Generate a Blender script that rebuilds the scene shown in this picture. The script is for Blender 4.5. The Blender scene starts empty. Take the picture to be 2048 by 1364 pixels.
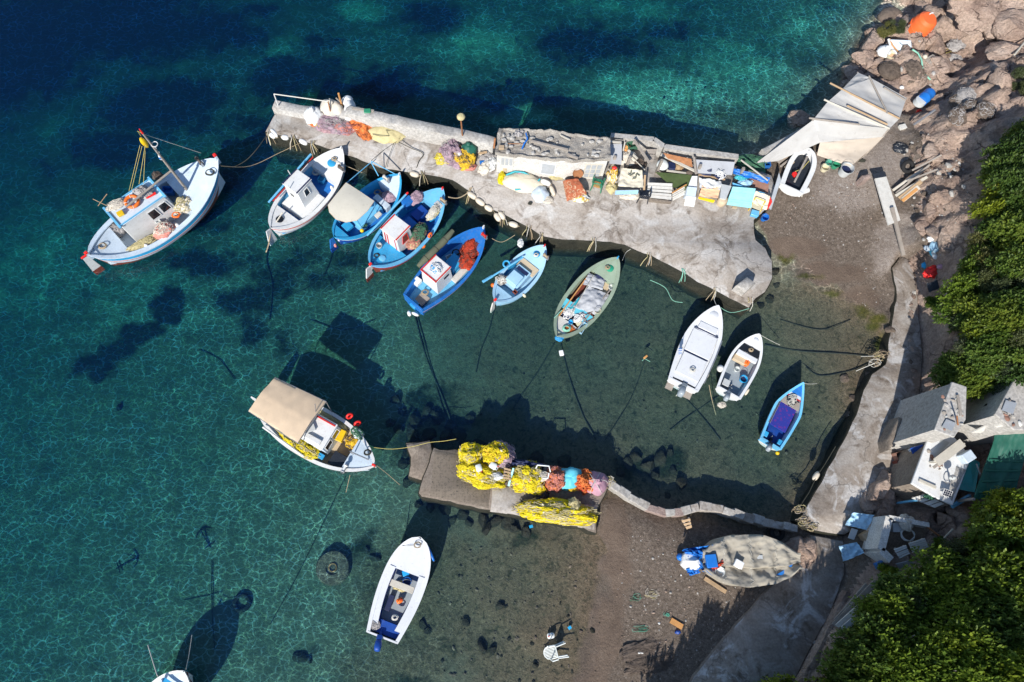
import bpy, math, random
import numpy as np
from mathutils import Vector, Matrix, noise
from mathutils.geometry import tessellate_polygon
R = math.radians
sc = bpy.context.scene
col = sc.collection
random.seed(7)
# ---------------------------------------------------------------- camera, sky, sun, exposure
CAM_H = 30.0
_n = Vector((-64, -448, -1365)).normalized()          # straight down, seen from the tilted camera
_rz, _uz = -_n.x, -_n.y
CR = Vector((math.sqrt(1 - _rz * _rz), 0, _rz))
_ux = -_uz * _rz / CR.x
CU = Vector((_ux, math.sqrt(1 - _uz * _uz - _ux * _ux), _uz))
CF = CU.cross(CR)
cam = bpy.data.cameras.new('camera'); cam.lens = 24; cam.sensor_width = 36; cam.clip_end = 2000
camo = bpy.data.objects.new('camera', cam); col.objects.link(camo); sc.camera = camo
camo.matrix_world = Matrix(((CR.x, CU.x, -CF.x, 0), (CR.y, CU.y, -CF.y, 0), (CR.z, CU.z, -CF.z, CAM_H), (0, 0, 0, 1)))
SUN_EL, SUN_AZ = 37.0, 22.0                           # shadows run towards +y, turned 22 degrees to +x
W = bpy.data.worlds.new('World'); sc.world = W; W.use_nodes = True
_sky = W.node_tree.nodes.new('ShaderNodeTexSky'); _sky.sky_type = 'NISHITA'; _sky.sun_disc = False
_sky.sun_elevation = R(SUN_EL); _sky.sun_rotation = R(180 + SUN_AZ); _sky.altitude = 0; _sky.air_density = 1.0; _sky.dust_density = 0.3; _sky.ozone_density = 2.5
W.node_tree.links.new(_sky.outputs[0], W.node_tree.nodes['Background'].inputs[0])
W.node_tree.nodes['Background'].inputs[1].default_value = 0.115
sun = bpy.data.lights.new('sun', 'SUN'); sun.energy = 4.6; sun.angle = R(0.5); sun.color = (1, 0.955, 0.885)
suno = bpy.data.objects.new('sun', sun); col.objects.link(suno)
_d = Vector((math.sin(R(SUN_AZ)) * math.cos(R(SUN_EL)), math.cos(R(SUN_AZ)) * math.cos(R(SUN_EL)), -math.sin(R(SUN_EL))))
suno.rotation_euler = _d.to_track_quat('-Z', 'Y').to_euler(); suno.location = (-12, -30, 40)
sc.view_settings.view_transform = 'Standard'; sc.view_settings.look = 'None'
sc.view_settings.exposure = 0.35; sc.view_settings.gamma = 1; sc.view_settings.use_curve_mapping = False
sc.cycles.use_denoising = True; sc.cycles.max_bounces = 6; sc.cycles.diffuse_bounces = 3; sc.cycles.adaptive_threshold = .02; sc.cycles.transparent_max_bounces = 24
sc.cycles.caustics_reflective = False; sc.cycles.caustics_refractive = False

def at(px, py, z=0.0):
    """the point at height z that the photograph shows at pixel (px, py)"""
    d = CR * (px - 1024) - CU * (py - 682) + CF * 1365.33
    k = (z - CAM_H) / d.z
    return Vector((d.x * k, d.y * k, z))
def heading(a, b, za=0, zb=0):
    v = at(*b, zb) - at(*a, za); return math.atan2(v.y, v.x)
# ---------------------------------------------------------------- materials (all procedural)
MATS = {}
def _nt(name):
    m = bpy.data.materials.new(name); m.use_nodes = True; nt = m.node_tree; nt.nodes.clear()
    out = nt.nodes.new('ShaderNodeOutputMaterial'); MATS[name] = m
    def N(t, **k):
        n = nt.nodes.new(t)
        for a, b in k.items():
            if a.startswith('i_'): n.inputs[a[2:]].default_value = b
            else: setattr(n, a, b)
        return n
    return m, nt, N, nt.links.new, out
def _ramp(N, pts):
    r = N('ShaderNodeValToRGB'); e = r.color_ramp.elements
    while len(e) < len(pts): e.new(.5)
    for q, (p, c) in zip(e, pts): q.position = p; q.color = (*c, 1) if len(c) == 3 else (c[0],) * 3 + (1,)
    return r
def _mix(N, lk, fac, a, b, mode='MIX'):
    m = N('ShaderNodeMix', data_type='RGBA', blend_type=mode)
    for s, v in ((m.inputs[0], fac), (m.inputs[6], a), (m.inputs[7], b)):
        if isinstance(v, (int, float)): s.default_value = v
        elif isinstance(v, tuple): s.default_value = (*v, 1)
        else: lk(v, s)
    return m.outputs[2]
def _noise(N, lk, vec, scale, detail=5, rough=.6, dist=0.0):
    n = N('ShaderNodeTexNoise'); n.inputs['Scale'].default_value = scale; n.inputs['Detail'].default_value = detail
    n.inputs['Roughness'].default_value = rough; n.inputs['Distortion'].default_value = dist; lk(vec, n.inputs['Vector']); return n.outputs[0]
def _sc(c, k): return tuple(min(1, max(0, x * k)) for x in c)
def mk(name, c, rough=.6, var=.16, dirt=.25, dirtc=(.16, .13, .1), scale=2.5, bump=.25, bscale=30, metal=0, grain=None, spec=.4, trans=0):
    """a worn surface: base colour with broad tonal drift, stains with a shape of their own, and fine relief"""
    m, nt, N, lk, out = _nt(name)
    p = N('ShaderNodeBsdfPrincipled'); g = N('ShaderNodeNewGeometry'); v = g.outputs['Position']
    if grain:
        mp = N('ShaderNodeMapping'); mp.inputs['Scale'].default_value = grain; tc = N('ShaderNodeTexCoord'); lk(tc.outputs['Object'], mp.inputs[0]); gv = mp.outputs[0]
    else: gv = v
    oi = N('ShaderNodeObjectInfo')
    n1 = _noise(N, lk, v, scale, 6, .62)
    r1 = _ramp(N, [(.3, _sc(c, 1 - var)), (.7, _sc(c, 1 + var))]); lk(n1, r1.inputs[0])
    n2 = _noise(N, lk, gv, scale * 3.1, 8, .7, .4)
    r2 = _ramp(N, [(.52, (0,)), (.72, (1,))]); lk(n2, r2.inputs[0])
    mm = N('ShaderNodeMath', operation='MULTIPLY'); lk(r2.outputs[0], mm.inputs[0]); mm.inputs[1].default_value = dirt
    colr = _mix(N, lk, mm.outputs[0], r1.outputs[0], dirtc)
    r5 = _ramp(N, [(.6, (0,)), (.69, (min(1, dirt * 1.7),))]); lk(_noise(N, lk, v, scale * 6.5, 5, .7, 1.0), r5.inputs[0]); colr = _mix(N, lk, r5.outputs[0], colr, _sc(dirtc, .8))
    hv = N('ShaderNodeMapRange'); lk(oi.outputs['Random'], hv.inputs[0]); hv.inputs[3].default_value = 1 - var * .5; hv.inputs[4].default_value = 1 + var * .5
    colr = _mix(N, lk, 1.0, colr, hv.outputs[0], 'MULTIPLY')
    lk(colr, p.inputs['Base Color'])
    rr = N('ShaderNodeMapRange'); lk(n2, rr.inputs[0]); rr.inputs[3].default_value = max(.03, rough - .15); rr.inputs[4].default_value = min(1, rough + .15); lk(rr.outputs[0], p.inputs['Roughness'])
    p.inputs['Metallic'].default_value = metal; p.inputs['Specular IOR Level'].default_value = spec
    if bump:
        b = N('ShaderNodeBump'); b.inputs['Strength'].default_value = bump; b.inputs['Distance'].default_value = .02
        lk(_noise(N, lk, gv, bscale, 6, .65), b.inputs['Height']); lk(b.outputs[0], p.inputs['Normal'])
    if trans: p.inputs['Transmission Weight'].default_value = trans
    lk(p.outputs[0], out.inputs[0]); return m
# paints
mk('white', (.7, .7, .685), .35, .06, .42, (.42, .36, .28), 2.4, .08)
mk('gel_white', (.69, .7, .715), .25, .04, .32, (.46, .42, .34), 2.2, .05)
mk('grubby_white', (.66, .65, .61), .6, .12, .5, (.3, .24, .17), 3, .15)
mk('lightblue', (.36, .58, .74), .4, .1, .4, (.3, .36, .4), 2)
mk('palegreyblue', (.55, .64, .72), .45, .1, .42, (.32, .34, .34), 2)
mk('cyanblue', (.03, .33, .62), .38, .14, .4, (.2, .3, .36), 2.2)
mk('skyblue', (.14, .46, .72), .4, .13, .42, (.3, .34, .36), 2.2)
mk('midblue', (.015, .15, .48), .4, .18, .36, (.2, .26, .32), 2.2)
mk('deepblue', (.01, .06, .3), .42, .16, .2, (.1, .12, .2), 2.5)
mk('navy', (.012, .02, .07), .55, .2, .2, (.06, .06, .08), 3)
mk('teal', (.03, .36, .42), .45, .1, .3, (.2, .25, .24), 2.5)
mk('turq', (.3, .66, .68), .5, .1, .3, (.4, .42, .38), 3)
mk('aqua_plastic', (.02, .38, .72), .4, .08, .15)
mk('red', (.55, .025, .02), .4, .12, .2, (.2, .06, .05), 3)
mk('bright_red', (.8, .03, .025), .35, .1, .1, (.3, .04, .03))
mk('redbrown', (.19, .045, .03), .7, .2, .3, (.06, .07, .04), 3)
mk('orange', (.85, .17, .02), .45, .1, .2, (.35, .14, .06))
mk('buoy_orange', (.9, .15, .035), .5, .06, .18, (.55, .2, .1), 1.5)
mk('green_paint', (.27, .34, .25), .55, .12, .3, (.2, .18, .12), 2.5)
mk('green_deck', (.02, .3, .17), .55, .12, .2)
mk('green_plastic', (.03, .24, .13), .4, .1, .2)
mk('mint_plastic', (.1, .42, .3), .4, .1, .2)
mk('green_tarp', (.015, .1, .07), .55, .15, .2, (.05, .1, .07), 1.2, .2, 6)
mk('olive_tarp', (.13, .14, .09), .8, .15, .3, (.08, .07, .05), 3)
mk('beige_cloth', (.56, .43, .3), .85, .05, .15, (.35, .27, .19), 1.2, .3, 60)
mk('cream_cloth', (.66, .6, .47), .85, .06, .2, (.4, .33, .24), 1.5, .3, 60)
mk('canopy_cream', (.58, .54, .45), .8, .05, .22, (.4, .36, .28), 1.3, .2, 60)
mk('tent_grey', (.47, .46, .44), .85, .07, .25, (.33, .29, .25), .9, .2, 40)
mk('tent_tan', (.55, .47, .38), .85, .07, .25, (.36, .29, .22), .9, .2, 40)
mk('boat_tarp', (.34, .31, .255), .8, .12, .3, (.2, .17, .12), 1.2, .3, 12)
mk('grey_cover', (.42, .43, .45), .75, .08, .25, (.25, .24, .24), 1.6, .25, 14)
mk('blue_tarp', (.015, .16, .55), .4, .12, .2, (.06, .2, .4), 2, .3, 12)
mk('cyan_tarp', (.12, .55, .68), .5, .1, .2, (.3, .45, .5), 2.5, .3, 15)
mk('pink_cloth', (.46, .26, .33), .85, .15, .3, (.28, .2, .24), 3, .4, 20)
mk('mauve_net', (.4, .25, .27), .9, .3, .5, (.2, .13, .15), 9, .9, 60)
mk('yellow_net', (.74, .6, .015), .8, .2, .32, (.2, .14, .01), 7, .9, 45)
mk('ochre_net', (.72, .46, .03), .85, .22, .45, (.34, .2, .03), 8, .9, 55)
mk('orange_net', (.7, .2, .05), .85, .28, .45, (.3, .09, .05), 8, .9, 55)
mk('salmon_net', (.62, .24, .19), .85, .25, .4, (.35, .15, .13), 8, .9, 55)
mk('red_net', (.5, .055, .02), .85, .3, .5, (.16, .02, .015), 8, .9, 50)
mk('brown_net', (.13, .1, .08), .9, .3, .5, (.06, .045, .04), 7, .9, 50)
mk('green_net', (.06, .17, .1), .9, .25, .4, (.05, .08, .05), 8, .9, 50)
mk('straw_net', (.52, .45, .24), .9, .16, .3, (.3, .24, .12), 5, .6, 40)
mk('cream_sack', (.6, .55, .47), .9, .12, .35, (.36, .3, .23), 5, .5, 40)
mk('white_sack', (.7, .71, .7), .7, .1, .3, (.45, .44, .42), 5, .5, 40)
mk('grey_sack', (.36, .34, .33), .9, .15, .35, (.2, .18, .17), 5, .5, 40)
mk('lilac_net', (.38, .27, .32), .9, .25, .4, (.22, .15, .18), 8, .8, 50)
mk('rope_tan', (.4, .31, .2), .9, .2, .3, (.2, .16, .1), 12, .6, 120)
mk('rope_white', (.6, .58, .52), .85, .12, .3, (.35, .3, .25), 12, .5, 120)
mk('rope_dark', (.045, .045, .035), .9, .25, .3, (.09, .09, .05), 8, .5, 90)
mk('rope_blue', (.04, .3, .6), .7, .15, .2, (.1, .2, .3), 12, .4, 120)
mk('rope_mint', (.25, .55, .42), .8, .15, .25, (.3, .4, .3), 12, .5, 120)
mk('rope_yellow', (.55, .46, .14), .85, .15, .3, (.3, .25, .1), 12, .5, 120)
mk('fender', (.68, .6, .48), .55, .1, .5, (.38, .22, .12), 4, .15)
mk('fender_white', (.78, .77, .74), .45, .06, .3, (.45, .4, .32), 4, .1)
mk('styro', (.8, .8, .79), .8, .04, .15, (.55, .5, .42), 5, .2, 60)
mk('yellow_plastic', (.78, .5, .012), .4, .08, .2, (.4, .28, .05))
mk('cream_plastic', (.66, .6, .42), .45, .08, .25)
mk('grey_plastic', (.5, .52, .52), .5, .08, .3, (.3, .28, .25))
mk('white_plastic', (.74, .77, .74), .4, .05, .2, (.45, .45, .36), 4, .05)
mk('black_rubber', (.02, .02, .021), .7, .2, .3, (.07, .065, .06), 6)
mk('engine_grey', (.3, .34, .37), .3, .1, .2, (.12, .12, .12))
mk('engine_black', (.025, .03, .04), .3, .15, .2, (.1, .1, .1))
mk('steel', (.42, .42, .43), .4, .12, .35, (.2, .13, .09), 5, .1, metal=.7)
mk('rust', (.32, .14, .06), .85, .25, .4, (.12, .05, .03), 8, .4)
mk('glass_dark', (.012, .014, .018), .08, .2, .1, (.05, .05, .06), 3, 0, spec=.6)
mk('glass_pale', (.4, .42, .44), .25, .12, .3, (.25, .24, .24), 5, .05)
mk('solar_cell', (.012, .016, .035), .15, .15, .05, spec=.6, bump=0)
mk('wood_grey', (.33, .29, .25), .85, .16, .4, (.16, .12, .1), 3, .5, 18, grain=(2, 14, 14))
mk('wood_tan', (.42, .29, .17), .8, .16, .35, (.2, .13, .08), 3, .5, 18, grain=(2, 14, 14))
mk('wood_pale', (.56, .52, .44), .8, .1, .35, (.32, .26, .2), 3, .4, 18, grain=(2, 14, 14))
mk('wood_orange', (.55, .27, .09), .75, .14, .3, (.3, .14, .06), 3, .4, 18, grain=(2, 14, 14))
mk('plywood', (.55, .44, .3), .75, .1, .3, (.35, .25, .16), 2, .2)
mk('painted_plank', (.62, .6, .55), .75, .1, .45, (.36, .3, .24), 4, .3, 20)
mk('corrugated', (.4, .43, .46), .5, .1, .35, (.28, .2, .15), 3, .1, metal=.3)
mk('astroturf', (.075, .11, .035), .95, .2, .3, (.14, .12, .08), 3, .8, 90)
mk('pumpkin_cloth', (.8, .5, .3), .85, .06, .2, (.7, .45, .3), 3, .2, 30)
mk('cardboard', (.42, .31, .2), .85, .1, .3)
mk('tyre', (.016, .016, .017), .85, .2, .3, (.06, .055, .05), 8, .3)
mk('brick_red', (.28, .15, .11), .9, .2, .3, (.2, .16, .13), 6, .5)
# ---------------------------------------------------------------- larger surface materials
def mk_ground(name, cols, scale, bump=.6, bscale=8, speck=None, rough=.9, bdist=.06, wet=None):
    m, nt, N, lk, out = _nt(name)
    p = N('ShaderNodeBsdfPrincipled'); v = N('ShaderNodeNewGeometry').outputs['Position']
    n1 = _noise(N, lk, v, scale, 9, .65, .6)
    r1 = _ramp(N, [(.22 + .56 * k / (len(cols) - 1), c) for k, c in enumerate(cols)]); lk(n1, r1.inputs[0])
    c = r1.outputs[0]
    n3 = _noise(N, lk, v, scale * 14, 6, .7)
    r3 = _ramp(N, [(.3, (.62,)), (.7, (1.35,))]); lk(n3, r3.inputs[0]); c = _mix(N, lk, 1.0, c, r3.outputs[0], 'MULTIPLY')
    if speck:
        vo = N('ShaderNodeTexVoronoi'); vo.inputs['Scale'].default_value = speck[0]; lk(v, vo.inputs['Vector'])
        rs = _ramp(N, [(.0, (1,)), (speck[1], (0,))]); lk(vo.outputs['Distance'], rs.inputs[0])
        wn = N('ShaderNodeTexWhiteNoise'); lk(vo.outputs['Position'], wn.inputs[0])
        rw = _ramp(N, [(.6, (0,)), (.62, (1,))]); lk(wn.outputs[0], rw.inputs[0])
        f = N('ShaderNodeMath', operation='MULTIPLY'); lk(rs.outputs[0], f.inputs[0]); lk(rw.outputs[0], f.inputs[1])
        c = _mix(N, lk, f.outputs[0], c, speck[2])
    lk(c, p.inputs['Base Color']); p.inputs['Roughness'].default_value = rough; p.inputs['Specular IOR Level'].default_value = .25
    b = N('ShaderNodeBump'); b.inputs['Strength'].default_value = bump; b.inputs['Distance'].default_value = bdist
    hn = _noise(N, lk, v, bscale, 9, .7); lk(hn, b.inputs['Height']); lk(b.outputs[0], p.inputs['Normal'])
    lk(p.outputs[0], out.inputs[0]); return m
def mk_concrete(name, cols, scale, stain=(.12, .09, .065), crackc=(.1, .085, .07), pale=(.5, .49, .475)):
    m, nt, N, lk, out = _nt(name)
    p = N('ShaderNodeBsdfPrincipled'); v = N('ShaderNodeNewGeometry').outputs['Position']
    n1 = _noise(N, lk, v, scale, 9, .66, 1.2); r1 = _ramp(N, [(.3 + .4 * k / (len(cols) - 1), c) for k, c in enumerate(cols)]); lk(n1, r1.inputs[0]); c = r1.outputs[0]
    n2 = _noise(N, lk, v, scale * 2.3, 7, .65, .9); r2 = _ramp(N, [(.52, (0,)), (.66, (.8,))]); lk(n2, r2.inputs[0]); c = _mix(N, lk, r2.outputs[0], c, stain)
    n4 = _noise(N, lk, v, scale * 1.4, 8, .62, 1.6); r4 = _ramp(N, [(.53, (0,)), (.62, (.85,))]); lk(n4, r4.inputs[0]); c = _mix(N, lk, r4.outputs[0], c, pale)
    w = N('ShaderNodeTexNoise'); w.inputs['Scale'].default_value = 1.2; w.inputs['Detail'].default_value = 5; lk(v, w.inputs['Vector']); sb = N('ShaderNodeVectorMath', operation='MULTIPLY_ADD'); lk(w.outputs['Color'], sb.inputs[0]); sb.inputs[1].default_value = (1.3, 1.3, 1.3); lk(v, sb.inputs[2])
    vo = N('ShaderNodeTexVoronoi', feature='DISTANCE_TO_EDGE'); vo.inputs['Scale'].default_value = .27; lk(sb.outputs[0], vo.inputs['Vector']); rc = _ramp(N, [(.0, (.6,)), (.009, (0,))]); lk(vo.outputs['Distance'], rc.inputs[0]); c = _mix(N, lk, rc.outputs[0], c, crackc)
    n3 = _noise(N, lk, v, 11, 6, .7); r3 = _ramp(N, [(.32, (.78,)), (.68, (1.2,))]); lk(n3, r3.inputs[0]); c = _mix(N, lk, 1.0, c, r3.outputs[0], 'MULTIPLY')
    lk(c, p.inputs['Base Color']); p.inputs['Roughness'].default_value = .9; p.inputs['Specular IOR Level'].default_value = .25
    ad = N('ShaderNodeMath', operation='SUBTRACT'); lk(_noise(N, lk, v, 13, 8, .7), ad.inputs[0]); lk(rc.outputs[0], ad.inputs[1])
    b = N('ShaderNodeBump'); b.inputs['Strength'].default_value = .45; b.inputs['Distance'].default_value = .025; lk(ad.outputs[0], b.inputs['Height']); lk(b.outputs[0], p.inputs['Normal']); lk(p.outputs[0], out.inputs[0])
mk_concrete('concrete', [(.23, .19, .155), (.35, .31, .27), (.42, .385, .35), (.46, .43, .4)], .4, pale=(.49, .47, .445))
mk_ground('concrete_pale', [(.31, .28, .245), (.41, .39, .36), (.47, .455, .43)], .6, .4, 12, rough=.9, bdist=.02)
mk_ground('concrete_dark', [(.13, .105, .08), (.22, .18, .145), (.3, .265, .22)], .8, .5, 12, rough=.9, bdist=.03)
mk_concrete('path_concrete', [(.18, .145, .115), (.28, .235, .195), (.37, .33, .29), (.43, .4, .37)], .45, pale=(.54, .52, .5))
mk_ground('rubble_roof', [(.22, .19, .16), (.36, .33, .29), (.46, .43, .38)], 1.2, .9, 22, (9, .35, (.5, .46, .4)), bdist=.05)
mk_ground('whitewash', [(.46, .43, .39), (.6, .58, .54), (.68, .665, .63)], 1.3, .4, 20, bdist=.02)
def mk_rock(name, cols, scale, bd=.12):
    m, nt, N, lk, out = _nt(name)
    p = N('ShaderNodeBsdfPrincipled'); v = N('ShaderNodeNewGeometry').outputs['Position']
    w = N('ShaderNodeTexNoise'); w.inputs['Scale'].default_value = .9; w.inputs['Detail'].default_value = 5; lk(v, w.inputs['Vector']); sb = N('ShaderNodeVectorMath', operation='MULTIPLY_ADD'); lk(w.outputs['Color'], sb.inputs[0]); sb.inputs[1].default_value = (1.1, 1.1, 1.1); lk(v, sb.inputs[2])
    mp = N('ShaderNodeMapping'); mp.inputs['Scale'].default_value = (.8, 2.4, 2.6); mp.inputs['Rotation'].default_value = (.2, .3, .75); lk(sb.outputs[0], mp.inputs[0])
    vo = N('ShaderNodeTexVoronoi', feature='DISTANCE_TO_EDGE'); vo.inputs['Scale'].default_value = .5; lk(mp.outputs[0], vo.inputs['Vector']); rc0 = _ramp(N, [(.0, (1,)), (.035, (0,))]); lk(vo.outputs['Distance'], rc0.inputs[0]); cm = _ramp(N, [(.45, (0,)), (.62, (1,))]); lk(_noise(N, lk, v, .8, 4, .6), cm.inputs[0]); rc = N('ShaderNodeMix', data_type='RGBA', blend_type='MULTIPLY'); rc.inputs[0].default_value = 1; lk(rc0.outputs[0], rc.inputs[6]); lk(cm.outputs[0], rc.inputs[7]); rcs = rc.outputs[2]
    vf = N('ShaderNodeTexVoronoi'); vf.inputs['Scale'].default_value = .9; lk(mp.outputs[0], vf.inputs['Vector'])
    n1 = _noise(N, lk, v, scale, 9, .66, .8); r1 = _ramp(N, [(.26 + .48 * k / (len(cols) - 1), c) for k, c in enumerate(cols)]); lk(n1, r1.inputs[0]); c = r1.outputs[0]
    rv = _ramp(N, [(0, (.86, .84, .84)), (1, (1.14, 1.12, 1.08))]); lk(vf.outputs['Color'], rv.inputs[0]); c = _mix(N, lk, 1.0, c, rv.outputs[0], 'MULTIPLY')
    n3 = _noise(N, lk, v, 9, 7, .72); r3 = _ramp(N, [(.3, (.6,)), (.7, (1.3,))]); lk(n3, r3.inputs[0]); c = _mix(N, lk, 1.0, c, r3.outputs[0], 'MULTIPLY'); c = _mix(N, lk, rcs, c, (.2, .14, .115))
    lk(c, p.inputs['Base Color']); p.inputs['Roughness'].default_value = .92; p.inputs['Specular IOR Level'].default_value = .2
    h = N('ShaderNodeMath', operation='MULTIPLY_ADD'); lk(rcs, h.inputs[0]); h.inputs[1].default_value = -.45; lk(_noise(N, lk, mp.outputs[0], 2.2, 10, .74), h.inputs[2])
    b = N('ShaderNodeBump'); b.inputs['Strength'].default_value = 1.0; b.inputs['Distance'].default_value = bd; lk(h.outputs[0], b.inputs['Height']); lk(b.outputs[0], p.inputs['Normal']); lk(p.outputs[0], out.inputs[0])
mk_rock('rock', [(.24, .17, .14), (.44, .325, .265), (.55, .425, .35), (.62, .51, .44)], .5, .24)
mk_ground('rock_dark', [(.07, .055, .04), (.15, .115, .09), (.22, .18, .14)], 1.2, 1.0, 6, bdist=.1)
mk_ground('wet_rock', [(.012, .012, .009), (.028, .028, .02), (.055, .05, .034)], 1.6, 1.0, 7, rough=.6, bdist=.1)
mk_ground('scree', [(.1, .07, .055), (.2, .14, .11), (.3, .23, .19), (.36, .3, .26)], 1.1, 1.0, 9, (6, .4, (.42, .36, .32)), bdist=.12)
mk_ground('earth', [(.12, .085, .06), (.2, .15, .11), (.27, .21, .16)], .9, .8, 10, (7, .3, (.34, .28, .23)), bdist=.05)
mk_ground('coral_stone', [(.18, .12, .1), (.33, .25, .22), (.4, .31, .27)], 1.5, .9, 18, bdist=.04)

def mk_attr_ground():
    """beach and seabed: attributes say what lies there (0..1 each), noise breaks up their borders"""
    m, nt, N, lk, out = _nt('shore')
    p = N('ShaderNodeBsdfPrincipled'); v = N('ShaderNodeNewGeometry').outputs['Position']
    nb = _noise(N, lk, v, 1.1, 8, .68, .5); nf = _noise(N, lk, v, 7, 7, .7); nv = _noise(N, lk, v, 28, 5, .7)
    def att(a, lo=.38, hi=.62, amp=.55, nz=None):
        A = N('ShaderNodeAttribute', attribute_name=a)
        s = N('ShaderNodeMath', operation='MULTIPLY_ADD'); lk(nz or nb, s.inputs[0]); s.inputs[1].default_value = amp * 2
        t = N('ShaderNodeMath', operation='SUBTRACT'); lk(A.outputs['Fac'], t.inputs[0]); t.inputs[1].default_value = amp
        lk(t.outputs[0], s.inputs[2])
        r = N('ShaderNodeMapRange', interpolation_type='SMOOTHSTEP'); lk(s.outputs[0], r.inputs[0]); r.inputs[1].default_value = lo; r.inputs[2].default_value = hi
        return r.outputs[0]
    def tone(cs, n=None):
        r = _ramp(N, [(.28 + .44 * k / (len(cs) - 1), c) for k, c in enumerate(cs)]); lk(n or nb, r.inputs[0]); return r.outputs[0]
    sand = tone([(.145, .138, .1), (.185, .175, .128), (.225, .213, .16)])
    bright = tone([(.4, .42, .32), (.52, .54, .42), (.62, .63, .5)])
    sand = _mix(N, lk, att('a_bright', .25, .9, .45), sand, bright)
    mud = tone([(.095, .072, .046), (.15, .11, .072), (.21, .155, .106)], nf)
    grass = tone([(.008, .012, .008), (.02, .028, .016), (.05, .055, .03)], nf)
    gravel = tone([(.068, .051, .04), (.12, .094, .074), (.17, .135, .108), (.23, .19, .16)], nf)
    pale = tone([(.17, .135, .112), (.25, .21, .18), (.33, .29, .26)], nf); gravel = _mix(N, lk, att('a_pale', .3, .8, .4), gravel, pale)
    smooth = tone([(.11, .08, .062), (.145, .107, .082), (.185, .14, .108)])
    algae = tone([(.03, .035, .008), (.07, .07, .015), (.12, .1, .03)], nf)
    vo = N('ShaderNodeTexVoronoi'); vo.inputs['Scale'].default_value = 7; lk(v, vo.inputs['Vector'])
    rs = _ramp(N, [(.1, (1,)), (.3, (0,))]); lk(vo.outputs['Distance'], rs.inputs[0])
    wn = N('ShaderNodeTexWhiteNoise'); lk(vo.outputs['Position'], wn.inputs[0]); rw = _ramp(N, [(.72, (0,)), (.74, (1,))]); lk(wn.outputs[0], rw.inputs[0])
    sp = N('ShaderNodeMath', operation='MULTIPLY'); lk(rs.outputs[0], sp.inputs[0]); lk(rw.outputs[0], sp.inputs[1])
    gravel = _mix(N, lk, sp.outputs[0], gravel, (.3, .25, .21))
    mf = att('a_mud', .3, .7, .35); c = _mix(N, lk, mf, sand, mud)
    weed = _ramp(N, [(.5, (0,)), (.64, (.75,))]); lk(_noise(N, lk, v, 3.4, 8, .72, .8), weed.inputs[0])
    wf = N('ShaderNodeMath', operation='MULTIPLY'); lk(weed.outputs[0], wf.inputs[0]); lk(mf, wf.inputs[1]); c = _mix(N, lk, wf.outputs[0], c, grass)
    c = _mix(N, lk, att('a_grass', .28, .8, .75), c, grass)
    c = _mix(N, lk, att('a_land', .4, .6, .25), c, gravel)
    c = _mix(N, lk, att('a_smooth', .35, .65, .3), c, smooth)
    c = _mix(N, lk, att('a_algae', .5, 1.0, .62), c, algae)
    f = _ramp(N, [(.3, (.7,)), (.7, (1.28,))]); lk(nv, f.inputs[0]); c = _mix(N, lk, 1.0, c, f.outputs[0], 'MULTIPLY')
    lk(c, p.inputs['Base Color']); p.inputs['Roughness'].default_value = .9; p.inputs['Specular IOR Level'].default_value = .2
    b = N('ShaderNodeBump'); b.inputs['Strength'].default_value = .8; b.inputs['Distance'].default_value = .08
    lk(_noise(N, lk, v, 9, 9, .72), b.inputs['Height']); lk(b.outputs[0], p.inputs['Normal'])
    lk(p.outputs[0], out.inputs[0])
mk_attr_ground()

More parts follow.
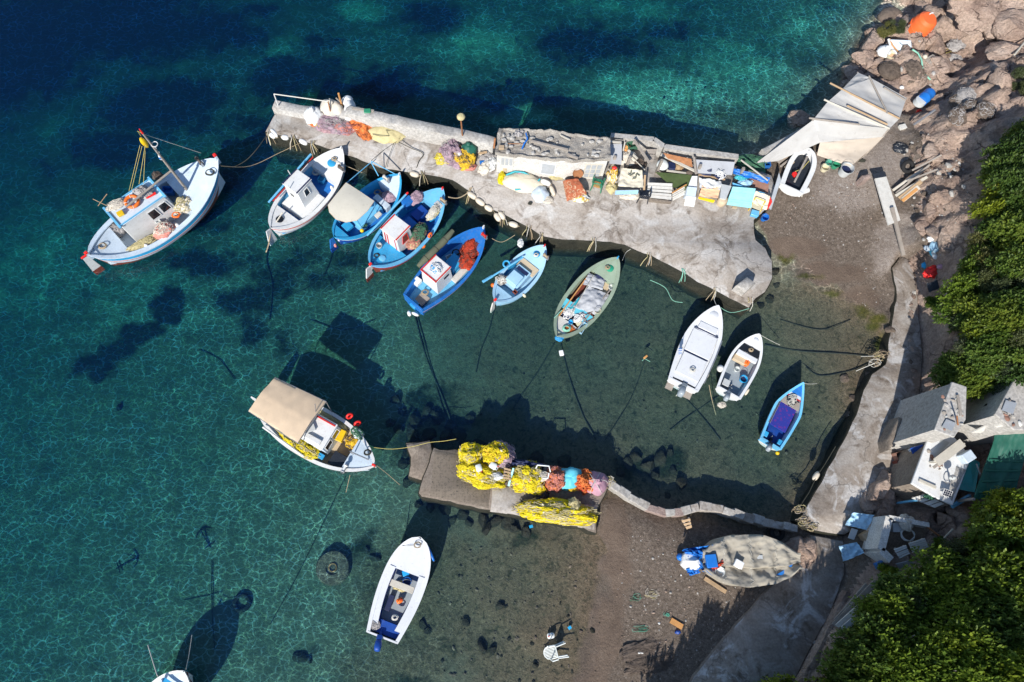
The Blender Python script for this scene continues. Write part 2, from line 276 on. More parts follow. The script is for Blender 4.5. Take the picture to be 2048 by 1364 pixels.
def mk_water():
    """clear water: its surface reflects by Fresnel and lets light through; caustic light is painted into its transparency colour as a net of
    brighter lines, seen on the surface and thrown on the seabed; the body of water takes the red out of the light with depth"""
    m, nt, N, lk, out = _nt('water')
    v = N('ShaderNodeNewGeometry').outputs['Position']
    caustic = N('ShaderNodeAttribute', attribute_name='a_caustic').outputs['Fac']
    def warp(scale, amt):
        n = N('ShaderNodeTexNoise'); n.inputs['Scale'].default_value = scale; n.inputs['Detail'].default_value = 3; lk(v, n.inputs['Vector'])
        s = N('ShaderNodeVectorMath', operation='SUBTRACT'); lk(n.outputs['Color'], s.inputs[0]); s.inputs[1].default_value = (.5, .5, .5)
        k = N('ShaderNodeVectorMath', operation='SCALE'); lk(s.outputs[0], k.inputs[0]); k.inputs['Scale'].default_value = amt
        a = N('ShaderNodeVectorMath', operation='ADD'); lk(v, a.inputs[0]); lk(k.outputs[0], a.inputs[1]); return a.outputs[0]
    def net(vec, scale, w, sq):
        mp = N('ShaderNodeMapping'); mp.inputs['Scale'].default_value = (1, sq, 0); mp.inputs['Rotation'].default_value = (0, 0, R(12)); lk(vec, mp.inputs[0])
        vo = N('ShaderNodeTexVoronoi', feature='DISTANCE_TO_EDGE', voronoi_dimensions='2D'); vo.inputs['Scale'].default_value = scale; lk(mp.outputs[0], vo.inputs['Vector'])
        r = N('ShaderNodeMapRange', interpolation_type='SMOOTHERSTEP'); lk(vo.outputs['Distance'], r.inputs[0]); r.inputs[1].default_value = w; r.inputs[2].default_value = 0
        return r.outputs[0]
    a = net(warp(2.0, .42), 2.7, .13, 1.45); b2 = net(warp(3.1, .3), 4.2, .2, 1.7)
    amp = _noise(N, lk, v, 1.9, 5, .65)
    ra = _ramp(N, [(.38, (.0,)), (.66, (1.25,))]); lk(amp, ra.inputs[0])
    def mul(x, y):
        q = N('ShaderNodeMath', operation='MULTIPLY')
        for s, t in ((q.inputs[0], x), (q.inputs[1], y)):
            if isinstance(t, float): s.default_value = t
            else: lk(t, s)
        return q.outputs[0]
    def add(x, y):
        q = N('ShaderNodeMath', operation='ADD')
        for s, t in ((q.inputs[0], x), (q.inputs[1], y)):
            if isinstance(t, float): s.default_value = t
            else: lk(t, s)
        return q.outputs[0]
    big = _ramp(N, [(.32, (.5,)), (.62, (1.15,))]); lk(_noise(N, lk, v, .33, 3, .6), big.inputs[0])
    lines = mul(mul(mul(add(mul(a, CAUSTIC_A), mul(b2, CAUSTIC_B)), ra.outputs[0]), big.outputs[0]), caustic)
    base = N('ShaderNodeMath', operation='MULTIPLY_ADD'); lk(caustic, base.inputs[0]); base.inputs[1].default_value = -.14; base.inputs[2].default_value = 1.0
    tr = N('ShaderNodeBsdfTransparent'); lk(add(base.outputs[0], lines), tr.inputs[0])  # painted caustics: transparency colour raised along the lines, lowered between them
    gl = N('ShaderNodeBsdfGlossy'); gl.inputs['Roughness'].default_value = .12
    bp = N('ShaderNodeBump'); bp.inputs['Strength'].default_value = .35; bp.inputs['Distance'].default_value = .05
    lk(_noise(N, lk, warp(1.0, .3), 3.2, 5, .6), bp.inputs['Height']); lk(bp.outputs[0], gl.inputs['Normal'])
    dt = N('ShaderNodeVectorMath', operation='DOT_PRODUCT'); lk(N('ShaderNodeNewGeometry').outputs['Incoming'], dt.inputs[0]); lk(bp.outputs[0], dt.inputs[1])
    ab = N('ShaderNodeMath', operation='ABSOLUTE'); lk(dt.outputs['Value'], ab.inputs[0])
    om = N('ShaderNodeMath', operation='SUBTRACT', use_clamp=True); om.inputs[0].default_value = 1; lk(ab.outputs[0], om.inputs[1])
    pw = N('ShaderNodeMath', operation='POWER'); lk(om.outputs[0], pw.inputs[0]); pw.inputs[1].default_value = 5
    fr = N('ShaderNodeMath', operation='MULTIPLY_ADD'); lk(pw.outputs[0], fr.inputs[0]); fr.inputs[1].default_value = .98; fr.inputs[2].default_value = .02   # Fresnel of water, both ways through
    mx = N('ShaderNodeMixShader'); lk(fr.outputs[0], mx.inputs[0]); lk(tr.outputs[0], mx.inputs[1]); lk(gl.outputs[0], mx.inputs[2]); lk(mx.outputs[0], out.inputs[0])
    va = N('ShaderNodeVolumeAbsorption'); va.inputs['Color'].default_value = WATER_ABS[0]; va.inputs['Density'].default_value = WATER_ABS[1]
    if WATER_SCAT[1] > 0:
        vs = N('ShaderNodeVolumeScatter'); vs.inputs['Color'].default_value = WATER_SCAT[0]; vs.inputs['Density'].default_value = WATER_SCAT[1]
        ad = N('ShaderNodeAddShader'); lk(va.outputs[0], ad.inputs[0]); lk(vs.outputs[0], ad.inputs[1]); lk(ad.outputs[0], out.inputs['Volume'])
    else: lk(va.outputs[0], out.inputs['Volume'])
CAUSTIC_A, CAUSTIC_B = 1.6, .5  # strength of the coarse and fine painted caustic lines
WATER_ABS = ((.0, .622, .622, 1), .74)
WATER_SCAT = ((.02, .2, .97, 1), .062)
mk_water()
def mk_leaf(name, c1, c2, c3):
    m, nt, N, lk, out = _nt(name)
    v = N('ShaderNodeNewGeometry').outputs['Position']; n = _noise(N, lk, v, 1.3, 5, .65); n2 = _noise(N, lk, v, 14, 2, .5)
    s = N('ShaderNodeMath', operation='ADD'); lk(n, s.inputs[0]); lk(n2, s.inputs[1]); h = N('ShaderNodeMath', operation='MULTIPLY'); lk(s.outputs[0], h.inputs[0]); h.inputs[1].default_value = .5
    r = _ramp(N, [(.36, c1), (.5, c2), (.64, c3)]); lk(h.outputs[0], r.inputs[0])
    oi = N('ShaderNodeObjectInfo'); ro = _ramp(N, [(0, (.45, .58, .75)), (.5, (.95, 1, 1)), (1, (1.3, 1.12, .75))]); lk(oi.outputs['Random'], ro.inputs[0]); lc = _mix(N, lk, 1.0, r.outputs[0], ro.outputs[0], 'MULTIPLY')
    p = N('ShaderNodeBsdfPrincipled'); lk(lc, p.inputs['Base Color']); p.inputs['Roughness'].default_value = .5; p.inputs['Specular IOR Level'].default_value = .3
    t = N('ShaderNodeBsdfTranslucent'); lk(lc, t.inputs[0]); mx = N('ShaderNodeMixShader'); mx.inputs[0].default_value = .3
    lk(p.outputs[0], mx.inputs[1]); lk(t.outputs[0], mx.inputs[2]); lk(mx.outputs[0], out.inputs[0])
mk_leaf('leaf_green', (.06, .1, .014), (.14, .2, .02), (.25, .32, .035))
mk_leaf('leaf_dark', (.05, .09, .018), (.105, .165, .025), (.2, .25, .045))
mk_leaf('leaf_grey', (.06, .075, .03), (.11, .13, .05), (.18, .19, .09))
def mk_rug(name, base, pat, pat2, scale):
    m, nt, N, lk, out = _nt(name)
    v = N('ShaderNodeNewGeometry').outputs['Position']; p = N('ShaderNodeBsdfPrincipled')
    vo = N('ShaderNodeTexVoronoi'); vo.inputs['Scale'].default_value = scale; vo.inputs['Randomness'].default_value = .45; lk(v, vo.inputs['Vector'])
    r = _ramp(N, [(.0, pat2), (.16, pat2), (.2, base), (.3, base), (.34, pat), (.46, pat), (.5, base)]); lk(vo.outputs['Distance'], r.inputs[0])
    n = _noise(N, lk, v, 9, 6, .7); rn = _ramp(N, [(.42, (0,)), (.62, (1,))]); lk(n, rn.inputs[0])
    c = _mix(N, lk, rn.outputs[0], base, r.outputs[0]); lk(c, p.inputs['Base Color']); p.inputs['Roughness'].default_value = .95
    b = N('ShaderNodeBump'); b.inputs['Strength'].default_value = .6; b.inputs['Distance'].default_value = .02; lk(_noise(N, lk, v, 60, 4, .7), b.inputs['Height']); lk(b.outputs[0], p.inputs['Normal'])
    lk(p.outputs[0], out.inputs[0])
mk_rug('rug_red', (.42, .12, .055), (.62, .45, .28), (.6, .4, .2), 4.5)
mk_rug('rug_grey', (.19, .155, .12), (.07, .06, .05), (.05, .045, .04), 8.5)
mk_rug('print_purple', (.02, .03, .28), (.16, .02, .2), (.3, .03, .1), 7)
# ---------------------------------------------------------------- mesh builder: everything is authored in world metres
I4 = Matrix.Identity(4)
def TR(loc=(0, 0, 0), rz=0, rx=0, ry=0, s=1): return Matrix.Translation(loc) @ Matrix.Rotation(rz, 4, 'Z') @ Matrix.Rotation(ry, 4, 'Y') @ Matrix.Rotation(rx, 4, 'X') @ Matrix.Scale(s, 4)
WORLD = {}
class MB:
    def __init__(s, T=I4): s.v, s.f, s.m, s.T = [], [], [], T
    def add(s, vs, fs, mi=0, T=None):
        b = len(s.v); X = s.T @ T if T is not None else s.T
        s.v += [X @ Vector(p) for p in vs]; s.f += [tuple(b + i for i in q) for q in fs]
        s.m += ([mi] * len(fs)) if isinstance(mi, int) else list(mi); return s
    def box(s, c, d, rz=0, rx=0, ry=0, mi=0, tp=1.0, T=None):
        x, y, z = d[0] / 2, d[1] / 2, d[2] / 2
        vs = [(-x, -y, -z), (x, -y, -z), (x, y, -z), (-x, y, -z), (-x * tp, -y * tp, z), (x * tp, -y * tp, z), (x * tp, y * tp, z), (-x * tp, y * tp, z)]
        L = TR(c, rz, rx, ry)
        return s.add(vs, [(3, 2, 1, 0), (4, 5, 6, 7), (0, 1, 5, 4), (1, 2, 6, 5), (2, 3, 7, 6), (3, 0, 4, 7)], mi, (T @ L) if T is not None else L)
    def bar(s, a, b, w, h, mi=0, up=(0, 0, 1)):
        a, b = Vector(a), Vector(b); d = b - a; l = d.length
        if l < 1e-6: return s
        x = d / l; y = Vector(up).cross(x)
        if y.length < 1e-3: y = Vector((0, 1, 0)).cross(x)
        y.normalize(); z = x.cross(y); c = (a + b) / 2
        M = Matrix(((x.x, y.x, z.x, c.x), (x.y, y.y, z.y, c.y), (x.z, y.z, z.z, c.z), (0, 0, 0, 1)))
        return s.box((0, 0, 0), (l, w, h), mi=mi, T=M)
    def hexa(s, lo, hi, mi=0):
        """solid between two rings of equal count"""
        n = len(lo); vs = list(lo) + list(hi)
        return s.add(vs, [tuple(reversed(range(n))), tuple(range(n, 2 * n))] + [(i, (i + 1) % n, n + (i + 1) % n, n + i) for i in range(n)], mi)
    def tube(s, pts, r, n=6, mi=0, cap=True):
        pts = [Vector(p) for p in pts]; m = len(pts); rr = r if isinstance(r, (list, tuple)) else [r] * m
        vs, fs = [], []; up = Vector((0, 0, 1)); prev = None
        for i, p in enumerate(pts):
            d = (pts[min(i + 1, m - 1)] - pts[max(i - 1, 0)])
            d = d.normalized() if d.length > 1e-9 else Vector((1, 0, 0))
            if prev is None:
                a = up.cross(d)
                if a.length < 1e-2: a = Vector((1, 0, 0)).cross(d)
            else: a = prev - d * prev.dot(d)
            if a.length < 1e-6: a = Vector((1, 0, 0))
            a.normalize(); prev = a; b = d.cross(a)
            vs += [p + (a * math.cos(6.28319 * k / n) + b * math.sin(6.28319 * k / n)) * rr[i] for k in range(n)]
        for i in range(m - 1):
            for k in range(n): fs.append((i * n + k, i * n + (k + 1) % n, (i + 1) * n + (k + 1) % n, (i + 1) * n + k))
        if cap: fs += [tuple(reversed(range(n))), tuple(range((m - 1) * n, m * n))]
        return s.add(vs, fs, mi)
    def lathe(s, prof, n=14, T=I4, mi=0, cap=True):
        vs, fs = [], []; m = len(prof)
        for r, z in prof: vs += [(r * math.cos(6.28319 * k / n), r * math.sin(6.28319 * k / n), z) for k in range(n)]
        for i in range(m - 1):
            for k in range(n): fs.append((i * n + k, i * n + (k + 1) % n, (i + 1) * n + (k + 1) % n, (i + 1) * n + k))
        if cap: fs += [tuple(reversed(range(n))), tuple(range((m - 1) * n, m * n))]
        return s.add(vs, fs, mi, T)
    def torus(s, Rr, r, T=I4, n=20, k=8, mi=0, sq=1.0):
        vs, fs = [], []
        for i in range(n):
            a = 6.28319 * i / n
            for j in range(k):
                b = 6.28319 * j / k; q = Rr + r * math.cos(b); vs.append((q * math.cos(a), q * math.sin(a) * sq, r * math.sin(b)))
        for i in range(n):
            for j in range(k): fs.append((i * k + j, ((i + 1) % n) * k + j, ((i + 1) % n) * k + (j + 1) % k, i * k + (j + 1) % k))
        return s.add(vs, fs, mi, T)
    def sheet(s, fn, nu, nv, mi=0, thick=0.0):
        vs = [fn(i / nu, j / nv) for j in range(nv + 1) for i in range(nu + 1)]; q = nu + 1
        fs = [(j * q + i, j * q + i + 1, (j + 1) * q + i + 1, (j + 1) * q + i) for j in range(nv) for i in range(nu)]
        if thick:
            n0 = len(vs); vs = vs + [Vector(p) - Vector((0, 0, thick)) for p in vs]; f2 = [tuple(n0 + k for k in reversed(f)) for f in fs]
            rim = [j for j in range(nu)] ; ed = []
            for i in range(nu): ed += [(i, i + 1), (nv * q + i + 1, nv * q + i)]
            for j in range(nv): ed += [((j + 1) * q, j * q), (j * q + nu, (j + 1) * q + nu)]
            fs = fs + f2 + [(a, n0 + a, n0 + b, b) for a, b in ed]
        return s.add(vs, fs, mi)
    def blob(s, c, r, seed=0, amp=.25, fr=1.6, nu=18, nv=9, flat=-.15, mi=0, rz=0, p=2.0, T=None, fine=0.0):
        """lumpy heap: upper part of a noisy superellipsoid"""
        vs, fs = [], []; o = Vector((seed * 7.3, seed * 3.1, seed * 1.7))
        for j in range(nv + 1):
            ph = -math.pi / 2 + math.pi * j / nv
            for i in range(nu):
                a = 6.28319 * i / nu; d = Vector((math.cos(a) * math.cos(ph), math.sin(a) * math.cos(ph), math.sin(ph)))
                k = 1 + amp * noise.fractal(d * fr + o, .9, 2.1, 4) + fine * noise.fractal(d * fr * 5 + o, .6, 2.2, 3)
                z = d.z * k
                if z < flat: z = flat + (z - flat) * .08
                vs.append((d.x * k * r[0], d.y * k * r[1], z * r[2]))
        for j in range(nv):
            for i in range(nu): fs.append((j * nu + i, j * nu + (i + 1) % nu, (j + 1) * nu + (i + 1) % nu, (j + 1) * nu + i))
        L = TR(c, rz); return s.add(vs, fs, mi, (T @ L) if T is not None else L)
    def strands(s, c, r, n, seed, w=.012, l=.22, rz=0, mi=0, lift=1.0, amp=.25, fr=1.6):
        """loose loops of twine lying over a heap made by blob() with the same arguments"""
        rnd = random.Random(seed * 13 + 5); o = Vector((seed * 7.3, seed * 3.1, seed * 1.7)); T = TR(c, rz)
        for _ in range(n):
            a = rnd.uniform(0, 6.283); ph = rnd.uniform(.05, 1.45); th = rnd.uniform(0, 6.283); cur = rnd.uniform(-2, 2); pts = []
            for q in range(4):
                d = Vector((math.cos(a) * math.cos(ph), math.sin(a) * math.cos(ph), math.sin(ph)))
                k = (1 + amp * noise.fractal(d * fr + o, .9, 2.1, 4)) * (1.0 + .05 * lift * rnd.random())
                pts.append(Vector((d.x * k * r[0], d.y * k * r[1], d.z * k * r[2])) + Vector((0, 0, .012)))
                st = l / 3 / max(.15, sum(r) / 3); a += st * math.cos(th) / max(.3, math.cos(ph)); ph = max(.02, min(1.5, ph + st * math.sin(th))); th += cur * .5
            vs, fs = [], []
            for q, pnt in enumerate(pts):
                e = (pts[min(q + 1, 3)] - pts[max(q - 1, 0)]); sd = e.cross(Vector((0, 0, 1))); sd = sd.normalized() * w if sd.length > 1e-6 else Vector((w, 0, 0))
                vs += [pnt - sd, pnt + Vector((0, 0, w)), pnt + sd]
            for q in range(3):
                b = q * 3; fs += [(b, b + 1, b + 4, b + 3), (b + 1, b + 2, b + 5, b + 4)]
            s.add(vs, fs, mi, T)
        return s
    def build(s, name, mats, parent=None, label=None, cat=None, group=None, kind=None, ang=38, bev=0, origin=None, smooth=True):
        if isinstance(mats, str): mats = [mats]
        if parent is not None: Minv = WORLD[parent.name].inverted(); Mo = None
        else:
            if origin is None:
                xs = [p.x for p in s.v]; ys = [p.y for p in s.v]; zs = [p.z for p in s.v]
                origin = Vector(((min(xs) + max(xs)) / 2, (min(ys) + max(ys)) / 2, min(zs)))
            Mo = Matrix.Translation(origin); Minv = Mo.inverted()
        me = bpy.data.meshes.new(name); me.from_pydata([tuple(Minv @ p) for p in s.v], [], s.f)
        for k in mats: me.materials.append(MATS[k])
        if len(mats) > 1: me.polygons.foreach_set('material_index', s.m)
        if smooth: me.polygons.foreach_set('use_smooth', [True] * len(me.polygons))
        if smooth and ang < 175: me.set_sharp_from_angle(angle=R(ang))
        me.update(); o = bpy.data.objects.new(name, me); col.objects.link(o)
        if parent is not None: o.parent = parent; WORLD[o.name] = WORLD[parent.name]
        else: o.location = origin; WORLD[o.name] = Mo
        if bev:
            b = o.modifiers.new('bevel', 'BEVEL'); b.width = bev; b.segments = 2; b.limit_method = 'ANGLE'; b.angle_limit = R(40)
        if label: o['label'] = label
        if cat: o['category'] = cat
        if group: o['group'] = group
        if kind: o['kind'] = kind
        return o
def thing(name, label, cat, loc, rz=0, group=None, rx=0, ry=0):
    o = bpy.data.objects.new(name, None); col.objects.link(o); M = TR(loc, rz, rx, ry); o.matrix_world = M; WORLD[o.name] = M
    o.empty_display_size = .3; o['label'] = label; o['category'] = cat
    if group: o['group'] = group
    return o
# ---------------------------------------------------------------- terrain heights
CP = [  # pixel x, pixel y, height: soundings, beach and hillside
 (-300,-200,-5.5),(0,0,-5),(400,0,-4.6),(900,0,-3.8),(1300,50,-3.3),(1560,20,-2.4),(1300,230,-2.1),(1480,250,-1.7),(1640,130,-1.7),(1660,30,-2.2),(1560,250,-1.5),(1000,130,-3.1),
 (-200,400,-5),(0,400,-4.6),(0,700,-3.7),(0,1000,-2.9),(0,1364,-2.5),(-300,1300,-3.2),(300,600,-3.2),(400,900,-2.6),(300,1250,-2.2),(500,1200,-1.9),(680,1330,-1.4),(800,1300,-1.0),(950,1250,-.65),(1090,1250,-.24),(1140,1320,-.12),(1050,1150,-.45),(950,1120,-.7),
 (700,600,-2.2),(650,900,-2.0),(800,800,-1.7),(900,700,-1.6),(1000,850,-1.3),(1200,750,-1.15),(1300,650,-1.05),(1400,900,-.8),(1600,700,-.55),(1650,610,-.28),(1550,950,-.8),(1700,700,-.25),(1660,880,-.6),(1480,1010,-.6),(1300,960,-.7),(780,960,-1.4),(860,1060,-1.0),(1000,1060,-.6),(1150,1080,-.2),
 (600,250,-3.2),(1000,280,-2.8),(1000,420,-1.8),(750,420,-2.5),(1200,400,-1.7),(1400,520,-1.1),(1250,300,-2.2),(500,300,-3.3),
 (1590,525,.0),(1550,495,.05),(1640,560,.0),(1700,590,.02),(1745,640,.0),(1770,690,-.02),(1650,500,.18),(1720,560,.16),(1760,620,.14),
 (1650,440,.38),(1700,380,.75),(1750,330,1.05),(1580,400,.55),(1560,350,.7),(1640,300,.9),(1540,310,.4),(1790,540,.55),(1800,460,.95),(1770,250,1.2),(1700,230,1.1),(1640,240,.6),(1600,275,.4),
 (1215,1010,.12),(1215,1100,.02),(1225,1200,.0),(1195,1290,.0),(1180,1364,.0),(1170,1480,.0),(1260,1130,.16),(1290,1050,.3),(1400,1080,.35),(1500,1120,.45),(1420,1200,.35),(1290,1260,.2),(1260,1364,.2),(1250,1500,.3),(1420,1300,.5),(1500,1250,.6),(1400,1400,.65),(1600,1200,.8),(1480,1364,.75),(1560,1364,.9),(1590,1110,.6),(1450,1500,1.0),
 (1690,930,.35),(1660,1010,.4),(1740,800,.3),(1790,700,.35),(1810,620,.5),(1700,1040,.6),(1790,820,.5),
 (1690,190,.2),(1700,140,.3),(1730,90,.4),(1770,40,.2),(1830,-40,.3),(1760,110,.9),(1800,110,1.4),(1850,60,1.5),(1800,170,1.3),(1850,140,1.5),(1880,40,.7),(1900,90,.6),(1880,130,.9),(1860,190,1.0),(1845,225,1.1),
 (1930,0,.8),(1960,60,1.2),(1990,20,2.6),(2040,30,3.0),(2030,90,2.4),(1960,110,1.0),(1990,140,2.8),(1940,165,2.5),(2040,160,3.6),(2020,210,3.6),(1900,240,2.4),(1880,290,2.2),(1960,250,3.0),(1990,300,3.5),(2048,260,4.0),
 (1850,260,1.5),(1830,330,1.3),(1850,370,1.6),(1900,350,2.5),(1950,330,2.7),(1910,420,2.9),(1960,400,4.0),(2048,400,5.2),(1850,440,1.7),(1870,500,2.0),(1920,540,3.0),(2000,520,4.4),(2048,520,5.2),
 (1840,560,1.1),(1860,620,1.8),(1850,700,1.6),(1850,760,1.4),(1900,680,3.0),(1960,640,4.2),(2048,640,5.4),(1960,740,3.6),(2048,760,4.4),(1900,760,2.3),
 (1830,850,.9),(1790,920,.8),(1850,900,1.2),(1800,1010,1.1),(1900,960,1.6),(1950,900,2.0),(2000,850,2.6),(2048,900,3.0),(1960,1020,2.0),(1850,1040,1.5),(1780,1080,1.4),(1730,1100,1.2),(1850,1100,2.0),(1930,1080,2.4),(2020,1050,3.2),
 (1680,1160,1.0),(1740,1180,1.8),(1690,1240,1.5),(1640,1310,1.4),(1610,1364,1.3),(1720,1300,2.6),(1800,1220,2.8),(1900,1200,3.4),(2048,1200,4.8),(1800,1364,3.6),(1950,1364,5.0),(2048,1364,5.8),(1700,1450,2.4),(1900,1500,5.2),(2200,1200,7),(2200,700,7.5),(2200,300,6.5),(2200,0,5),(2200,1500,8),(1560,1480,1.2),(2050,-150,3.5),(1900,-150,.5),
]
_c = np.array([[*at(x, y, z)[:2], z] for x, y, z in CP]); _P = _c[:, :2]; _K = np.sqrt(((_P[:, None] - _P[None]) ** 2).sum(-1) + .05)
_A = np.block([[_K, np.ones((len(_P), 1)), _P], [np.ones((1, len(_P))), np.zeros((1, 3))], [_P.T, np.zeros((2, 3))]])
_w = np.linalg.solve(_A, np.concatenate([_c[:, 2], np.zeros(3)]))
def gz_arr(X, Y):
    X = np.asarray(X, float); Y = np.asarray(Y, float); Z = np.full(X.shape, _w[-3]) + _w[-2] * X + _w[-1] * Y
    for k in range(len(_P)): Z += _w[k] * np.sqrt((X - _P[k, 0]) ** 2 + (Y - _P[k, 1]) ** 2 + .05)
    return np.where(Z < 0, Z * .58, Z)   # the soundings were judged through the water; a straight line of sight needs the apparent depth
def gz(x, y): return float(gz_arr(np.array([x]), np.array([y]))[0])
def on(px, py, dz=0):
    z = 0.5
    for _ in range(6):
        p = at(px, py, z); z = .5 * z + .5 * gz(p.x, p.y)
    p = at(px, py, z); return Vector((p.x, p.y, gz(p.x, p.y) + dz))
def inpoly(X, Y, poly):
    ins = np.zeros(X.shape, bool); n = len(poly)
    for i in range(n):
        x1, y1 = poly[i]; x2, y2 = poly[(i + 1) % n]
        if y1 == y2: continue
        ins ^= ((y1 > Y) != (y2 > Y)) & (X < (x2 - x1) * (Y - y1) / (y2 - y1) + x1)
    return ins
def blur(A, k):
    for ax in (0, 1):
        for _ in range(2):
            pad = [(0, 0), (0, 0)]; pad[ax] = (k, k); B = np.pad(A, pad, mode='edge'); cs = np.cumsum(B, axis=ax)
            cs = np.concatenate([np.zeros_like(np.take(cs, [0], axis=ax)), cs], axis=ax); n = A.shape[ax]
            A = (np.take(cs, range(2 * k + 1, 2 * k + 1 + n), axis=ax) - np.take(cs, range(0, n), axis=ax)) / (2 * k + 1)
    return A
def pxpoly(pts, z): return [tuple(at(x, y, z)[:2]) for x, y in pts]
# ---------------------------------------------------------------- terrain: seabed, beach, hillside
def vnoise(X, Y, seed):
    xi = np.floor(X).astype(np.int64); yi = np.floor(Y).astype(np.int64); fx = X - xi; fy = Y - yi; fx = fx * fx * (3 - 2 * fx); fy = fy * fy * (3 - 2 * fy)
    def h(a, b):
        n = (a * 374761393 + b * 668265263 + seed * 1274126177) & 0x7fffffff; n = ((n ^ (n >> 13)) * 1274126177) & 0x7fffffff; return ((n ^ (n >> 16)) & 0xffff) / 65535.0
    return (h(xi, yi) * (1 - fx) + h(xi + 1, yi) * fx) * (1 - fy) + (h(xi, yi + 1) * (1 - fx) + h(xi + 1, yi + 1) * fx) * fy
def fbm(X, Y, seed, oct=5, ridge=False):
    s = 0; a = .5
    for k in range(oct):
        n = vnoise(X * 2 ** k + 13.7 * k, Y * 2 ** k - 7.1 * k, seed + k)
        s = s + a * ((1 - abs(2 * n - 1)) if ridge else n); a *= .5
    return s
_fx = np.arange(-30, 34.01, .14); _fy = np.arange(-9, 34.01, .14)
XS = np.concatenate([np.linspace(-140, -31, 18), _fx, np.linspace(36, 110, 14)]); YS = np.concatenate([np.linspace(-80, -10, 16), _fy, np.linspace(36, 150, 18)])
GX, GY = np.meshgrid(XS, YS); GZ = gz_arr(np.clip(GX, -45, 48), np.clip(GY, -24, 48))
HILL = inpoly(GX, GY, [tuple(on(x, y)[:2]) for x, y in [(1840, 240), (1825, 330), (1835, 420), (1840, 560), (1845, 640), (1845, 760), (1840, 840), (1800, 1000), (1740, 1120), (1690, 1190), (1640, 1300), (1600, 1364), (1560, 1600), (2600, 1600), (2600, -300), (1900, -120), (1880, 120), (1850, 200)]]).astype(float)
OUT = inpoly(GX, GY, [tuple(on(x, y)[:2]) for x, y in [(1900, -200), (1780, -40), (1740, 60), (1700, 130), (1660, 200), (1720, 160), (1800, 190), (1850, 260), (2048, 330), (2300, 300), (2300, -200)]]).astype(float)
hill = blur(HILL, 4); outc = blur(OUT, 2)
wx = GX + .5 * (fbm(GX * .8, GY * .8, 5, 3) - .5); wy = GY + .5 * (fbm(GX * .8, GY * .8, 9, 3) - .5)
rid = fbm(wx * .6 + wy * .3, wy * .95 - wx * .3, 21, 6, True) - .62
sm = fbm(GX * 2.2, GY * 2.2, 31, 4) - .47
rid2 = fbm(wx * 1.5 - wy * .9, wy * 1.1 + wx * 1.0, 91, 5, True) - .62
GZ = GZ + np.maximum(hill, outc) * (rid * 1.35 + rid2 * .75 + sm * .2)
step = np.maximum(.8 * outc, .4 * hill) * np.clip((GZ - .2) * 2, 0, 1); GZ = GZ * (1 - .55 * step) + .55 * step * (np.floor(GZ / .55 + .6 * fbm(wx * .5, wy * .5, 77, 3)) * .55 + .12)
PATH = [(1800, 512, .35), (1783, 535, .35), (1790, 575, .4), (1792, 600, .42), (1783, 640, .45), (1776, 690, .5), (1771, 728, .55), (1742, 747, .6), (1722, 790, .62), (1712, 830, .65), (1690, 872, .7), (1668, 912, .72), (1640, 962, .78), (1612, 1012, .8), (1598, 1040, .82), (1625, 1062, .85),
    (1690, 1072, .9), (1735, 1040, .95), (1770, 970, .9), (1805, 900, .85), (1838, 820, .75), (1846, 720, .65), (1840, 640, .5), (1832, 560, .4), (1822, 520, .38)]
RAMP = [(1518, 1196, .5), (1560, 1150, .55), (1622, 1070, .8), (1688, 1080, .88), (1690, 1150, .95), (1660, 1230, 1.0), (1620, 1300, 1.05), (1588, 1364, 1.1), (1562, 1412, 1.15), (1358, 1412, .72), (1387, 1352, .7), (1460, 1262, .6)]
def plane_of(pts):
    P = [at(*p) for p in pts]; A = np.array([[p.x, p.y, 1] for p in P]); return np.linalg.lstsq(A, np.array([p.z for p in P]), rcond=None)[0]
def flat(pts):
    global GZ
    k = plane_of(pts); ins = blur(inpoly(GX, GY, [tuple(at(*p)[:2]) for p in pts]).astype(float), 1) > .25
    ring = (blur(ins.astype(float), 4) > .01); GZ = np.where(ring & (GZ > .2), blur(GZ, 2), GZ)
    GZ = np.where(ins, np.minimum(GZ, k[0] * GX + k[1] * GY + k[2] - .07), GZ)
    out = []
    for px, py, z in pts:
        for _ in range(5): p = at(px, py, z); z = float(k[0] * p.x + k[1] * p.y + k[2])
        out.append((px, py, z))
    return out
GZ = GZ + (1 - np.maximum(hill, outc)) * (fbm(GX * 1.1, GY * 1.1, 41, 4) - .47) * np.where(GZ > .03, .06, .16)
RAMP = flat(RAMP); PATH = flat(PATH)
HX = GX + 1.5 * (fbm(GX * .45, GY * .45, 55, 5) - .48) + .5 * (fbm(GX * 1.7, GY * 1.7, 57, 3) - .48); HY = GY + 1.5 * (fbm(GX * .45, GY * .45, 65, 5) - .48) + .5 * (fbm(GX * 1.7, GY * 1.7, 67, 3) - .48)
def gauss(lst):
    A = np.zeros(GX.shape)
    for px, py, rx, ry, s in lst:
        p = on(px, py); q = on(px + rx, py); w = max(.4, (q - p).length); h = w * ry / rx * 1.08
        A = np.maximum(A, s * np.exp(-(((HX - p.x) / w) ** 2 + ((HY - p.y) / h) ** 2) * .8))
    return A
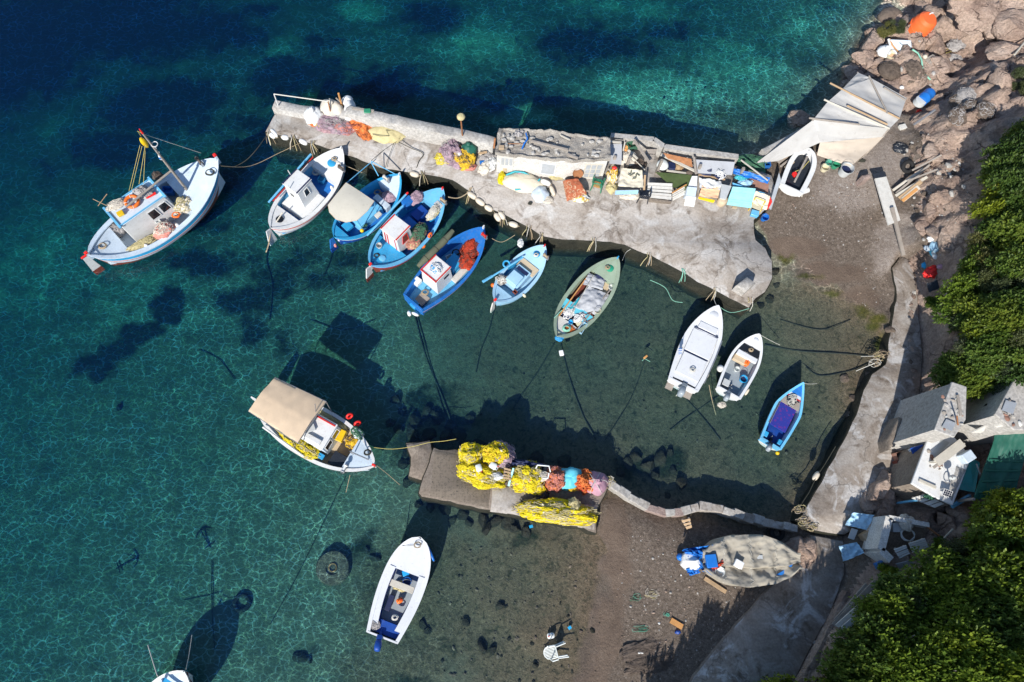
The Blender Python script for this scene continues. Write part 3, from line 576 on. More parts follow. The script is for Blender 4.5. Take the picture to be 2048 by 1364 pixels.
a_grass = gauss([(40, 100, 170, 150, 1.1), (250, 50, 220, 100, 1.05), (330, 215, 150, 90, 1), (230, 290, 110, 60, .9), (90, 330, 60, 40, .6), (850, 30, 90, 45, .95), (1180, 85, 150, 48, 1), (1020, 185, 120, 34, 1),
    (770, 165, 95, 50, 1), (600, 150, 130, 60, 1), (640, 80, 60, 40, .7), (1350, 60, 80, 40, .7), (420, 60, 150, 70, .95), (520, 15, 80, 30, .7), (500, 240, 90, 50, .75),
    (195, 722, 46, 30, 1.1), (240, 690, 44, 28, 1.1), (280, 655, 40, 26, 1.1), (320, 622, 36, 24, 1.1), (350, 598, 26, 20, 1.1), (400, 520, 100, 38, 1), (490, 600, 70, 36, .95), (560, 560, 60, 60, .8), (610, 510, 60, 50, .75), (510, 655, 36, 56, .85), (700, 520, 90, 40, .7),
    (630, 570, 70, 26, .7), (420, 440, 60, 40, .7), (460, 360, 60, 50, .7), (560, 690, 24, 60, .7), (860, 820, 80, 50, .85), (800, 880, 60, 60, .7), (940, 850, 50, 40, .7), (1320, 930, 60, 40, .8), (1260, 930, 40, 30, .8), (720, 1110, 30, 30, .8), (880, 1110, 50, 30, .5), (820, 1350, 60, 25, .7), (970, 1290, 40, 25, .65), (600, 1310, 40, 30, .5), (900, 1300, 30, 16, .55), (1050, 1090, 90, 25, .6), (1250, 800, 50, 20, .25), (880, 1240, 30, 30, .5)])
_px0 = np.array([[0.0]])
# how far right in the view a point lies decides sand or mud
_cx = GX / (GY * .33 + 30.0)
a_mud = np.clip((_cx + .3) / .5, 0, 1) * np.where(GY < 16.5 - .25 * np.maximum(0, GX - 3), 1, 0)
a_mud = np.maximum(blur(a_mud, 14), gauss([(860, 1200, 200, 160, .9), (1050, 1220, 180, 160, 1), (760, 1330, 140, 60, .8)]))
a_algae = gauss([(1575, 520, 35, 10, 1), (1620, 545, 40, 9, .95), (1665, 575, 30, 10, .85), (1710, 620, 30, 26, 1), (1740, 650, 30, 30, 1), (1765, 690, 14, 26, 1), (1490, 230, 140, 50, .75), (1620, 120, 60, 90, .75)])
a_algae = np.maximum(a_algae, gauss([(1655, 560, 60, 8, .5)]))
a_smooth = gauss([(1600, 500, 70, 16, 1), (1660, 540, 80, 20, 1), (1720, 590, 40, 30, .8), (1225, 1060, 26, 60, 1), (1235, 1150, 34, 80, 1), (1220, 1250, 34, 90, 1), (1200, 1340, 30, 90, 1), (1190, 1450, 40, 120, 1), (1320, 1060, 50, 30, .5)])
a_bright = gauss([(960, 90, 110, 70, .8), (720, 20, 60, 30, .8), (1300, 185, 200, 50, .85), (1480, 150, 150, 110, .7), (1620, 50, 90, 90, .55), (1050, 230, 80, 25, .8), (80, 520, 160, 150, .6), (300, 600, 200, 120, .5), (560, 100, 60, 60, .6), (350, 130, 60, 40, .5), (330, 380, 90, 40, .5), (100, 250, 60, 60, .5), (1250, 15, 150, 30, .7)])
a_pale = gauss([(1700, 375, 100, 50, 1), (1760, 325, 70, 50, 1), (1640, 330, 60, 40, .8), (1790, 470, 40, 50, 1), (1740, 240, 90, 60, .9), (1775, 520, 30, 40, .9)])
a_land = blur((GZ > .015).astype(float), 1)
def split_mesh(name, keep, mat, label=None, kind='structure'):
    ny, nx = GX.shape; idx = np.arange(ny * nx).reshape(ny, nx)
    q = np.stack([idx[:-1, :-1], idx[:-1, 1:], idx[1:, 1:], idx[1:, :-1]], -1).reshape(-1, 4)[keep.reshape(-1)]
    u, inv = np.unique(q, return_inverse=True); q = inv.reshape(-1, 4); v = np.stack([GX, GY, GZ], -1).reshape(-1, 3)[u]
    me = bpy.data.meshes.new(name); me.vertices.add(len(v)); me.vertices.foreach_set('co', v.astype(np.float32).ravel())
    me.loops.add(q.size); me.loops.foreach_set('vertex_index', q.astype(np.int32).ravel()); me.polygons.add(len(q)); me.polygons.foreach_set('loop_start', np.arange(0, q.size, 4, dtype=np.int32))
    me.polygons.foreach_set('use_smooth', np.ones(len(q), bool)); me.update(calc_edges=True)
    for nm, A in (('a_grass', a_grass), ('a_mud', a_mud), ('a_algae', a_algae), ('a_smooth', a_smooth), ('a_land', a_land), ('a_bright', a_bright), ('a_pale', a_pale)):
        at_ = me.attributes.new(nm, 'FLOAT', 'POINT'); at_.data.foreach_set('value', A.reshape(-1)[u].astype(np.float32))
    me.materials.append(MATS[mat]); o = bpy.data.objects.new(name, me); col.objects.link(o); o['kind'] = kind; return o
fz = (GZ[:-1, :-1] + GZ[1:, 1:] + GZ[:-1, 1:] + GZ[1:, :-1]) / 4; fh = (hill + outc)[:-1, :-1] > .5
split_mesh('seabed', (fz <= 0) & ~fh, 'shore'); split_mesh('beach', (fz > 0) & ~fh, 'shore'); split_mesh('rocky_hillside', fh, 'rock')
def GZI(x, y):
    i = int(np.clip(np.searchsorted(XS, x) - 1, 0, len(XS) - 2)); j = int(np.clip(np.searchsorted(YS, y) - 1, 0, len(YS) - 2))
    u = (x - XS[i]) / (XS[i + 1] - XS[i]); w = (y - YS[j]) / (YS[j + 1] - YS[j])
    return float(GZ[j, i] * (1 - u) * (1 - w) + GZ[j, i + 1] * u * (1 - w) + GZ[j + 1, i] * (1 - u) * w + GZ[j + 1, i + 1] * u * w)
def g(px, py, dz=0):
    """point on the built terrain seen at a pixel"""
    lo, hi = -6.0, 10.0; z = hi
    while z > lo:
        p = at(px, py, z)
        if GZI(p.x, p.y) >= z: break
        z -= .06
    p = at(px, py, z + .03); return Vector((p.x, p.y, GZI(p.x, p.y) + dz))
# ---------------------------------------------------------------- sea surface
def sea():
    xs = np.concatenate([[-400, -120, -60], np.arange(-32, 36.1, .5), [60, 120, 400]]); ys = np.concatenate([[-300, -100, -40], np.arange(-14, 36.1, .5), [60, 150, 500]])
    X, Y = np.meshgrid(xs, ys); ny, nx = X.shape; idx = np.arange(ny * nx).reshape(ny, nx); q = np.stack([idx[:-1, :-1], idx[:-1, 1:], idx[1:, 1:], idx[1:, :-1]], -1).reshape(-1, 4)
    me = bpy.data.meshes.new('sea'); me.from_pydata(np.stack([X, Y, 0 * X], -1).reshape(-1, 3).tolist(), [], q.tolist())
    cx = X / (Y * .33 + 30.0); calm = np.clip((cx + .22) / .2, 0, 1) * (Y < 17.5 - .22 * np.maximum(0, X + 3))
    caustic = blur(1 - .93 * calm.astype(float), 3) * np.clip(1.42 + .36 * gz_arr(np.clip(X, -45, 48), np.clip(Y, -24, 48)), .28, 1)  # strength of the caustic light painted into the water surface
    a = me.attributes.new('a_caustic', 'FLOAT', 'POINT'); a.data.foreach_set('value', caustic.reshape(-1).astype(np.float32))
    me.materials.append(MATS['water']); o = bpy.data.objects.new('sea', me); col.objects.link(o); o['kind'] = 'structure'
sea()
# ---------------------------------------------------------------- slabs cast in place: pier, path, jetty
def slab(name, pts, zt, zb, mats, jit=.05, seed=1, parent=None, step=.3, batter=.12, **kw):
    """pts: (px, py) or (px, py, z) outline of the top; sides run down to zb with a worn edge"""
    P = [at(p[0], p[1], p[2] if len(p) > 2 else zt) for p in pts]
    if sum(a.x * b.y - b.x * a.y for a, b in zip(P, P[1:] + P[:1])) < 0: P.reverse()
    Q = []
    for a, b in zip(P, P[1:] + P[:1]):
        n = max(1, int((b - a).length / step)); Q += [a.lerp(b, k / n) for k in range(n)]
    n = len(Q); nor = []
    for i in range(n):
        d = Q[(i + 1) % n] - Q[i - 1]; nor.append(Vector((d.y, -d.x, 0)).normalized())
    J = [q + nor[i] * jit * 2 * noise.fractal(Vector((q.x * 1.3 + seed * 9, q.y * 1.3, .0)), 1, 2, 4) for i, q in enumerate(Q)]
    rings = [[j + nor[i] * (batter + .6 * jit * noise.noise(Vector((j.x * 2, j.y * 2, seed)))) + Vector((0, 0, zb - j.z)) for i, j in enumerate(J)],
             [j + nor[i] * batter * .4 + Vector((0, 0, (zb - j.z) * .4 )) + nor[i] * jit * noise.noise(Vector((j.x * 3, j.y * 3, seed + 5))) for i, j in enumerate(J)],
             [j + Vector((0, 0, -.05 - .03 * abs(noise.noise(Vector((j.x * 4, j.y * 4, 1)))))) for j in J], [j - nor[i] * .05 for i, j in enumerate(J)]]
    mb = MB(); vs = [p for r in rings for p in r]; fs = []; mi = []
    for k in range(3):
        for i in range(n): fs.append((k * n + i, k * n + (i + 1) % n, (k + 1) * n + (i + 1) % n, (k + 1) * n + i)); mi.append(1 if len(mats) > 1 else 0)
    for t in tessellate_polygon([[Vector((p.x, p.y, 0)) for p in rings[3]]]):
        a, b, c = (rings[3][k] for k in t); f = tuple(3 * n + k for k in t)
        if (b - a).cross(c - a).z < 0: f = f[::-1]
        fs.append(f); mi.append(0)
    mb.add(vs, fs, mi); return mb.build(name, mats, parent, ang=60, **kw)
PZ = .85   # pier deck height
pier = thing('stone_pier', 'long bent concrete fishing pier with parapet crossing the harbour', 'pier', at(1100, 420, 0))
slab('deck', [(529, 264), (640, 293), (700, 314), (770, 340), (850, 350), (905, 362), (940, 385), (985, 420), (1040, 447), (1085, 475), (1130, 481), (1190, 483), (1250, 491), (1300, 512), (1360, 543), (1420, 578), (1498, 617), (1512, 598),
    (1532, 586), (1546, 556), (1545, 522), (1532, 496), (1512, 480), (1508, 440), (1530, 425), (1556, 380), (1545, 350), (1500, 330), (1440, 325), (1380, 318), (1300, 292), (1230, 285), (1100, 275), (985, 292), (930, 274), (830, 252), (700, 222), (556, 212)], PZ, -3.2, ['concrete', 'wet_rock'], .035, 3, pier, batter=.05)
def wall_px(name, pts, zs0, h, w, mat, parent=None, jit=.03, side=1, seed=0, **kw):
    """free-standing wall: pts are pixels of the foot's near edge, built w thick away from it"""
    P = [at(x, y, z) for (x, y), z in zip(pts, zs0)]; Q = []; H = []
    for k, (a, b) in enumerate(zip(P, P[1:])):
        n = max(1, int((b - a).length / .3))
        for q in range(n): Q.append(a.lerp(b, q / n)); H.append(h[k] + (h[k + 1] - h[k]) * q / n if isinstance(h, list) else h)
    Q.append(P[-1]); H.append(h[-1] if isinstance(h, list) else h); n = len(Q); vs = []; fs = []
    for i in range(n):
        d = (Q[min(i + 1, n - 1)] - Q[max(i - 1, 0)]); d.z = 0; m = Vector((-d.y, d.x, 0)).normalized() * side; q = Q[i]
        j1 = jit * noise.noise(q * 2.2 + Vector((seed, 0, 0))); j2 = jit * 1.6 * noise.noise(q * 3.1 + Vector((0, seed, 4)))
        vs += [q - Vector((0, 0, .3)), q + m * (.02 + j1) + Vector((0, 0, H[i] - .03 + j2)), q + m * .05 + Vector((0, 0, H[i] + j2)), q + m * (w - .04) + Vector((0, 0, H[i] + j2 * .6)), q + m * (w + j1) + Vector((0, 0, H[i] - .04)), q + m * (w + .05) - Vector((0, 0, .6))]
    for i in range(n - 1):
        for k in range(5):
            f = (i * 6 + k, (i + 1) * 6 + k, (i + 1) * 6 + k + 1, i * 6 + k + 1); fs.append(f if side < 0 else f[::-1])
    fs += [tuple(range(6))[::side], tuple(range((n - 1) * 6, n * 6))[::-side]]
    return MB().add(vs, fs).build(name, mat, parent, ang=50, **kw)
wall_px('parapet', [(548, 226), (600, 237), (680, 246), (700, 250), (840, 283), (930, 300), (985, 312)], [PZ] * 7, [.35, .35, .4, .85, .95, .9, .85], .55, 'concrete_pale', pier, .04, 1)
# broken old concrete blocks on the pier
slab('concrete_block', [(1473, 570), (1495, 553), (1512, 566), (1492, 582)], PZ + .62, PZ - .1, ['concrete_pale'], .02, 2, batter=.02, label='rough concrete mooring block near the pier tip', cat='block')
# path round the harbour and the ramp below it
path = slab('path', PATH, .85, -1.2, ['path_concrete', 'wet_rock'], .03, 5, kind='structure')
ramp = slab('ramp', RAMP, .7, -.4, ['path_concrete', 'concrete_dark'], .03, 6, kind='structure')
hw = thing('harbour_wall', 'low curved concrete wall between the beach and inner harbour', 'wall', at(1400, 1030, 0)); _hp = [(1212, 972), (1250, 1000), (1290, 1022), (1330, 1035), (1362, 1032), (1395, 1022), (1440, 1028), (1480, 1042), (1520, 1053), (1560, 1060), (1585, 1066)]; _hq = []
for (xa, ya), (xb, yb) in zip(_hp, _hp[1:]): _hq += [(xa, ya), ((xa + xb) / 2, (ya + yb) / 2)]
_hq.append(_hp[-1]); _rn = random.Random(8)
for k in range(len(_hq) - 1):
    A, B_ = at(*_hq[k], .2), at(*_hq[k + 1], .2); d = (B_ - A).normalized(); n_ = Vector((-d.y, d.x, 0)); e = _rn.uniform(-.03, .03); h0, w0 = .42 + _rn.uniform(-.05, .04), .34 + _rn.uniform(-.04, .05); lo = [A - d * .03 + n_ * e, B_ + d * .01 + n_ * e, B_ + d * .01 + n_ * (e + w0), A - d * .03 + n_ * (e + w0)]
    MB().hexa([p - Vector((0, 0, .9)) for p in lo], [p + Vector((_rn.uniform(-.02, .02), _rn.uniform(-.02, .02), h0 + _rn.uniform(-.03, .03))) for p in lo]).build('wall_block', _rn.choice(['concrete_pale', 'concrete_pale', 'concrete', 'coral_stone']), hw, bev=.03)
wall_px('boundary_wall', [(1519, 330), (1560, 309), (1600, 286), (1652, 258)], [.5, .6, .8, 1.0], .9, .4, 'concrete_pale', None, .04, 1, label='pale sloping concrete wall beside the big grey tent', cat='wall')
wall_px('kerb_wall', [(1586, 1364), (1620, 1300), (1655, 1230), (1680, 1180)], [1.05, 1.0, .95, .9], .45, .35, 'rock', None, .08, -1, label='low dry stone edging beside the shaded ramp under shrubs', cat='wall')
# ---------------------------------------------------------------- the small jetty
JZ = .62
jetty = thing('net_jetty', 'short concrete jetty carrying yellow fishing nets', 'jetty', at(1020, 960, 0))
slab('deck', [(866, 893), (925, 902), (1010, 918), (1060, 925), (1200, 940), (1218, 975), (1200, 1012), (1192, 1066), (1100, 1042), (1040, 1032), (985, 1024), (842, 996), (836, 986)], JZ, -1.4, ['concrete_dark', 'wet_rock'], .05, 4, jetty)
slab('slab', [(984, 968), (1044, 976), (1040, 1032), (980, 1023)], JZ + .03, JZ - .1, ['concrete'], .015, 7, jetty, batter=0)
slab('slab', [(1150, 1005), (1196, 1010), (1190, 1062), (1120, 1045), (1125, 1020)], JZ + .02, JZ - .1, ['concrete'], .015, 8, jetty, batter=0)
slab('footing', [(812, 886), (858, 884), (872, 900), (862, 950), (846, 962), (818, 952), (815, 930)], .5, -1.4, ['concrete_dark', 'wet_rock'], .12, 9, jetty)
slab('patterned_mat', [(868, 897), (928, 910), (930, 950), (985, 966), (978, 1018), (858, 993), (864, 940)], JZ + .012, JZ - .05, ['rug_grey'], .01, 10, None, batter=0, label='worn grey patterned mat spread on the small jetty', cat='mat')
# ---------------------------------------------------------------- boats
class Boat:
    def __init__(s, label, bow, stern, B, H=.55, br=.45, sr=.3, kind='double', tm=.5, bands=None, inner='white', floor='white', gun='white', fz=.12, draft=.3, tw=.78, cw=.1, pb=2.3, qb=.8, name='fishing_boat', roll=0, rake=.25, zoff=0):
        a = at(*bow, H + br + zoff); b = at(*stern, H + sr + zoff); c = (a + b) / 2; s.L = Vector((a.x - b.x, a.y - b.y, 0)).length; s.rz = math.atan2(a.y - b.y, a.x - b.x)
        s.root = thing(name, label, 'boat', (c.x, c.y, zoff), s.rz, rx=roll); s.T = WORLD[s.root.name]
        s.B, s.H, s.br, s.sr, s.kind, s.tm, s.tw, s.pb, s.qb, s.fz = B, H, br, sr, kind, tm, tw, pb, qb, fz
        L = s.L; n = 26; ts = [k / n for k in range(n + 1)]; bands = bands or [(.2, 'cyanblue'), (9, 'white')]
        mats = []; [mats.append(m) for _, m in bands if m not in mats]
        def yz(t, z): q = max(0, (z + draft) / (s.sheer(t) + draft)); q = min(1, q); return s.half(t) * (1 - (1 - q) ** 2.8) ** .62
        ds = [0] + [d for d, _ in bands[:-1]]; rows = []
        for t in ts:
            sh = s.sheer(t); zr = [sh - d for d in ds]; lo = zr[-1]; zr += [lo + (-draft - lo) * k for k in (.4, .75, .93, 1)]
            rows.append([(t, z) for z in zr])
        m = len(rows[0]); vs = []; fs = []; mi = []
        for sd in (1, -1):
            o = len(vs)
            for i, t in enumerate(ts):
                for (_, z) in rows[i]:
                    x = -L / 2 + L * t - rake * max(0, (s.sheer(t) - z)) * (t ** 7) + (rake * .6 * max(0, s.sheer(t) - z) * (1 - t) ** 7 if kind == 'double' else 0)
                    vs.append((x, sd * yz(t, z), z))
            for i in range(n):
                for k in range(m - 1):
                    f = (o + i * m + k, o + (i + 1) * m + k, o + (i + 1) * m + k + 1, o + i * m + k + 1); fs.append(f if sd < 0 else f[::-1])
                    mi.append(mats.index(bands[min(k, len(bands) - 1)][1]))
        if kind == 'transom':
            h = len(vs) // 2; fs.append(tuple(range(m)) + tuple(h + k for k in reversed(range(m)))); mi.append(mats.index(bands[-1][1]))
        MB(s.T).add(vs, fs, mi).build('hull', mats, s.root, ang=50)
        # lining and floor boards
        vs = []; fs = []; t0 = .0 if kind == 'transom' else .05; ti = [t0 + (0.95 - t0) * k / 20 for k in range(21)]
        for t in ti:
            x = -L / 2 + L * t + (.06 if kind == 'transom' and t == 0 else 0); h = max(.012, s.half(t) - .05); hf = max(.01, h * .86)
            vs += [(x, h, s.sheer(t) - .01), (x, hf, fz), (x, -hf, fz), (x, -h, s.sheer(t) - .01)]
        for i in range(20): a = i * 4; fs += [(a, a + 1, a + 5, a + 4), (a + 1, a + 2, a + 6, a + 5), (a + 2, a + 3, a + 7, a + 6)]
        fs += [(0, 3, 2, 1), (80, 81, 82, 83)]; mi = [0, 1, 0] * 20 + [0, 0]
        MB(s.T).add(vs, fs, mi).build('lining', [inner, floor], s.root, ang=40)
        vs = []; fs = []
        tg = [k / 30 for k in range(31)]
        for sd in (1, -1):
            o = len(vs)
            for t in tg:
                x = -L / 2 + L * t; h = s.half(t); z = s.sheer(t); w = min(cw, h)
                vs += [(x, sd * (h + .03), z - .03), (x, sd * (h + .03), z + .03), (x, sd * max(0, h - w), z + .03), (x, sd * max(0, h - w), z - .03)]
            for i in range(30):
                for k in range(4):
                    f = (o + i * 4 + k, o + (i + 1) * 4 + k, o + (i + 1) * 4 + (k + 1) % 4, o + i * 4 + (k + 1) % 4); fs.append(f if sd < 0 else f[::-1])
            fs += [(o, o + 1, o + 2, o + 3), (o + 120, o + 121, o + 122, o + 123)]
        MB(s.T).add(vs, fs).build('gunwale', gun, s.root, ang=40)
        if kind == 'transom':
            w = s.half(0) * 2 - .04; MB(s.T).box((-L / 2 + .03, 0, (s.sheer(0) + .0) / 2 + fz / 2 + .02), (.07, w, s.sheer(0) - fz + .05)).build('transom', gun, s.root)
    def half(s, t):
        t = min(1, max(0, t)); b = s.B / 2
        if t > s.tm: u = (1 - t) / (1 - s.tm); return b * (1 - (1 - u) ** s.pb) ** s.qb
        if s.kind == 'transom': return b * (s.tw + (1 - s.tw) * math.sin(math.pi / 2 * t / s.tm))
        u = t / s.tm; return b * (1 - (1 - u) ** 2.5) ** .72
    def sheer(s, t): return s.H + s.br * max(0, (t - .35) / .65) ** 2.2 + s.sr * max(0, (.4 - t) / .4) ** 2
    def P(s, t, q, dz=0): return s.T @ Vector((-s.L / 2 + s.L * t, q * s.half(t), s.sheer(t) + dz))
    def l(s, px, py, z):
        return s.T.inverted() @ at(px, py, z)
    def deck(s, t0, t1, mat, name='foredeck', dz=-.03, cam=.04, bulk=None, inset=.03):
        n = 14; vs = []; fs = []
        for i in range(n + 1):
            t = t0 + (t1 - t0) * i / n; h = max(.005, s.half(t) - inset); z = s.sheer(t) + dz; x = -s.L / 2 + s.L * t
            vs += [(x, h, z), (x, h * .5, z + cam * .75), (x, 0, z + cam), (x, -h * .5, z + cam * .75), (x, -h, z)]
        for i in range(n):
            for k in range(4): fs.append((i * 5 + k, i * 5 + k + 1, i * 5 + k + 6, i * 5 + k + 5))
        mi = [0] * len(fs); mats = [mat]
        te = t0 if t0 > 1 - t1 else t1; i = 0 if te == t0 else n * 5; x = -s.L / 2 + s.L * te; h = s.half(te) * .9
        b = len(vs); vs += [(x, -h, s.fz), (x, h, s.fz)]; fs.append((i, i + 1, i + 2, i + 3, i + 4, b, b + 1)); mi.append(1); mats.append(bulk or mat)
        return MB(s.T).add(vs, fs, mi).build(name, mats, s.root, ang=50)
    def stem(s, h=.22, mat='white', cap=None, w=.07):
        p = Vector((s.L / 2 - .03, 0, s.sheer(1))); m = MB(s.T).box((p.x, 0, p.z + h / 2 - .15), (.14, w, h + .3), tp=.8); o = m.build('stem_post', mat, s.root, bev=.012)
        if cap: MB(s.T).box((p.x, 0, p.z + h + .02), (.17, w + .05, .12), tp=.8).build('cap', cap, o, bev=.02)
    def sternpost(s, h=.15, mat='white', cap=None):
        m = MB(s.T).box((-s.L / 2 + .02, 0, s.sheer(0) + h / 2 - .2), (.12, .07, h + .4)); o = m.build('stern_post', mat, s.root, bev=.012)
        if cap: MB(s.T).box((-s.L / 2 + .02, 0, s.sheer(0) + h), (.15, .11, .12)).build('cap', cap, o, bev=.02)
    def rudder(s, l=.55, top='white', low='redbrown', cap=None):
        x = -s.L / 2 - .02; z = s.sheer(0); m = MB(s.T)
        m.hexa([(x, -.03, -.25), (x - l * .9, -.03, -.25), (x - l * .9, .03, -.25), (x, .03, -.25)], [(x, -.03, .16), (x - l * .85, -.03, .16), (x - l * .85, .03, .16), (x, .03, .16)], 1)
        m.hexa([(x, -.03, .16), (x - l * .85, -.03, .16), (x - l * .85, .03, .16), (x, .03, .16)], [(x - .02, -.03, z - .02), (x - l * .5, -.03, z + .05), (x - l * .5, .03, z + .05), (x - .02, .03, z - .02)], 0)
        o = m.build('rudder', [top, low], s.root)
        if cap: MB(s.T).box((x - l * .3, 0, z + .06), (.26, .08, .08)).build('cap', cap, o, bev=.01)
    def thwart(s, t, w, mat, z=None, name='thwart'):
        h = s.half(t) - .06; return MB(s.T).box((-s.L / 2 + s.L * t, 0, z or s.sheer(t) - .14), (w, 2 * h, .04)).build(name, mat, s.root)
    def hatch(s, t, q, d, mat, dz=.05, name='hatch'):
        p = s.P(t, q, dz)
        return MB(TR(p, s.rz)).lathe([(d / 2, -.05), (d / 2, 0), (d / 2 - .03, .02), (0, .025)], 18).build(name, mat, s.root)
    def poles(s, pts, r, mat, name='rail'):
        for pp in pts: MB(s.T).tube(pp, r, 6).build(name, mat, s.root)
    def winch(s, t, q, mat='steel', drum='rope_tan', w=.34):
        p = s.T.inverted() @ s.P(t, q, .1); m = MB(s.T)
        m.box((p.x, p.y, p.z - .02), (.1, w + .1, .08)); [m.box((p.x, p.y + e * (w / 2 + .03), p.z + .1), (.06, .03, .26)) for e in (-1, 1)]
        o = m.build('net_roller', mat, s.root)
        MB(s.T @ TR((p.x, p.y, p.z + .15), 0, R(90))).lathe([(.1, -w / 2), (.1, -w / 2 + .02), (.055, -w / 2 + .05), (.055, w / 2 - .05), (.1, w / 2 - .02), (.1, w / 2)], 14).build('drum', drum, o)
def cabin(bt, corners, z0, h, wall='white', roof='white', tp=.86, over=.05, shift=0.0, stripes=None, name='wheelhouse', rail=None):
    """corners: (x0, x1, y0, y1) in boat metres; returns part and a face() giving points on its walls"""
    x0, x1, y0, y1 = corners; cx, cy = (x0 + x1) / 2 + shift, (y0 + y1) / 2; hx, hy = (x1 - x0) / 2 * tp, (y1 - y0) / 2 * tp
    lo = [(x0, y0, z0), (x1, y0, z0), (x1, y1, z0), (x0, y1, z0)]; hi = [(cx - hx, cy - hy, z0 + h), (cx + hx, cy - hy, z0 + h), (cx + hx, cy + hy, z0 + h), (cx - hx, cy + hy, z0 + h)]
    o = MB(bt.T).hexa(lo, hi).build(name, wall, bt.root, bev=.025)
    e = over; zr = z0 + h; m = MB(bt.T); rl = [(cx - hx - e, cy - hy - e), (cx + hx + e, cy - hy - e), (cx + hx + e, cy + hy + e), (cx - hx - e, cy + hy + e)]
    m.hexa([(a, b, zr) for a, b in rl], [(a, b, zr + .05) for a, b in rl]); ro = m.build('roof', roof, bt.root, bev=.02)
    def face(f, u, v, d=.0):
        a, b = {'s': (0, 1), 'f': (1, 2), 'p': (2, 3), 'b': (3, 0)}[f]; A, B_, C, D = (Vector(k) for k in (lo[a], lo[b], hi[b], hi[a]))
        p = A.lerp(B_, u).lerp(D.lerp(C, u), v); n = (B_ - A).cross(D - A).normalized(); return p + n * d
    def window(f, u0, u1, v0, v1, mat='glass_dark', frame='white', name='window', sk=0):
        q = [face(f, u0 + sk, v1, .004), face(f, u0, v0, .004), face(f, u1, v0, .004), face(f, u1, v1, .004)]; q2 = [face(f, u0 + sk, v1, .02), face(f, u0, v0, .02), face(f, u1, v0, .02), face(f, u1, v1, .02)]
        w = MB(bt.T).hexa(q, q2).build(name, mat, o)
        m = MB(bt.T)
        for i in range(4): m.bar(q2[i], q2[(i + 1) % 4], .03, .03)
        if frame: m.build('window_frame', frame, o)
        return w
    if stripes:
        for (f, u0, u1, v0, v1, mt) in stripes:
            q = [face(f, u0, v0, .003), face(f, u1, v0, .003), face(f, u1, v1, .003), face(f, u0, v1, .003)]; q2 = [face(f, u0, v0, .009), face(f, u1, v0, .009), face(f, u1, v1, .009), face(f, u0, v1, .009)]
            MB(bt.T).hexa(q, q2).build('stripe', mt, o)
    if rail:
        zz = zr + .07
        for yy in (cy - hy, cy + hy): MB(bt.T).box((cx, yy, zz), (hx * 2 + .08, .05, .06)).build('roof_rail', rail, ro)
    return o, face, window, (cx, cy, zr + .05, hx, hy)
def outboard(bt, tilt=60, q=0, cowl='engine_grey', leg='engine_black', s=1.0, steer=0):
    """outboard motor clamped on the transom, tilted up"""
    p = Vector((-bt.L / 2 + .02, q, bt.sheer(0) + .05)); T = bt.T @ TR(p, R(steer)) @ Matrix.Rotation(R(-tilt), 4, 'Y') @ Matrix.Scale(s, 4)
    # in this frame -z is the leg, +z the cowl, motor behind (-x)
    o = MB(T).add(*blockring([(-.1, .1, .28, .2), (-.12, .2, .4, .27), (-.13, .38, .42, .29), (-.12, .5, .34, .24), (-.1, .54, .18, .14)])).build('motor', cowl, bt.root, ang=45)
    MB(T).add(*blockring([(-.13, -.75, .17, .05), (-.12, -.45, .13, .1), (-.11, .0, .16, .12), (-.1, .12, .2, .16)])).build('shaft', leg, o)
    m = MB(T).box((-.14, 0, -.47), (.3, .2, .02)).box((.0, 0, .03), (.14, .22, .16))
    m.build('bracket', leg, o)
    mb = MB(T @ TR((-.14, 0, -.68), 0, 0, R(90))).lathe([(.02, -.2), (.055, -.1), (.06, .06), (.02, .2)], 10)
    for k in range(3):
        a = k * 2.094; mb.box((math.cos(a) * .09, math.sin(a) * .09, -.14), (.11, .07, .015), rz=a, rx=.4)
    mb.build('propeller', 'steel', o)
    return o
def blockring(secs, n=12):
    """stack of rounded rectangles (x centre, z, length, width)"""
    vs, fs = [], []
    for x, z, lx, wy in secs:
        for k in range(n):
            a = 6.28319 * (k + .5) / n; c, d = math.cos(a), math.sin(a); e = .55
            vs.append((x + lx / 2 * math.copysign(abs(c) ** e, c), wy / 2 * math.copysign(abs(d) ** e, d), z))
    m = len(secs)
    for i in range(m - 1):
        for k in range(n): fs.append((i * n + k, i * n + (k + 1) % n, (i + 1) * n + (k + 1) % n, (i + 1) * n + k))
    fs += [tuple(reversed(range(n))), tuple(range((m - 1) * n, m * n))]; return vs, fs
# ---------------------------------------------------------------- small gear used everywhere
def bucket(p, r, h, mat, label, group=None, tilt=0, rz=0, fill=None, name='bucket', cat='bucket'):
    T = TR(p, rz, tilt); t = thing(name, label, cat, p, 0, group); m = MB(T).lathe([(r * .8, 0), (r, h), (r + .015, h), (r + .015, h - .03)], 16, cap=False)
    m.lathe([(r - .012, h), (r * .8 - .012, .03), (.0, .03)], 16, cap=False); m.build('tub', mat, t)
    MB(T @ TR((0, 0, h), 0, R(62))).torus(r + .005, .008, n=16, k=5).build('handle', 'steel', t)
    if fill: MB(T).lathe([(r * .9, h * .55), (0, h * .57)], 14, cap=False).build('contents', fill, t)
    return t
def crate(p, d, mat, label, rz=0, group=None, name='crate', cat='crate', lid=None):
    T = TR(p, rz); m = MB(T); x, y, z = d; w = .025
    m.box((0, 0, w / 2), (x, y, w)); [m.box((0, e * (y / 2 - w / 2), z / 2), (x, w, z)) for e in (-1, 1)]; [m.box((e * (x / 2 - w / 2), 0, z / 2), (w, y - 2 * w, z)) for e in (-1, 1)]
    if lid: m.box((0, 0, z + .01), (x + .02, y + .02, .03), mi=1)
    return m.build(name, [mat] + ([lid] if lid else []), None, label, cat, group, bev=.006)
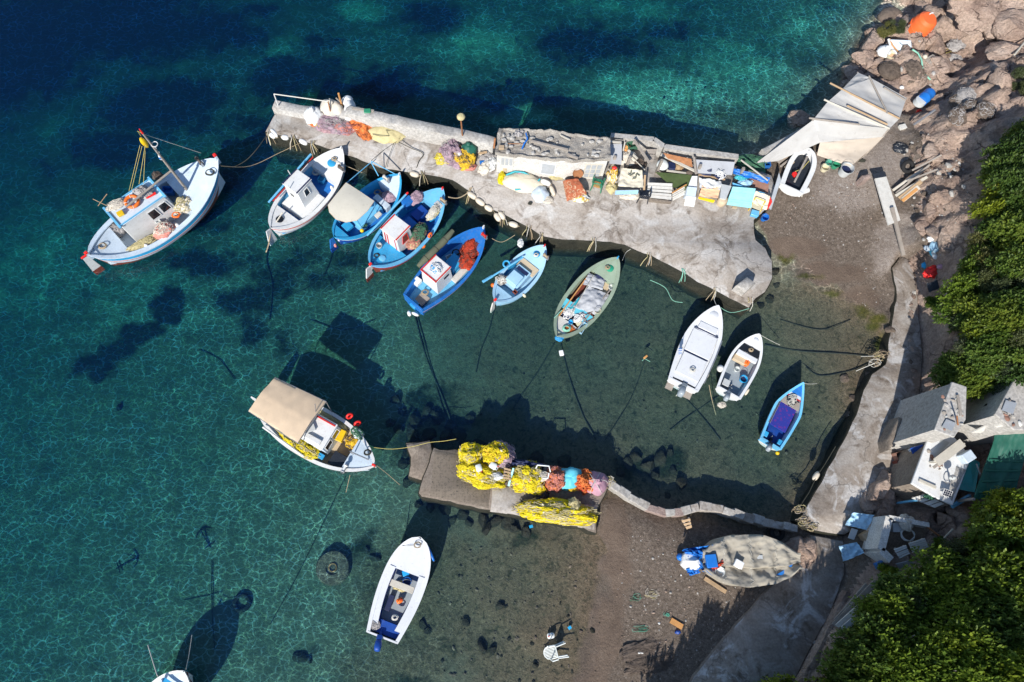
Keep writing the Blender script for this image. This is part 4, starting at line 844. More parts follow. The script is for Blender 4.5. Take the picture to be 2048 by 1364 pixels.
def boxy(p, d, mat, label, rz=0, group=None, name='box', cat='box', rx=0, ry=0, bev=.02, tp=1.0):
    """a closed container with lid line and hand grips"""
    t = thing(name, label, cat, p, 0, group); T = TR(p, rz, rx, ry); x, y, z = d
    MB(T).box((0, 0, z * .42), (x, y, z * .84), tp=tp).build('body', mat, t, bev=bev); MB(T).box((0, 0, z * .93), (x + .02, y + .02, z * .15)).build('lid', mat, t, bev=bev); return t
def jerry(p, d, mat, label, rz=0, rx=0, group=None):
    t = thing('jerry_can', label, 'jerry can', p, 0, group); T = TR(p, rz, rx); x, y, z = d
    MB(T).add(*blockring([(0, 0, x * .9, y * .9), (0, .03, x, y), (0, z * .8, x, y), (0, z, x * .6, y * .6)])).build('can', mat, t, ang=40)
    MB(T).lathe([(.03, z), (.03, z + .05)], 10, TR((x * .3, 0, 0))).build('cap', 'red', t); MB(T).tube([(-x * .3, 0, z * .85), (-x * .25, 0, z + .06), (x * .1, 0, z + .06), (x * .15, 0, z * .9)], .014, 6).build('handle', mat, t); return t
def fender(a, b, r, mat, label, group=None, name='fender'):
    a, b = Vector(a), Vector(b); d = (b - a); L = d.length; x = d / L; pts = []; rr = []
    for k in range(9):
        u = -1 + 2 * k / 8; pts.append(a + d * (k / 8)); rr.append(r * max(.22, (1 - abs(u) ** 3.2)) ** .5)
    t = thing(name, label, 'fender', (a + b) / 2 - Vector((0, 0, r)), 0, group)
    MB().tube(pts, rr, 12).build('float_body', mat, t, ang=80)
    for e, q in ((a, -1), (b, 1)): MB().torus(r * .28, r * .1, TR(e + x * q * r * .15, math.atan2(d.y, d.x), R(90)), 10, 5).build('eye', 'rope_tan', t)
    return t
DARK = {'yellow_net': 'straw_net', 'orange_net': 'redbrown', 'red_net': 'redbrown', 'lilac_net': 'grey_sack', 'salmon_net': 'lilac_net', 'ochre_net': 'brown_net', 'green_net': 'brown_net', 'brown_net': 'grey_sack'}
def net(p, r, mat, label, seed, n=160, rz=0, amp=.32, fr=1.9, group=None, floats=None, name='fishing_net', cat='net', w=.013, l=.25, flat=-.12, st=None):
    big = max(r) > .4; m = MB().blob(p, r, seed, amp, fr, 56 if big else 30, 26 if big else 15, flat, 0, rz, fine=.09 if n else .03)
    if n: m.strands(p, r, n, seed, w, l, rz, 1 if st else 0, 1.6, amp, fr)
    if n > 100 and not st: st = DARK.get(mat, mat); m.strands(p, r, n // 2, seed + 50, w * .9, l * 1.2, rz, 1, 1.6, amp, fr)
    if floats:
        t = thing(name, label, cat, p, 0, group); m.build('mesh_heap', [mat] + ([st] if st else []), t, ang=80); rnd = random.Random(seed)
        for k in range(floats[1]):
            a = rnd.uniform(0, 6.28); ph = rnd.uniform(.3, 1.3); q = Vector(p) + Matrix.Rotation(rz, 3, 'Z') @ Vector((math.cos(a) * math.cos(ph) * r[0], math.sin(a) * math.cos(ph) * r[1], math.sin(ph) * r[2] * 1.06))
            MB(TR(q, rnd.uniform(0, 3))).blob((0, 0, 0), (.07, .045, .045), k, .0, 1, 8, 6, -1).build('float', floats[0], t, ang=80)
        return t
    return m.build(name, [mat] + ([st] if st else []), None, label, cat, group, ang=80, origin=Vector(p))
def sag(a, b, s, n=12): a, b = Vector(a), Vector(b); return [a.lerp(b, k / n) - Vector((0, 0, s * 4 * (k / n) * (1 - k / n))) for k in range(n + 1)]
def rope(pts, r, mat, label, group=None, name='mooring_rope', cat='rope'): return MB().tube(pts, r, 5).build(name, mat, None, label, cat, group, ang=80)
def coil(p, rad, mat, label, turns=4, r=.014, group=None, rz=0, tilt=0, cat='rope', name='rope_coil', sq=.85):
    T = TR(p, rz, tilt); pts = [T @ Vector(((rad - .018 * k / 14) * math.cos(k * .4488) * (1 + .06 * math.sin(k * 1.7)), sq * (rad - .018 * k / 14) * math.sin(k * .4488) * (1 + .06 * math.cos(k * 2.1)), .012 + .012 * (k // 14) + .008 * math.sin(k * .9))) for k in range(14 * turns)]
    return MB().tube(pts, r, 5).build(name, mat, None, label, cat, group, ang=80)
def pile(p, r, mat, label, seed, cat, name, amp=.2, fr=1.5, rz=0, group=None, tie=None, flat=-.2):
    m = MB().blob(p, r, seed, amp, fr, 26, 13, flat, 0, rz)
    if not tie: return m.build(name, mat, None, label, cat, group, ang=80, origin=Vector(p))
    t = thing(name, label, cat, p, 0, group); m.build('bag', mat, t, ang=80)
    MB(TR(Vector(p) + Vector((0, 0, r[2] * .92)))).blob((0, 0, .06), (r[0] * .28, r[1] * .28, r[2] * .22), seed + 3, .5, 3, 14, 8, -.6).build('neck', mat, t, ang=80); return t
def plank(a, b, w, h, mat, label, group=None, name='plank', cat='plank', up=(0, 0, 1)): return MB().bar(a, b, w, h, up=up).build(name, mat, None, label, cat, group, bev=.006)
def drape(px, z, mat, label, name, cat, seed=0, sag_=.06, amp=.05, parent=None, nu=18, nv=18, thick=.02, group=None, fr=1.3):
    """cloth over four pixel corners (px, py, z each)"""
    C = [at(*c) for c in px]
    def f(u, v):
        p = C[0].lerp(C[1], u).lerp(C[3].lerp(C[2], u), v)
        q = amp * noise.fractal(Vector((u * 3 * fr + seed, v * 3 * fr, seed * .7)), .8, 2, 4) + amp * .5 * noise.noise(Vector((u * 9 * fr, v * 2.5 * fr, seed)))
        return p + Vector((0, 0, q - sag_ * 16 * u * (1 - u) * v * (1 - v)))
    return MB().sheet(f, nu, nv, 0, thick).build(name, mat, parent, label, cat, group, ang=70)

def tuft(p, rad, n, mats, label, seed, name='rope_tangle', cat='rope', r=.012, group=None, h=.12, stretch=1.0):
    """loose loops of rope lying on each other"""
    rn = random.Random(seed); t = thing(name, label, cat, p, 0, group)
    for k in range(n):
        a = rn.uniform(0, 6.28); c = Vector((rn.uniform(-.4, .4) * rad * stretch, rn.uniform(-.4, .4) * rad, 0)); q = rn.uniform(.3, .75) * rad; pts = []
        for i in range(9): b = a + i * rn.uniform(.3, .75); pts.append(Vector(p) + c + Vector((q * stretch * math.cos(b) * (1 + .1 * i), q * math.sin(b) * (1 - .05 * i), .02 + h * rn.random() * (k / n) + r)))
        MB().tube(pts, r * rn.uniform(.7, 1.2), 5).build('strand', mats[k % len(mats)], t, ang=80)
    return t
# ================================================================ the moored boats
# --- large caique with mast
b1 = Boat('large white and blue wooden caique with a mast and yellow pulley', (436, 318), (176, 510), 2.75, .8, .8, .45, bands=[(.3, 'cyanblue'), (.36, 'white'), (.41, 'red'), (.6, 'palegreyblue'), (9, 'redbrown')], inner='palegreyblue', floor='palegreyblue', gun='palegreyblue', fz=.3, draft=.5, cw=.2, rake=.35)
b1.deck(.66, .985, 'palegreyblue', dz=-.02); b1.deck(.015, .2, 'palegreyblue', 'aft_deck', dz=-.1); b1.stem(.35, 'palegreyblue', 'bright_red', .1); b1.sternpost(.2, 'palegreyblue', 'bright_red'); b1.rudder(.5, 'white', 'redbrown', 'bright_red')
q = [b1.l(x, y, 2.1) for x, y in ((215, 417), (243, 444), (318, 395), (295, 363))]
x0, x1 = min(q[0].x, q[1].x), max(q[2].x, q[3].x); y0, y1 = min(q[1].y, q[2].y), max(q[0].y, q[3].y)
c1, f1, w1, r1 = cabin(b1, (x0 - .1, x1 + .3, y0 - .12, y1 + .12), .32, 1.7, 'white', 'palegreyblue', .9, .04, -.08, rail='skyblue')
w1('s', .52, .7, .5, .86, sk=.01); w1('s', .76, .94, .5, .86, sk=.02)
for e in (-1, 1): MB(b1.T).box((r1[0] + e * (r1[3] + .05), r1[1], r1[2] + .03), (.1, r1[4] * 2 + .2, .09)).build('roof_trim', 'skyblue', b1.root, bev=.01)
mt = b1.l(374, 380, 1.0); mast = MB(b1.T).tube([(mt.x, mt.y, .4), (mt.x, mt.y, 3), (mt.x, mt.y, 5.45)], [.07, .06, .04], 10).build('mast', 'wood_grey', b1.root)
MB(b1.T).tube([(mt.x, mt.y, 5.45), (mt.x, mt.y, 5.75)], [.045, .02], 8).build('mast_tip', 'bright_red', mast)
MB(b1.T).torus(.13, .02, TR((mt.x + .1, mt.y - .1, 4.7)), 14, 6).build('mast_ring', 'white', mast)
bm = [b1.l(344, 340, 2.6), b1.l(252, 414, 2.6)]; MB(b1.T).tube(bm, .05, 8).build('boom', 'wood_grey', b1.root)
pl = b1.l(283, 278, 4.4); MB(b1.T).blob((pl.x, pl.y, pl.z - .25), (.12, .1, .34), 4, .15, 1.4, 12, 8, -1).build('pulley', 'yellow_plastic', b1.root)
def line(bt, pts, r, mat, name='stay'): return MB().tube([Vector(p) for p in pts], r, 4).build(name, mat, bt.root)
top1 = b1.T @ Vector((mt.x, mt.y, 5.4)); line(b1, [top1, at(402, 306, 1.9)], .01, 'rope_white')
for a, bb in (((280, 290), (258, 382)), ((284, 292), (263, 380)), ((290, 292), (278, 368)), ((291, 290), (287, 366))): line(b1, [at(*a, 4.2), at(*bb, 2.2)], .009, 'rope_yellow')
line(b1, [top1, at(275, 262, 5.0), at(282, 272, 4.5)], .01, 'rope_yellow'); line(b1, [at(344, 340, 2.6), at(305, 290, 3.9), top1], .01, 'rope_yellow')
fl = MB().sheet(lambda u, v: at(307 + 13 * v + 5 * u, 294 + 24 * v + 1 * u + 3 * math.sin(v * 9), 3.9 - v * .5 + .06 * math.sin(v * 14 + u)), 6, 18, 0, .006)
fl.m = [(0 if ((k // 6) // 2) % 2 else 1) for k in range(108)] + [(0 if ((k // 6) // 2) % 2 else 1) for k in range(108)] + [0] * (len(fl.f) - 216)
fl.build('flag', ['midblue', 'white'], mast)
b1.winch(.9, .75, 'steel', 'brown_net', .4)
for (x, y), mt_ in (((362, 372), 'x'),): pass
bb = b1.root
MB().tube([at(196, 412, 2.2), at(214, 388, 2.3)], .02, 5).tube([at(186, 398, 2.2), at(225, 417, 2.2)], .015, 5).build('aerial', 'wood_tan', bb)
t = thing('lifebuoy', 'orange lifebuoy lying on the big caique roof', 'lifebuoy', at(264, 403, 2.2)); MB(TR(at(264, 403, 2.24), .4, .1)).torus(.27, .075, n=24, k=10).build('ring', 'orange', t, ang=80); [MB(TR(at(264, 403, 2.24), .4, .1)).torus(.082, .012, TR((.27 * math.cos(a), .27 * math.sin(a), 0), a, R(90)), 10, 5).build('band', 'white', t) for a in (0, 1.57, 3.14, 4.71)]
net(at(286, 385, 2.15), (.42, .3, .22), 'grey_sack', 'pale grey net bundle on the big caique roof', 3, 60)
boxy(at(243, 429, 2.12), (.26, .2, .16), 'yellow_plastic', 'small yellow box on the big caique roof', .6)
boxy(at(303, 392, 2.12), (.45, .1, .08), 'bright_red', 'red case at the front of the caique roof', .6)
net(at(232, 410, 2.12), (.4, .22, .14), 'cream_sack', 'white tangle of line on the aft caique roof', 5, 90, .6)
net(at(330, 462, .8), (.5, .34, .36), 'salmon_net', 'beige pink net heap on the caique starboard side', 6, 90, .7, st='cream_sack')
net(at(368, 412, .75), (.55, .35, .4), 'cream_sack', 'cream net heap below the caique mast', 7, 120, .6, st='straw_net')
net(at(233, 460, .5), (.4, .4, .3), 'grey_sack', 'grey net bundle on the caique aft deck', 8, 90, .5)
net(at(285, 488, .75), (.7, .2, .2), 'straw_net', 'straw coloured net strip along the caique side deck', 9, 90, .63)
boxy(at(335, 408, .5), (.34, .26, .3), 'white_plastic', 'white crate in front of the caique wheelhouse', .6); boxy(at(348, 366, .55), (.3, .25, .25), 'grey_plastic', 'grey bin on the caique port side deck', .4)
net(at(316, 352, 1.2), (.24, .2, .2), 'brown_net', 'round brown float bundle on the caique port rail', 10, 40)
for a, b_, lb, mt_ in (((352, 447), (364, 462), 'white fender hanging amidships on the caique', 'fender_white'), ((290, 488), (300, 500), 'white fender hanging aft on the caique', 'fender_white'), ((395, 413), (407, 425), 'blue fender hanging forward on the caique', 'midblue')): fender(at(*a, .9), at(*b_, .55), .1, mt_, lb)
# --- white boat with light blue trim, leftmost in the pier row
b2 = Boat('white boat with light blue trim and small white wheelhouse', (684, 297), (541, 456), 2.1, .62, .55, .25, bands=[(.1, 'white'), (.17, 'red'), (.45, 'white'), (.5, 'midblue'), (9, 'white')], inner='skyblue', floor='midblue', gun='white', fz=.16, cw=.16)
b2.deck(.72, .985, 'white'); b2.deck(.02, .22, 'white', 'aft_deck', dz=-.04); b2.stem(.2, 'white'); b2.rudder(.5, 'white', 'white'); b2.hatch(.84, 0, .42, 'cyanblue'); b2.hatch(.12, .05, .36, 'glass_dark')
q = [b2.l(x, y, 1.75) for x, y in ((564, 368), (595, 386), (620, 357), (597, 342))]; x0, x1 = min(v.x for v in q), max(v.x for v in q); y0, y1 = min(v.y for v in q), max(v.y for v in q)
cx, cy = (x0 + x1) / 2, (y0 + y1) / 2; l2, w2_ = (q[2] - q[1]).length / 2, (q[1] - q[0]).length / 2
c2, f2, w2, r2 = cabin(b2, (cx - l2 * 1.0, cx + l2 * 1.35, cy - w2_ * 1.15, cy + w2_ * 1.15), .2, 1.5, 'white', 'white', .84, .05, -.06, rail='navy'); w2('s', .32, .62, .55, .88, sk=.04); w2('f', .2, .8, .55, .88); w2('b', .3, .5, .5, .62, frame=None, name='porthole')
MB(b2.T).box((cx - .2, 0, .3), (l2 * 3.4, 1.5, .3), tp=.96).build('coaming', 'white', b2.root, bev=.03)
for a, bb_ in (((537, 405), (622, 308)), ((548, 404), (570, 375))):
    pass
t = thing('oar_pair', 'blue and red oars lashed along the port rail of the white wheelhouse boat', 'oars', at(580, 355, 1)); MB().tube([at(537, 405, 1.05), at(622, 308, 1.15)], .05, 8).build('oar', 'skyblue', t); MB().tube([at(546, 402, 1.02), at(626, 314, 1.1)], .03, 6).build('oar', 'red', t)
MB().tube([at(538, 466, .5), at(565, 425, 1.0)], .035, 6).build('tiller', 'wood_pale', b2.root); b2.winch(.84, -.95, 'steel', 'brown_net', .3); b2.poles([[(cx + .1, cy + w2_, 1.72), (cx + .1, cy + w2_ + .05, 2.1)], [(cx - l2, cy, 1.75), (cx - l2, cy, 2.05)]], .02, 'white', 'roof_post')
fender(at(662, 372, .9), at(668, 384, .5), .08, 'fender_white', 'cream fender between the white boat and the canopy boat')
# --- blue boat under a cream canopy
b3 = Boat('bright blue boat shaded by a cream canopy', (800, 349), (668, 474), 1.95, .58, .5, .22, bands=[(.16, 'cyanblue'), (.2, 'white'), (9, 'deepblue')], inner='cyanblue', floor='midblue', gun='cyanblue', fz=.14, cw=.1)
b3.deck(.8, .985, 'palegreyblue'); b3.deck(.02, .12, 'cyanblue', 'aft_deck'); b3.stem(.18, 'palegreyblue'); b3.rudder(.45, 'midblue', 'deepblue')
C = [at(655, 415, 1.85), at(692, 365, 1.85), at(748, 402, 1.85), at(722, 438, 1.85), at(700, 444, 1.8), at(672, 440, 1.8)]
cc = (C[0] + C[2]) / 2
def canopy3():
    ring = [at(692, 365, 1.85), at(720, 383, 1.9), at(748, 402, 1.85), at(735, 421, 1.9), at(714, 440, 1.86), at(692, 444, 1.82), at(672, 438, 1.82), at(659, 424, 1.82), at(656, 410, 1.83), at(674, 387, 1.88)]; ctr = at(702, 405, 1.97)
    n = len(ring); vs = [ctr] + [ctr.lerp(p, .55) + Vector((0, 0, .03)) for p in ring] + ring; lo = [v - Vector((0, 0, .02)) for v in vs]
    fs = [(0, 1 + i, 1 + (i + 1) % n) for i in range(n)] + [(1 + i, 1 + n + i, 1 + n + (i + 1) % n, 1 + (i + 1) % n) for i in range(n)]; k = len(vs)
    allf = fs + [tuple(k + q for q in reversed(f)) for f in fs] + [(1 + n + i, k + 1 + n + i, k + 1 + n + (i + 1) % n, 1 + n + (i + 1) % n) for i in range(n)]
    o = MB().add(vs + lo, allf).build('canopy', 'canopy_cream', b3.root, ang=60); m = MB()
    for i in range(n): m.tube([ring[i] - Vector((0, 0, .015)), ring[(i + 1) % n] - Vector((0, 0, .015))], .018, 5)
    m.build('canopy_hem', 'beige_cloth', o); m = MB()
    for p in (ring[0], ring[2], ring[4], ring[7]): MB().tube([p - Vector((0, 0, .02)), Vector((p.x, p.y, .6)).lerp(Vector((b3.T.translation.x, b3.T.translation.y, .6)), .15)], .022, 6).build('canopy_post', 'skyblue', b3.root)
canopy3()
MB(b3.T).box((-.25, -.1, .42), (1.5, .75, .55), tp=.95).build('engine_box', 'skyblue', b3.root, bev=.02); MB(b3.T).box((.72, -.15, .4), (.3, .9, .4)).build('bulkhead', 'palegreyblue', b3.root, bev=.02)
for a, c_ in (((692, 367), (740, 326)), ((742, 322), (790, 348)), ((742, 324), (757, 352))): MB().tube([at(*a, 1.7), at(*c_, 1.25)], .022, 6).build('frame_pole', 'skyblue', b3.root)
b3.winch(.86, .55, 'steel', 'cream_sack', .3); net(b3.P(.76, -.3, -.2), (.34, .26, .2), 'lilac_net', 'mauve net heap in the bow of the canopy boat', 12, 80)
boxy(b3.P(.2, .1, -.2), (.4, .4, .2), 'cyanblue', 'blue box by the tiller of the canopy boat', .8); boxy(at(757, 432, .55), (.3, .2, .15), 'painted_plank', 'pale box on the starboard deck of the canopy boat', .8)
net(at(728, 450, .5), (.16, .12, .1), 'green_net', 'green line tangle in the stern of the canopy boat', 13, 30); MB(TR(at(724, 461, .6))).blob((0, 0, 0), (.1, .1, .1), 1, 0, 1, 12, 8, -1).build('float_ball', 'yellow_plastic', None, 'yellow float ball hanging on the canopy boat', 'float', ang=80)
fender(at(674, 470, .7), at(679, 482, .35), .07, 'fender_white', 'small white float at the stern of the canopy boat'); fender(at(668, 486, .3), at(672, 494, .1), .07, 'salmon_net', 'pink float below the stern of the canopy boat')
t = thing('boat_pole', 'long blue pole with red tip between two blue boats', 'pole', at(770, 430, .8)); a, b_ = at(734, 471, .95), at(812, 389, 1.1); MB().tube([a, b_], .05, 8).build('shaft', 'skyblue', t); MB().tube([b_, b_ + (b_ - a).normalized() * .14], .05, 8).build('tip', 'bright_red', t)
# --- blue boat with red-striped wheelhouse
b4 = Boat('blue boat with red striped white wheelhouse and green net', (886, 377), (741, 531), 2.15, .6, .5, .28, bands=[(.12, 'lightblue'), (.17, 'midblue'), (.21, 'red'), (9, 'redbrown')], inner='cyanblue', floor='midblue', gun='skyblue', fz=.16, cw=.12)
b4.deck(.82, .985, 'skyblue'); b4.deck(.02, .3, 'cyanblue', 'aft_deck', dz=-.12); b4.stem(.16, 'bright_red'); b4.sternpost(.12, 'white', 'bright_red'); b4.rudder(.5, 'white', 'redbrown'); b4.hatch(.13, -.1, .34, 'skyblue', -.07)
q = [b4.l(x, y, 1.7) for x, y in ((767, 459), (797, 470), (815, 450), (787, 437))]; cx = sum(v.x for v in q) / 4; cy = sum(v.y for v in q) / 4
c4, f4, w4, r4 = cabin(b4, (cx - .5, cx + .5, cy - .52, cy + .52), .3, 1.35, 'white', 'white', .88, .05, -.03, stripes=[('b', .14, .22, .08, .9, 'red'), ('b', .3, .38, .08, .9, 'red'), ('b', .8, .86, .04, .95, 'red')], rail='red'); w4('s', .3, .72, .45, .86, 'redbrown', 'red', sk=.12); w4('f', .2, .8, .5, .85)
net(at(836, 468, .6), (.55, .36, .32), 'green_net', 'green net heap beside the red striped wheelhouse', 15, 120, .9); net(at(827, 486, .62), (.34, .28, .2), 'straw_net', 'olive and red net bundle on the starboard rail of the blue boat', 16, 90, .9, st='salmon_net')
net(at(834, 396, .85), (.4, .26, .24), 'lilac_net', 'pale mauve net heap on the port bow of the blue boat', 17, 100, .8); net(at(868, 424, .8), (.5, .22, .22), 'straw_net', 'tangle of line and floats in the bow of the blue boat', 18, 120, .9, st='rope_white')
boxy(at(817, 410, .6), (.5, .4, .4), 'midblue', 'blue fish box on the port side of the striped boat', .8); boxy(at(840, 432, .35), (.7, .5, .35), 'deepblue', 'dark blue engine cover in the striped boat', .8); boxy(at(878, 415, .65), (.25, .4, .3), 'grey_plastic', 'grey tub near the bow of the striped boat', .8)
boxy(at(864, 437, .5), (.35, .25, .25), 'aqua_plastic', 'cyan crate near the bow of the striped boat', .6)
MB(b4.T).box((cx + .9, .1, .5), (.5, .7, .35)).build('engine_box', 'midblue', b4.root, bev=.02)
t = bucket(at(759, 494, .62), .13, .2, 'grey_plastic', 'grey bucket on the stern of the striped boat', rz=.3); b4.winch(.9, -.9, 'steel', 'rope_tan', .3)
MB(TR(at(846, 491, .5))).blob((0, 0, 0), (.14, .14, .14), 2, .02, 1, 12, 8, -1).build('float_ball', 'orange', None, 'orange float ball hung over the striped boat side', 'float', ang=80); coil(at(860, 470, .8), .15, 'orange', 'orange line hung over the striped boat rail', 4, .02, tilt=R(70), rz=.9)
# --- blue boat with red net and square stern
b5 = Boat('deep blue square sterned boat carrying red nets', (968, 455), (826, 606), 1.95, .58, .5, .15, 'transom', .48, bands=[(.1, 'midblue'), (.16, 'lightblue'), (.2, 'red'), (9, 'midblue')], inner='midblue', floor='skyblue', gun='midblue', fz=.15, tw=.62, cw=.11)
b5.deck(.8, .985, 'midblue'); b5.stem(.22, 'white')
q = [b5.l(x, y, 1.6) for x, y in ((846, 540), (873, 555), (900, 530), (873, 512))]; cx = sum(v.x for v in q) / 4; cy = sum(v.y for v in q) / 4
c5, f5, w5, r5 = cabin(b5, (cx - .56, cx + .5, cy - .5, cy + .5), .18, 1.3, 'white', 'white', .9, .04, -.03, rail='red'); w5('s', .5, .8, .62, .74, frame=None); w5('f', .2, .8, .5, .85)
MB(b5.T).box((r5[0] - r5[3], r5[1], r5[2] + .01), (.06, r5[4] * 2 + .06, .04)).build('roof_stripe', 'red', b5.root)
net(at(873, 537, 1.52), (.28, .24, .12), 'rope_blue', 'blue and white rope tangle on the red edged cabin roof', 20, 60, st='white'); boxy(at(835, 566, .35), (.34, .3, .3), 'white_plastic', 'white bait box behind the cabin of the red net boat', .9)
net(at(945, 497, .55), (.62, .42, .3), 'red_net', 'large red net heap in the bow of the blue boat', 21, 260, .9, w=.016); net(at(935, 523, .55), (.42, .34, .26), 'red_net', 'smaller red net heap beside the square sterned cabin boat', 22, 170, .8, w=.016, floats=('bright_red', 3))
MB(b5.T).box((.35, .05, .42), (.75, .62, .4), tp=.96).build('engine_box', 'cyanblue', b5.root, bev=.02); MB(b5.T).box((-1.95, -.05, .3), (.55, .5, .16)).build('stern_locker', 'wood_grey', b5.root, bev=.02); MB(b5.T).box((.3, -.5, .25), (1.2, .3, .12)).build('side_seat', 'painted_plank', b5.root, bev=.01)
tp_ = [at(836, 533, 1.05), at(852, 517, 1.12), at(872, 498, 1.12), at(890, 480, 1.12), at(906, 461, 1.15)]; t = thing('rolled_tarp', 'rolled olive tarpaulin on the port rail of the red net boat', 'tarpaulin', tp_[2]); MB().tube(tp_, [.1, .17, .16, .17, .1], 10).build('roll', 'olive_tarp', t, ang=80); [MB().torus(.17, .014, TR(tp_[k], heading((836, 533), (906, 461)), 0, R(90)), 14, 5).build('tie', 'rope_dark', t) for k in (1, 2, 3)]
b5.winch(.93, -.9, 'steel', 'red', .26); boxy(at(830, 612, .1), (.32, .3, .3), 'cyanblue', 'blue float box tied behind the red net boat', .8)
fender(at(817, 622, .12), at(820, 632, .1), .09, 'fender_white', 'upright white fender floating behind the red net boat'); fender(at(824, 625, .12), at(837, 631, .1), .08, 'fender_white', 'sideways white fender floating behind the red net boat')
# --- small light blue boat
b6 = Boat('small pale blue boat with wooden foredeck and engine box', (1090, 491), (990, 602), 1.55, .5, .4, .2, bands=[(.12, 'lightblue'), (.18, 'skyblue'), (9, 'lightblue')], inner='cyanblue', floor='lightblue', gun='lightblue', fz=.12, cw=.12)
b6.deck(.74, .985, 'lightblue'); b6.deck(.02, .2, 'lightblue', 'aft_deck'); b6.stem(.14, 'red'); b6.sternpost(.12, 'lightblue', 'bright_red'); b6.hatch(.85, .1, .34, 'cyanblue'); b6.rudder(.3, 'painted_plank', 'painted_plank')
MB(b6.T).box((.58, 0, .44), (.5, 1.0, .06)).build('plank_deck', 'plywood', b6.root, bev=.01); MB(b6.T).box((-.15, .02, .38), (1.15, .78, .5), tp=.95).build('engine_box', 'lightblue', b6.root, bev=.02); MB(b6.T).box((-.35, .04, .72), (.62, .62, .2), tp=.95).build('box_lid', 'lightblue', b6.root, bev=.02); MB(b6.T).box((.2, .02, .66), (.16, .62, .02)).build('vent', 'navy', b6.root)
t = thing('oar', 'pale blue oar on the port side of the small pale blue boat', 'oar', at(1000, 540, .7)); MB().tube([at(967, 563, .8), at(1046, 515, .85)], .045, 8).build('shaft', 'skyblue', t); MB().bar(at(965, 564, .8), at(985, 552, .8), .12, .03).build('blade', 'skyblue', t)
t = thing('lifebuoy', 'blue ring buoy on the port rail of the small pale blue boat', 'lifebuoy', at(1013, 528, .8)); MB(TR(at(1013, 528, .85), .4, .3)).torus(.15, .045, n=20, k=8).build('ring', 'cyanblue', t, ang=80)
net(at(1005, 560, .5), (.3, .22, .2), 'brown_net', 'brown rope tangle in the stern of the small pale blue boat', 24, 70, st='rope_white'); b6.winch(.88, -.95, 'steel', 'rope_tan', .24)
MB(TR(at(986, 570, .3))).blob((0, 0, 0), (.11, .11, .11), 2, .02, 1, 12, 8, -1).build('float_ball', 'orange', None, 'orange float ball beside the small pale blue boat', 'float', ang=80); net(at(1041, 487, .75), (.14, .22, .1), 'white_sack', 'white plastic bag tied to the small pale blue boat bow', 25, 20); fender(at(1046, 588, .55), at(1051, 594, .4), .07, 'cream_plastic', 'cream square float on the starboard rail of the small boat')
# --- green boat
b7 = Boat('pale green open boat full of gear under a grey cover', (1236, 515), (1114, 672), 1.85, .52, .4, .2, bands=[(.1, 'green_paint'), (.14, 'wood_pale'), (9, 'green_paint')], inner='green_paint', floor='redbrown', gun='green_paint', fz=.12, cw=.14)
b7.deck(.76, .985, 'green_paint'); b7.deck(.02, .2, 'painted_plank', 'aft_deck', dz=-.12); b7.stem(.14, 'cyanblue'); b7.hatch(.87, 0, .36, 'green_deck')
[MB(b7.T).box(c_, d_).build('bow_board', 'plywood', b7.root, bev=.01) for c_, d_ in (((1.05, .28, .34), (.55, .55, .06)), ((1.0, -.36, .34), (.6, .5, .06)))]
for sd in (.62, -.62): MB(b7.T).bar((-1.5, sd * .85, .5), (1.0, sd, .55), .05, .12).build('side_plank', 'wood_orange' if sd > 0 else 'wood_grey', b7.root)
drape([(1178, 572, .6), (1222, 590, .55), (1196, 632, .5), (1140, 612, .55)], 0, 'grey_cover', 'crumpled grey cover sheet inside the green boat', 'cover_sheet', 'cover', 31, -.12, .08, nu=26, nv=26)
drape([(1178, 545, .6), (1210, 560, .6), (1205, 580, .62), (1165, 568, .62)], 0, 'grey_cover', 'small grey cover flap in the bow of the green boat', 'cover_sheet', 'cover', 33, -.05, .06)
b7.thwart(.33, .5, 'cyan_tarp', .5, 'seat_board'); MB(b7.T).box((-.72, .28, .56), (1.0, .1, .05)).build('seat_slat', 'teal', b7.root)
net(at(1137, 627, .4), (.34, .26, .18), 'navy', 'blue and white rope heap in the stern of the green boat', 34, 110, .6, st='white', l=.16, w=.018); net(at(1158, 636, .45), (.3, .2, .16), 'navy', 'loose blue and white rope beside the green boat seat', 35, 80, .6, st='white', l=.16, w=.018)
bucket(at(1222, 577, .4), .14, .2, 'white_plastic', 'white bucket in the bow of the green boat'); bucket(at(1194, 623, .4), .15, .2, 'cream_plastic', 'cream bucket on the starboard side of the green boat', fill='ochre_net')
bucket(at(1141, 645, .4), .1, .12, 'aqua_plastic', 'small blue tub in the stern of the green boat', name='tub', cat='tub'); crate(at(1176, 637, .35), (.42, .34, .22), 'redbrown', 'brown fish crate in the stern of the green boat', .5); crate(at(1164, 657, .42), (.55, .26, .16), 'lightblue', 'pale blue tray on the starboard quarter of the green boat', 1.0)
coil(at(1133, 657, .56), .2, 'rope_mint', 'mint rope coil on the green boat aft deck', 5, .02); boxy(at(1157, 647, .4), (.24, .22, .12), 'cream_plastic', 'cream box beside the brown crate in the green boat', .5); net(at(1137, 661, .5), (.3, .22, .05), 'orange_net', 'orange net scrap under the mint rope coil', 36, 30)
net(at(1119, 676, .4), (.18, .16, .14), 'rope_blue', 'blue rope bundle at the stern of the green boat', 37, 60); net(at(1202, 555, .55), (.16, .3, .1), 'navy', 'dark blue jacket lying in the green boat bow', 38, 0, .9, cat='clothing', name='jacket')
for a, c_, m_ in (((1143, 628), (1187, 551), 'wood_pale'), ((1108, 636), (1124, 620), 'rope_mint')): MB().tube([at(*a, .75), at(*c_, .8)], .02, 5).build('boat_hook', m_, None, 'pale boat hook on the port rail of the green boat' if m_ == 'wood_pale' else 'mint rope end hanging off the green boat quarter', 'boat hook' if m_ == 'wood_pale' else 'rope')
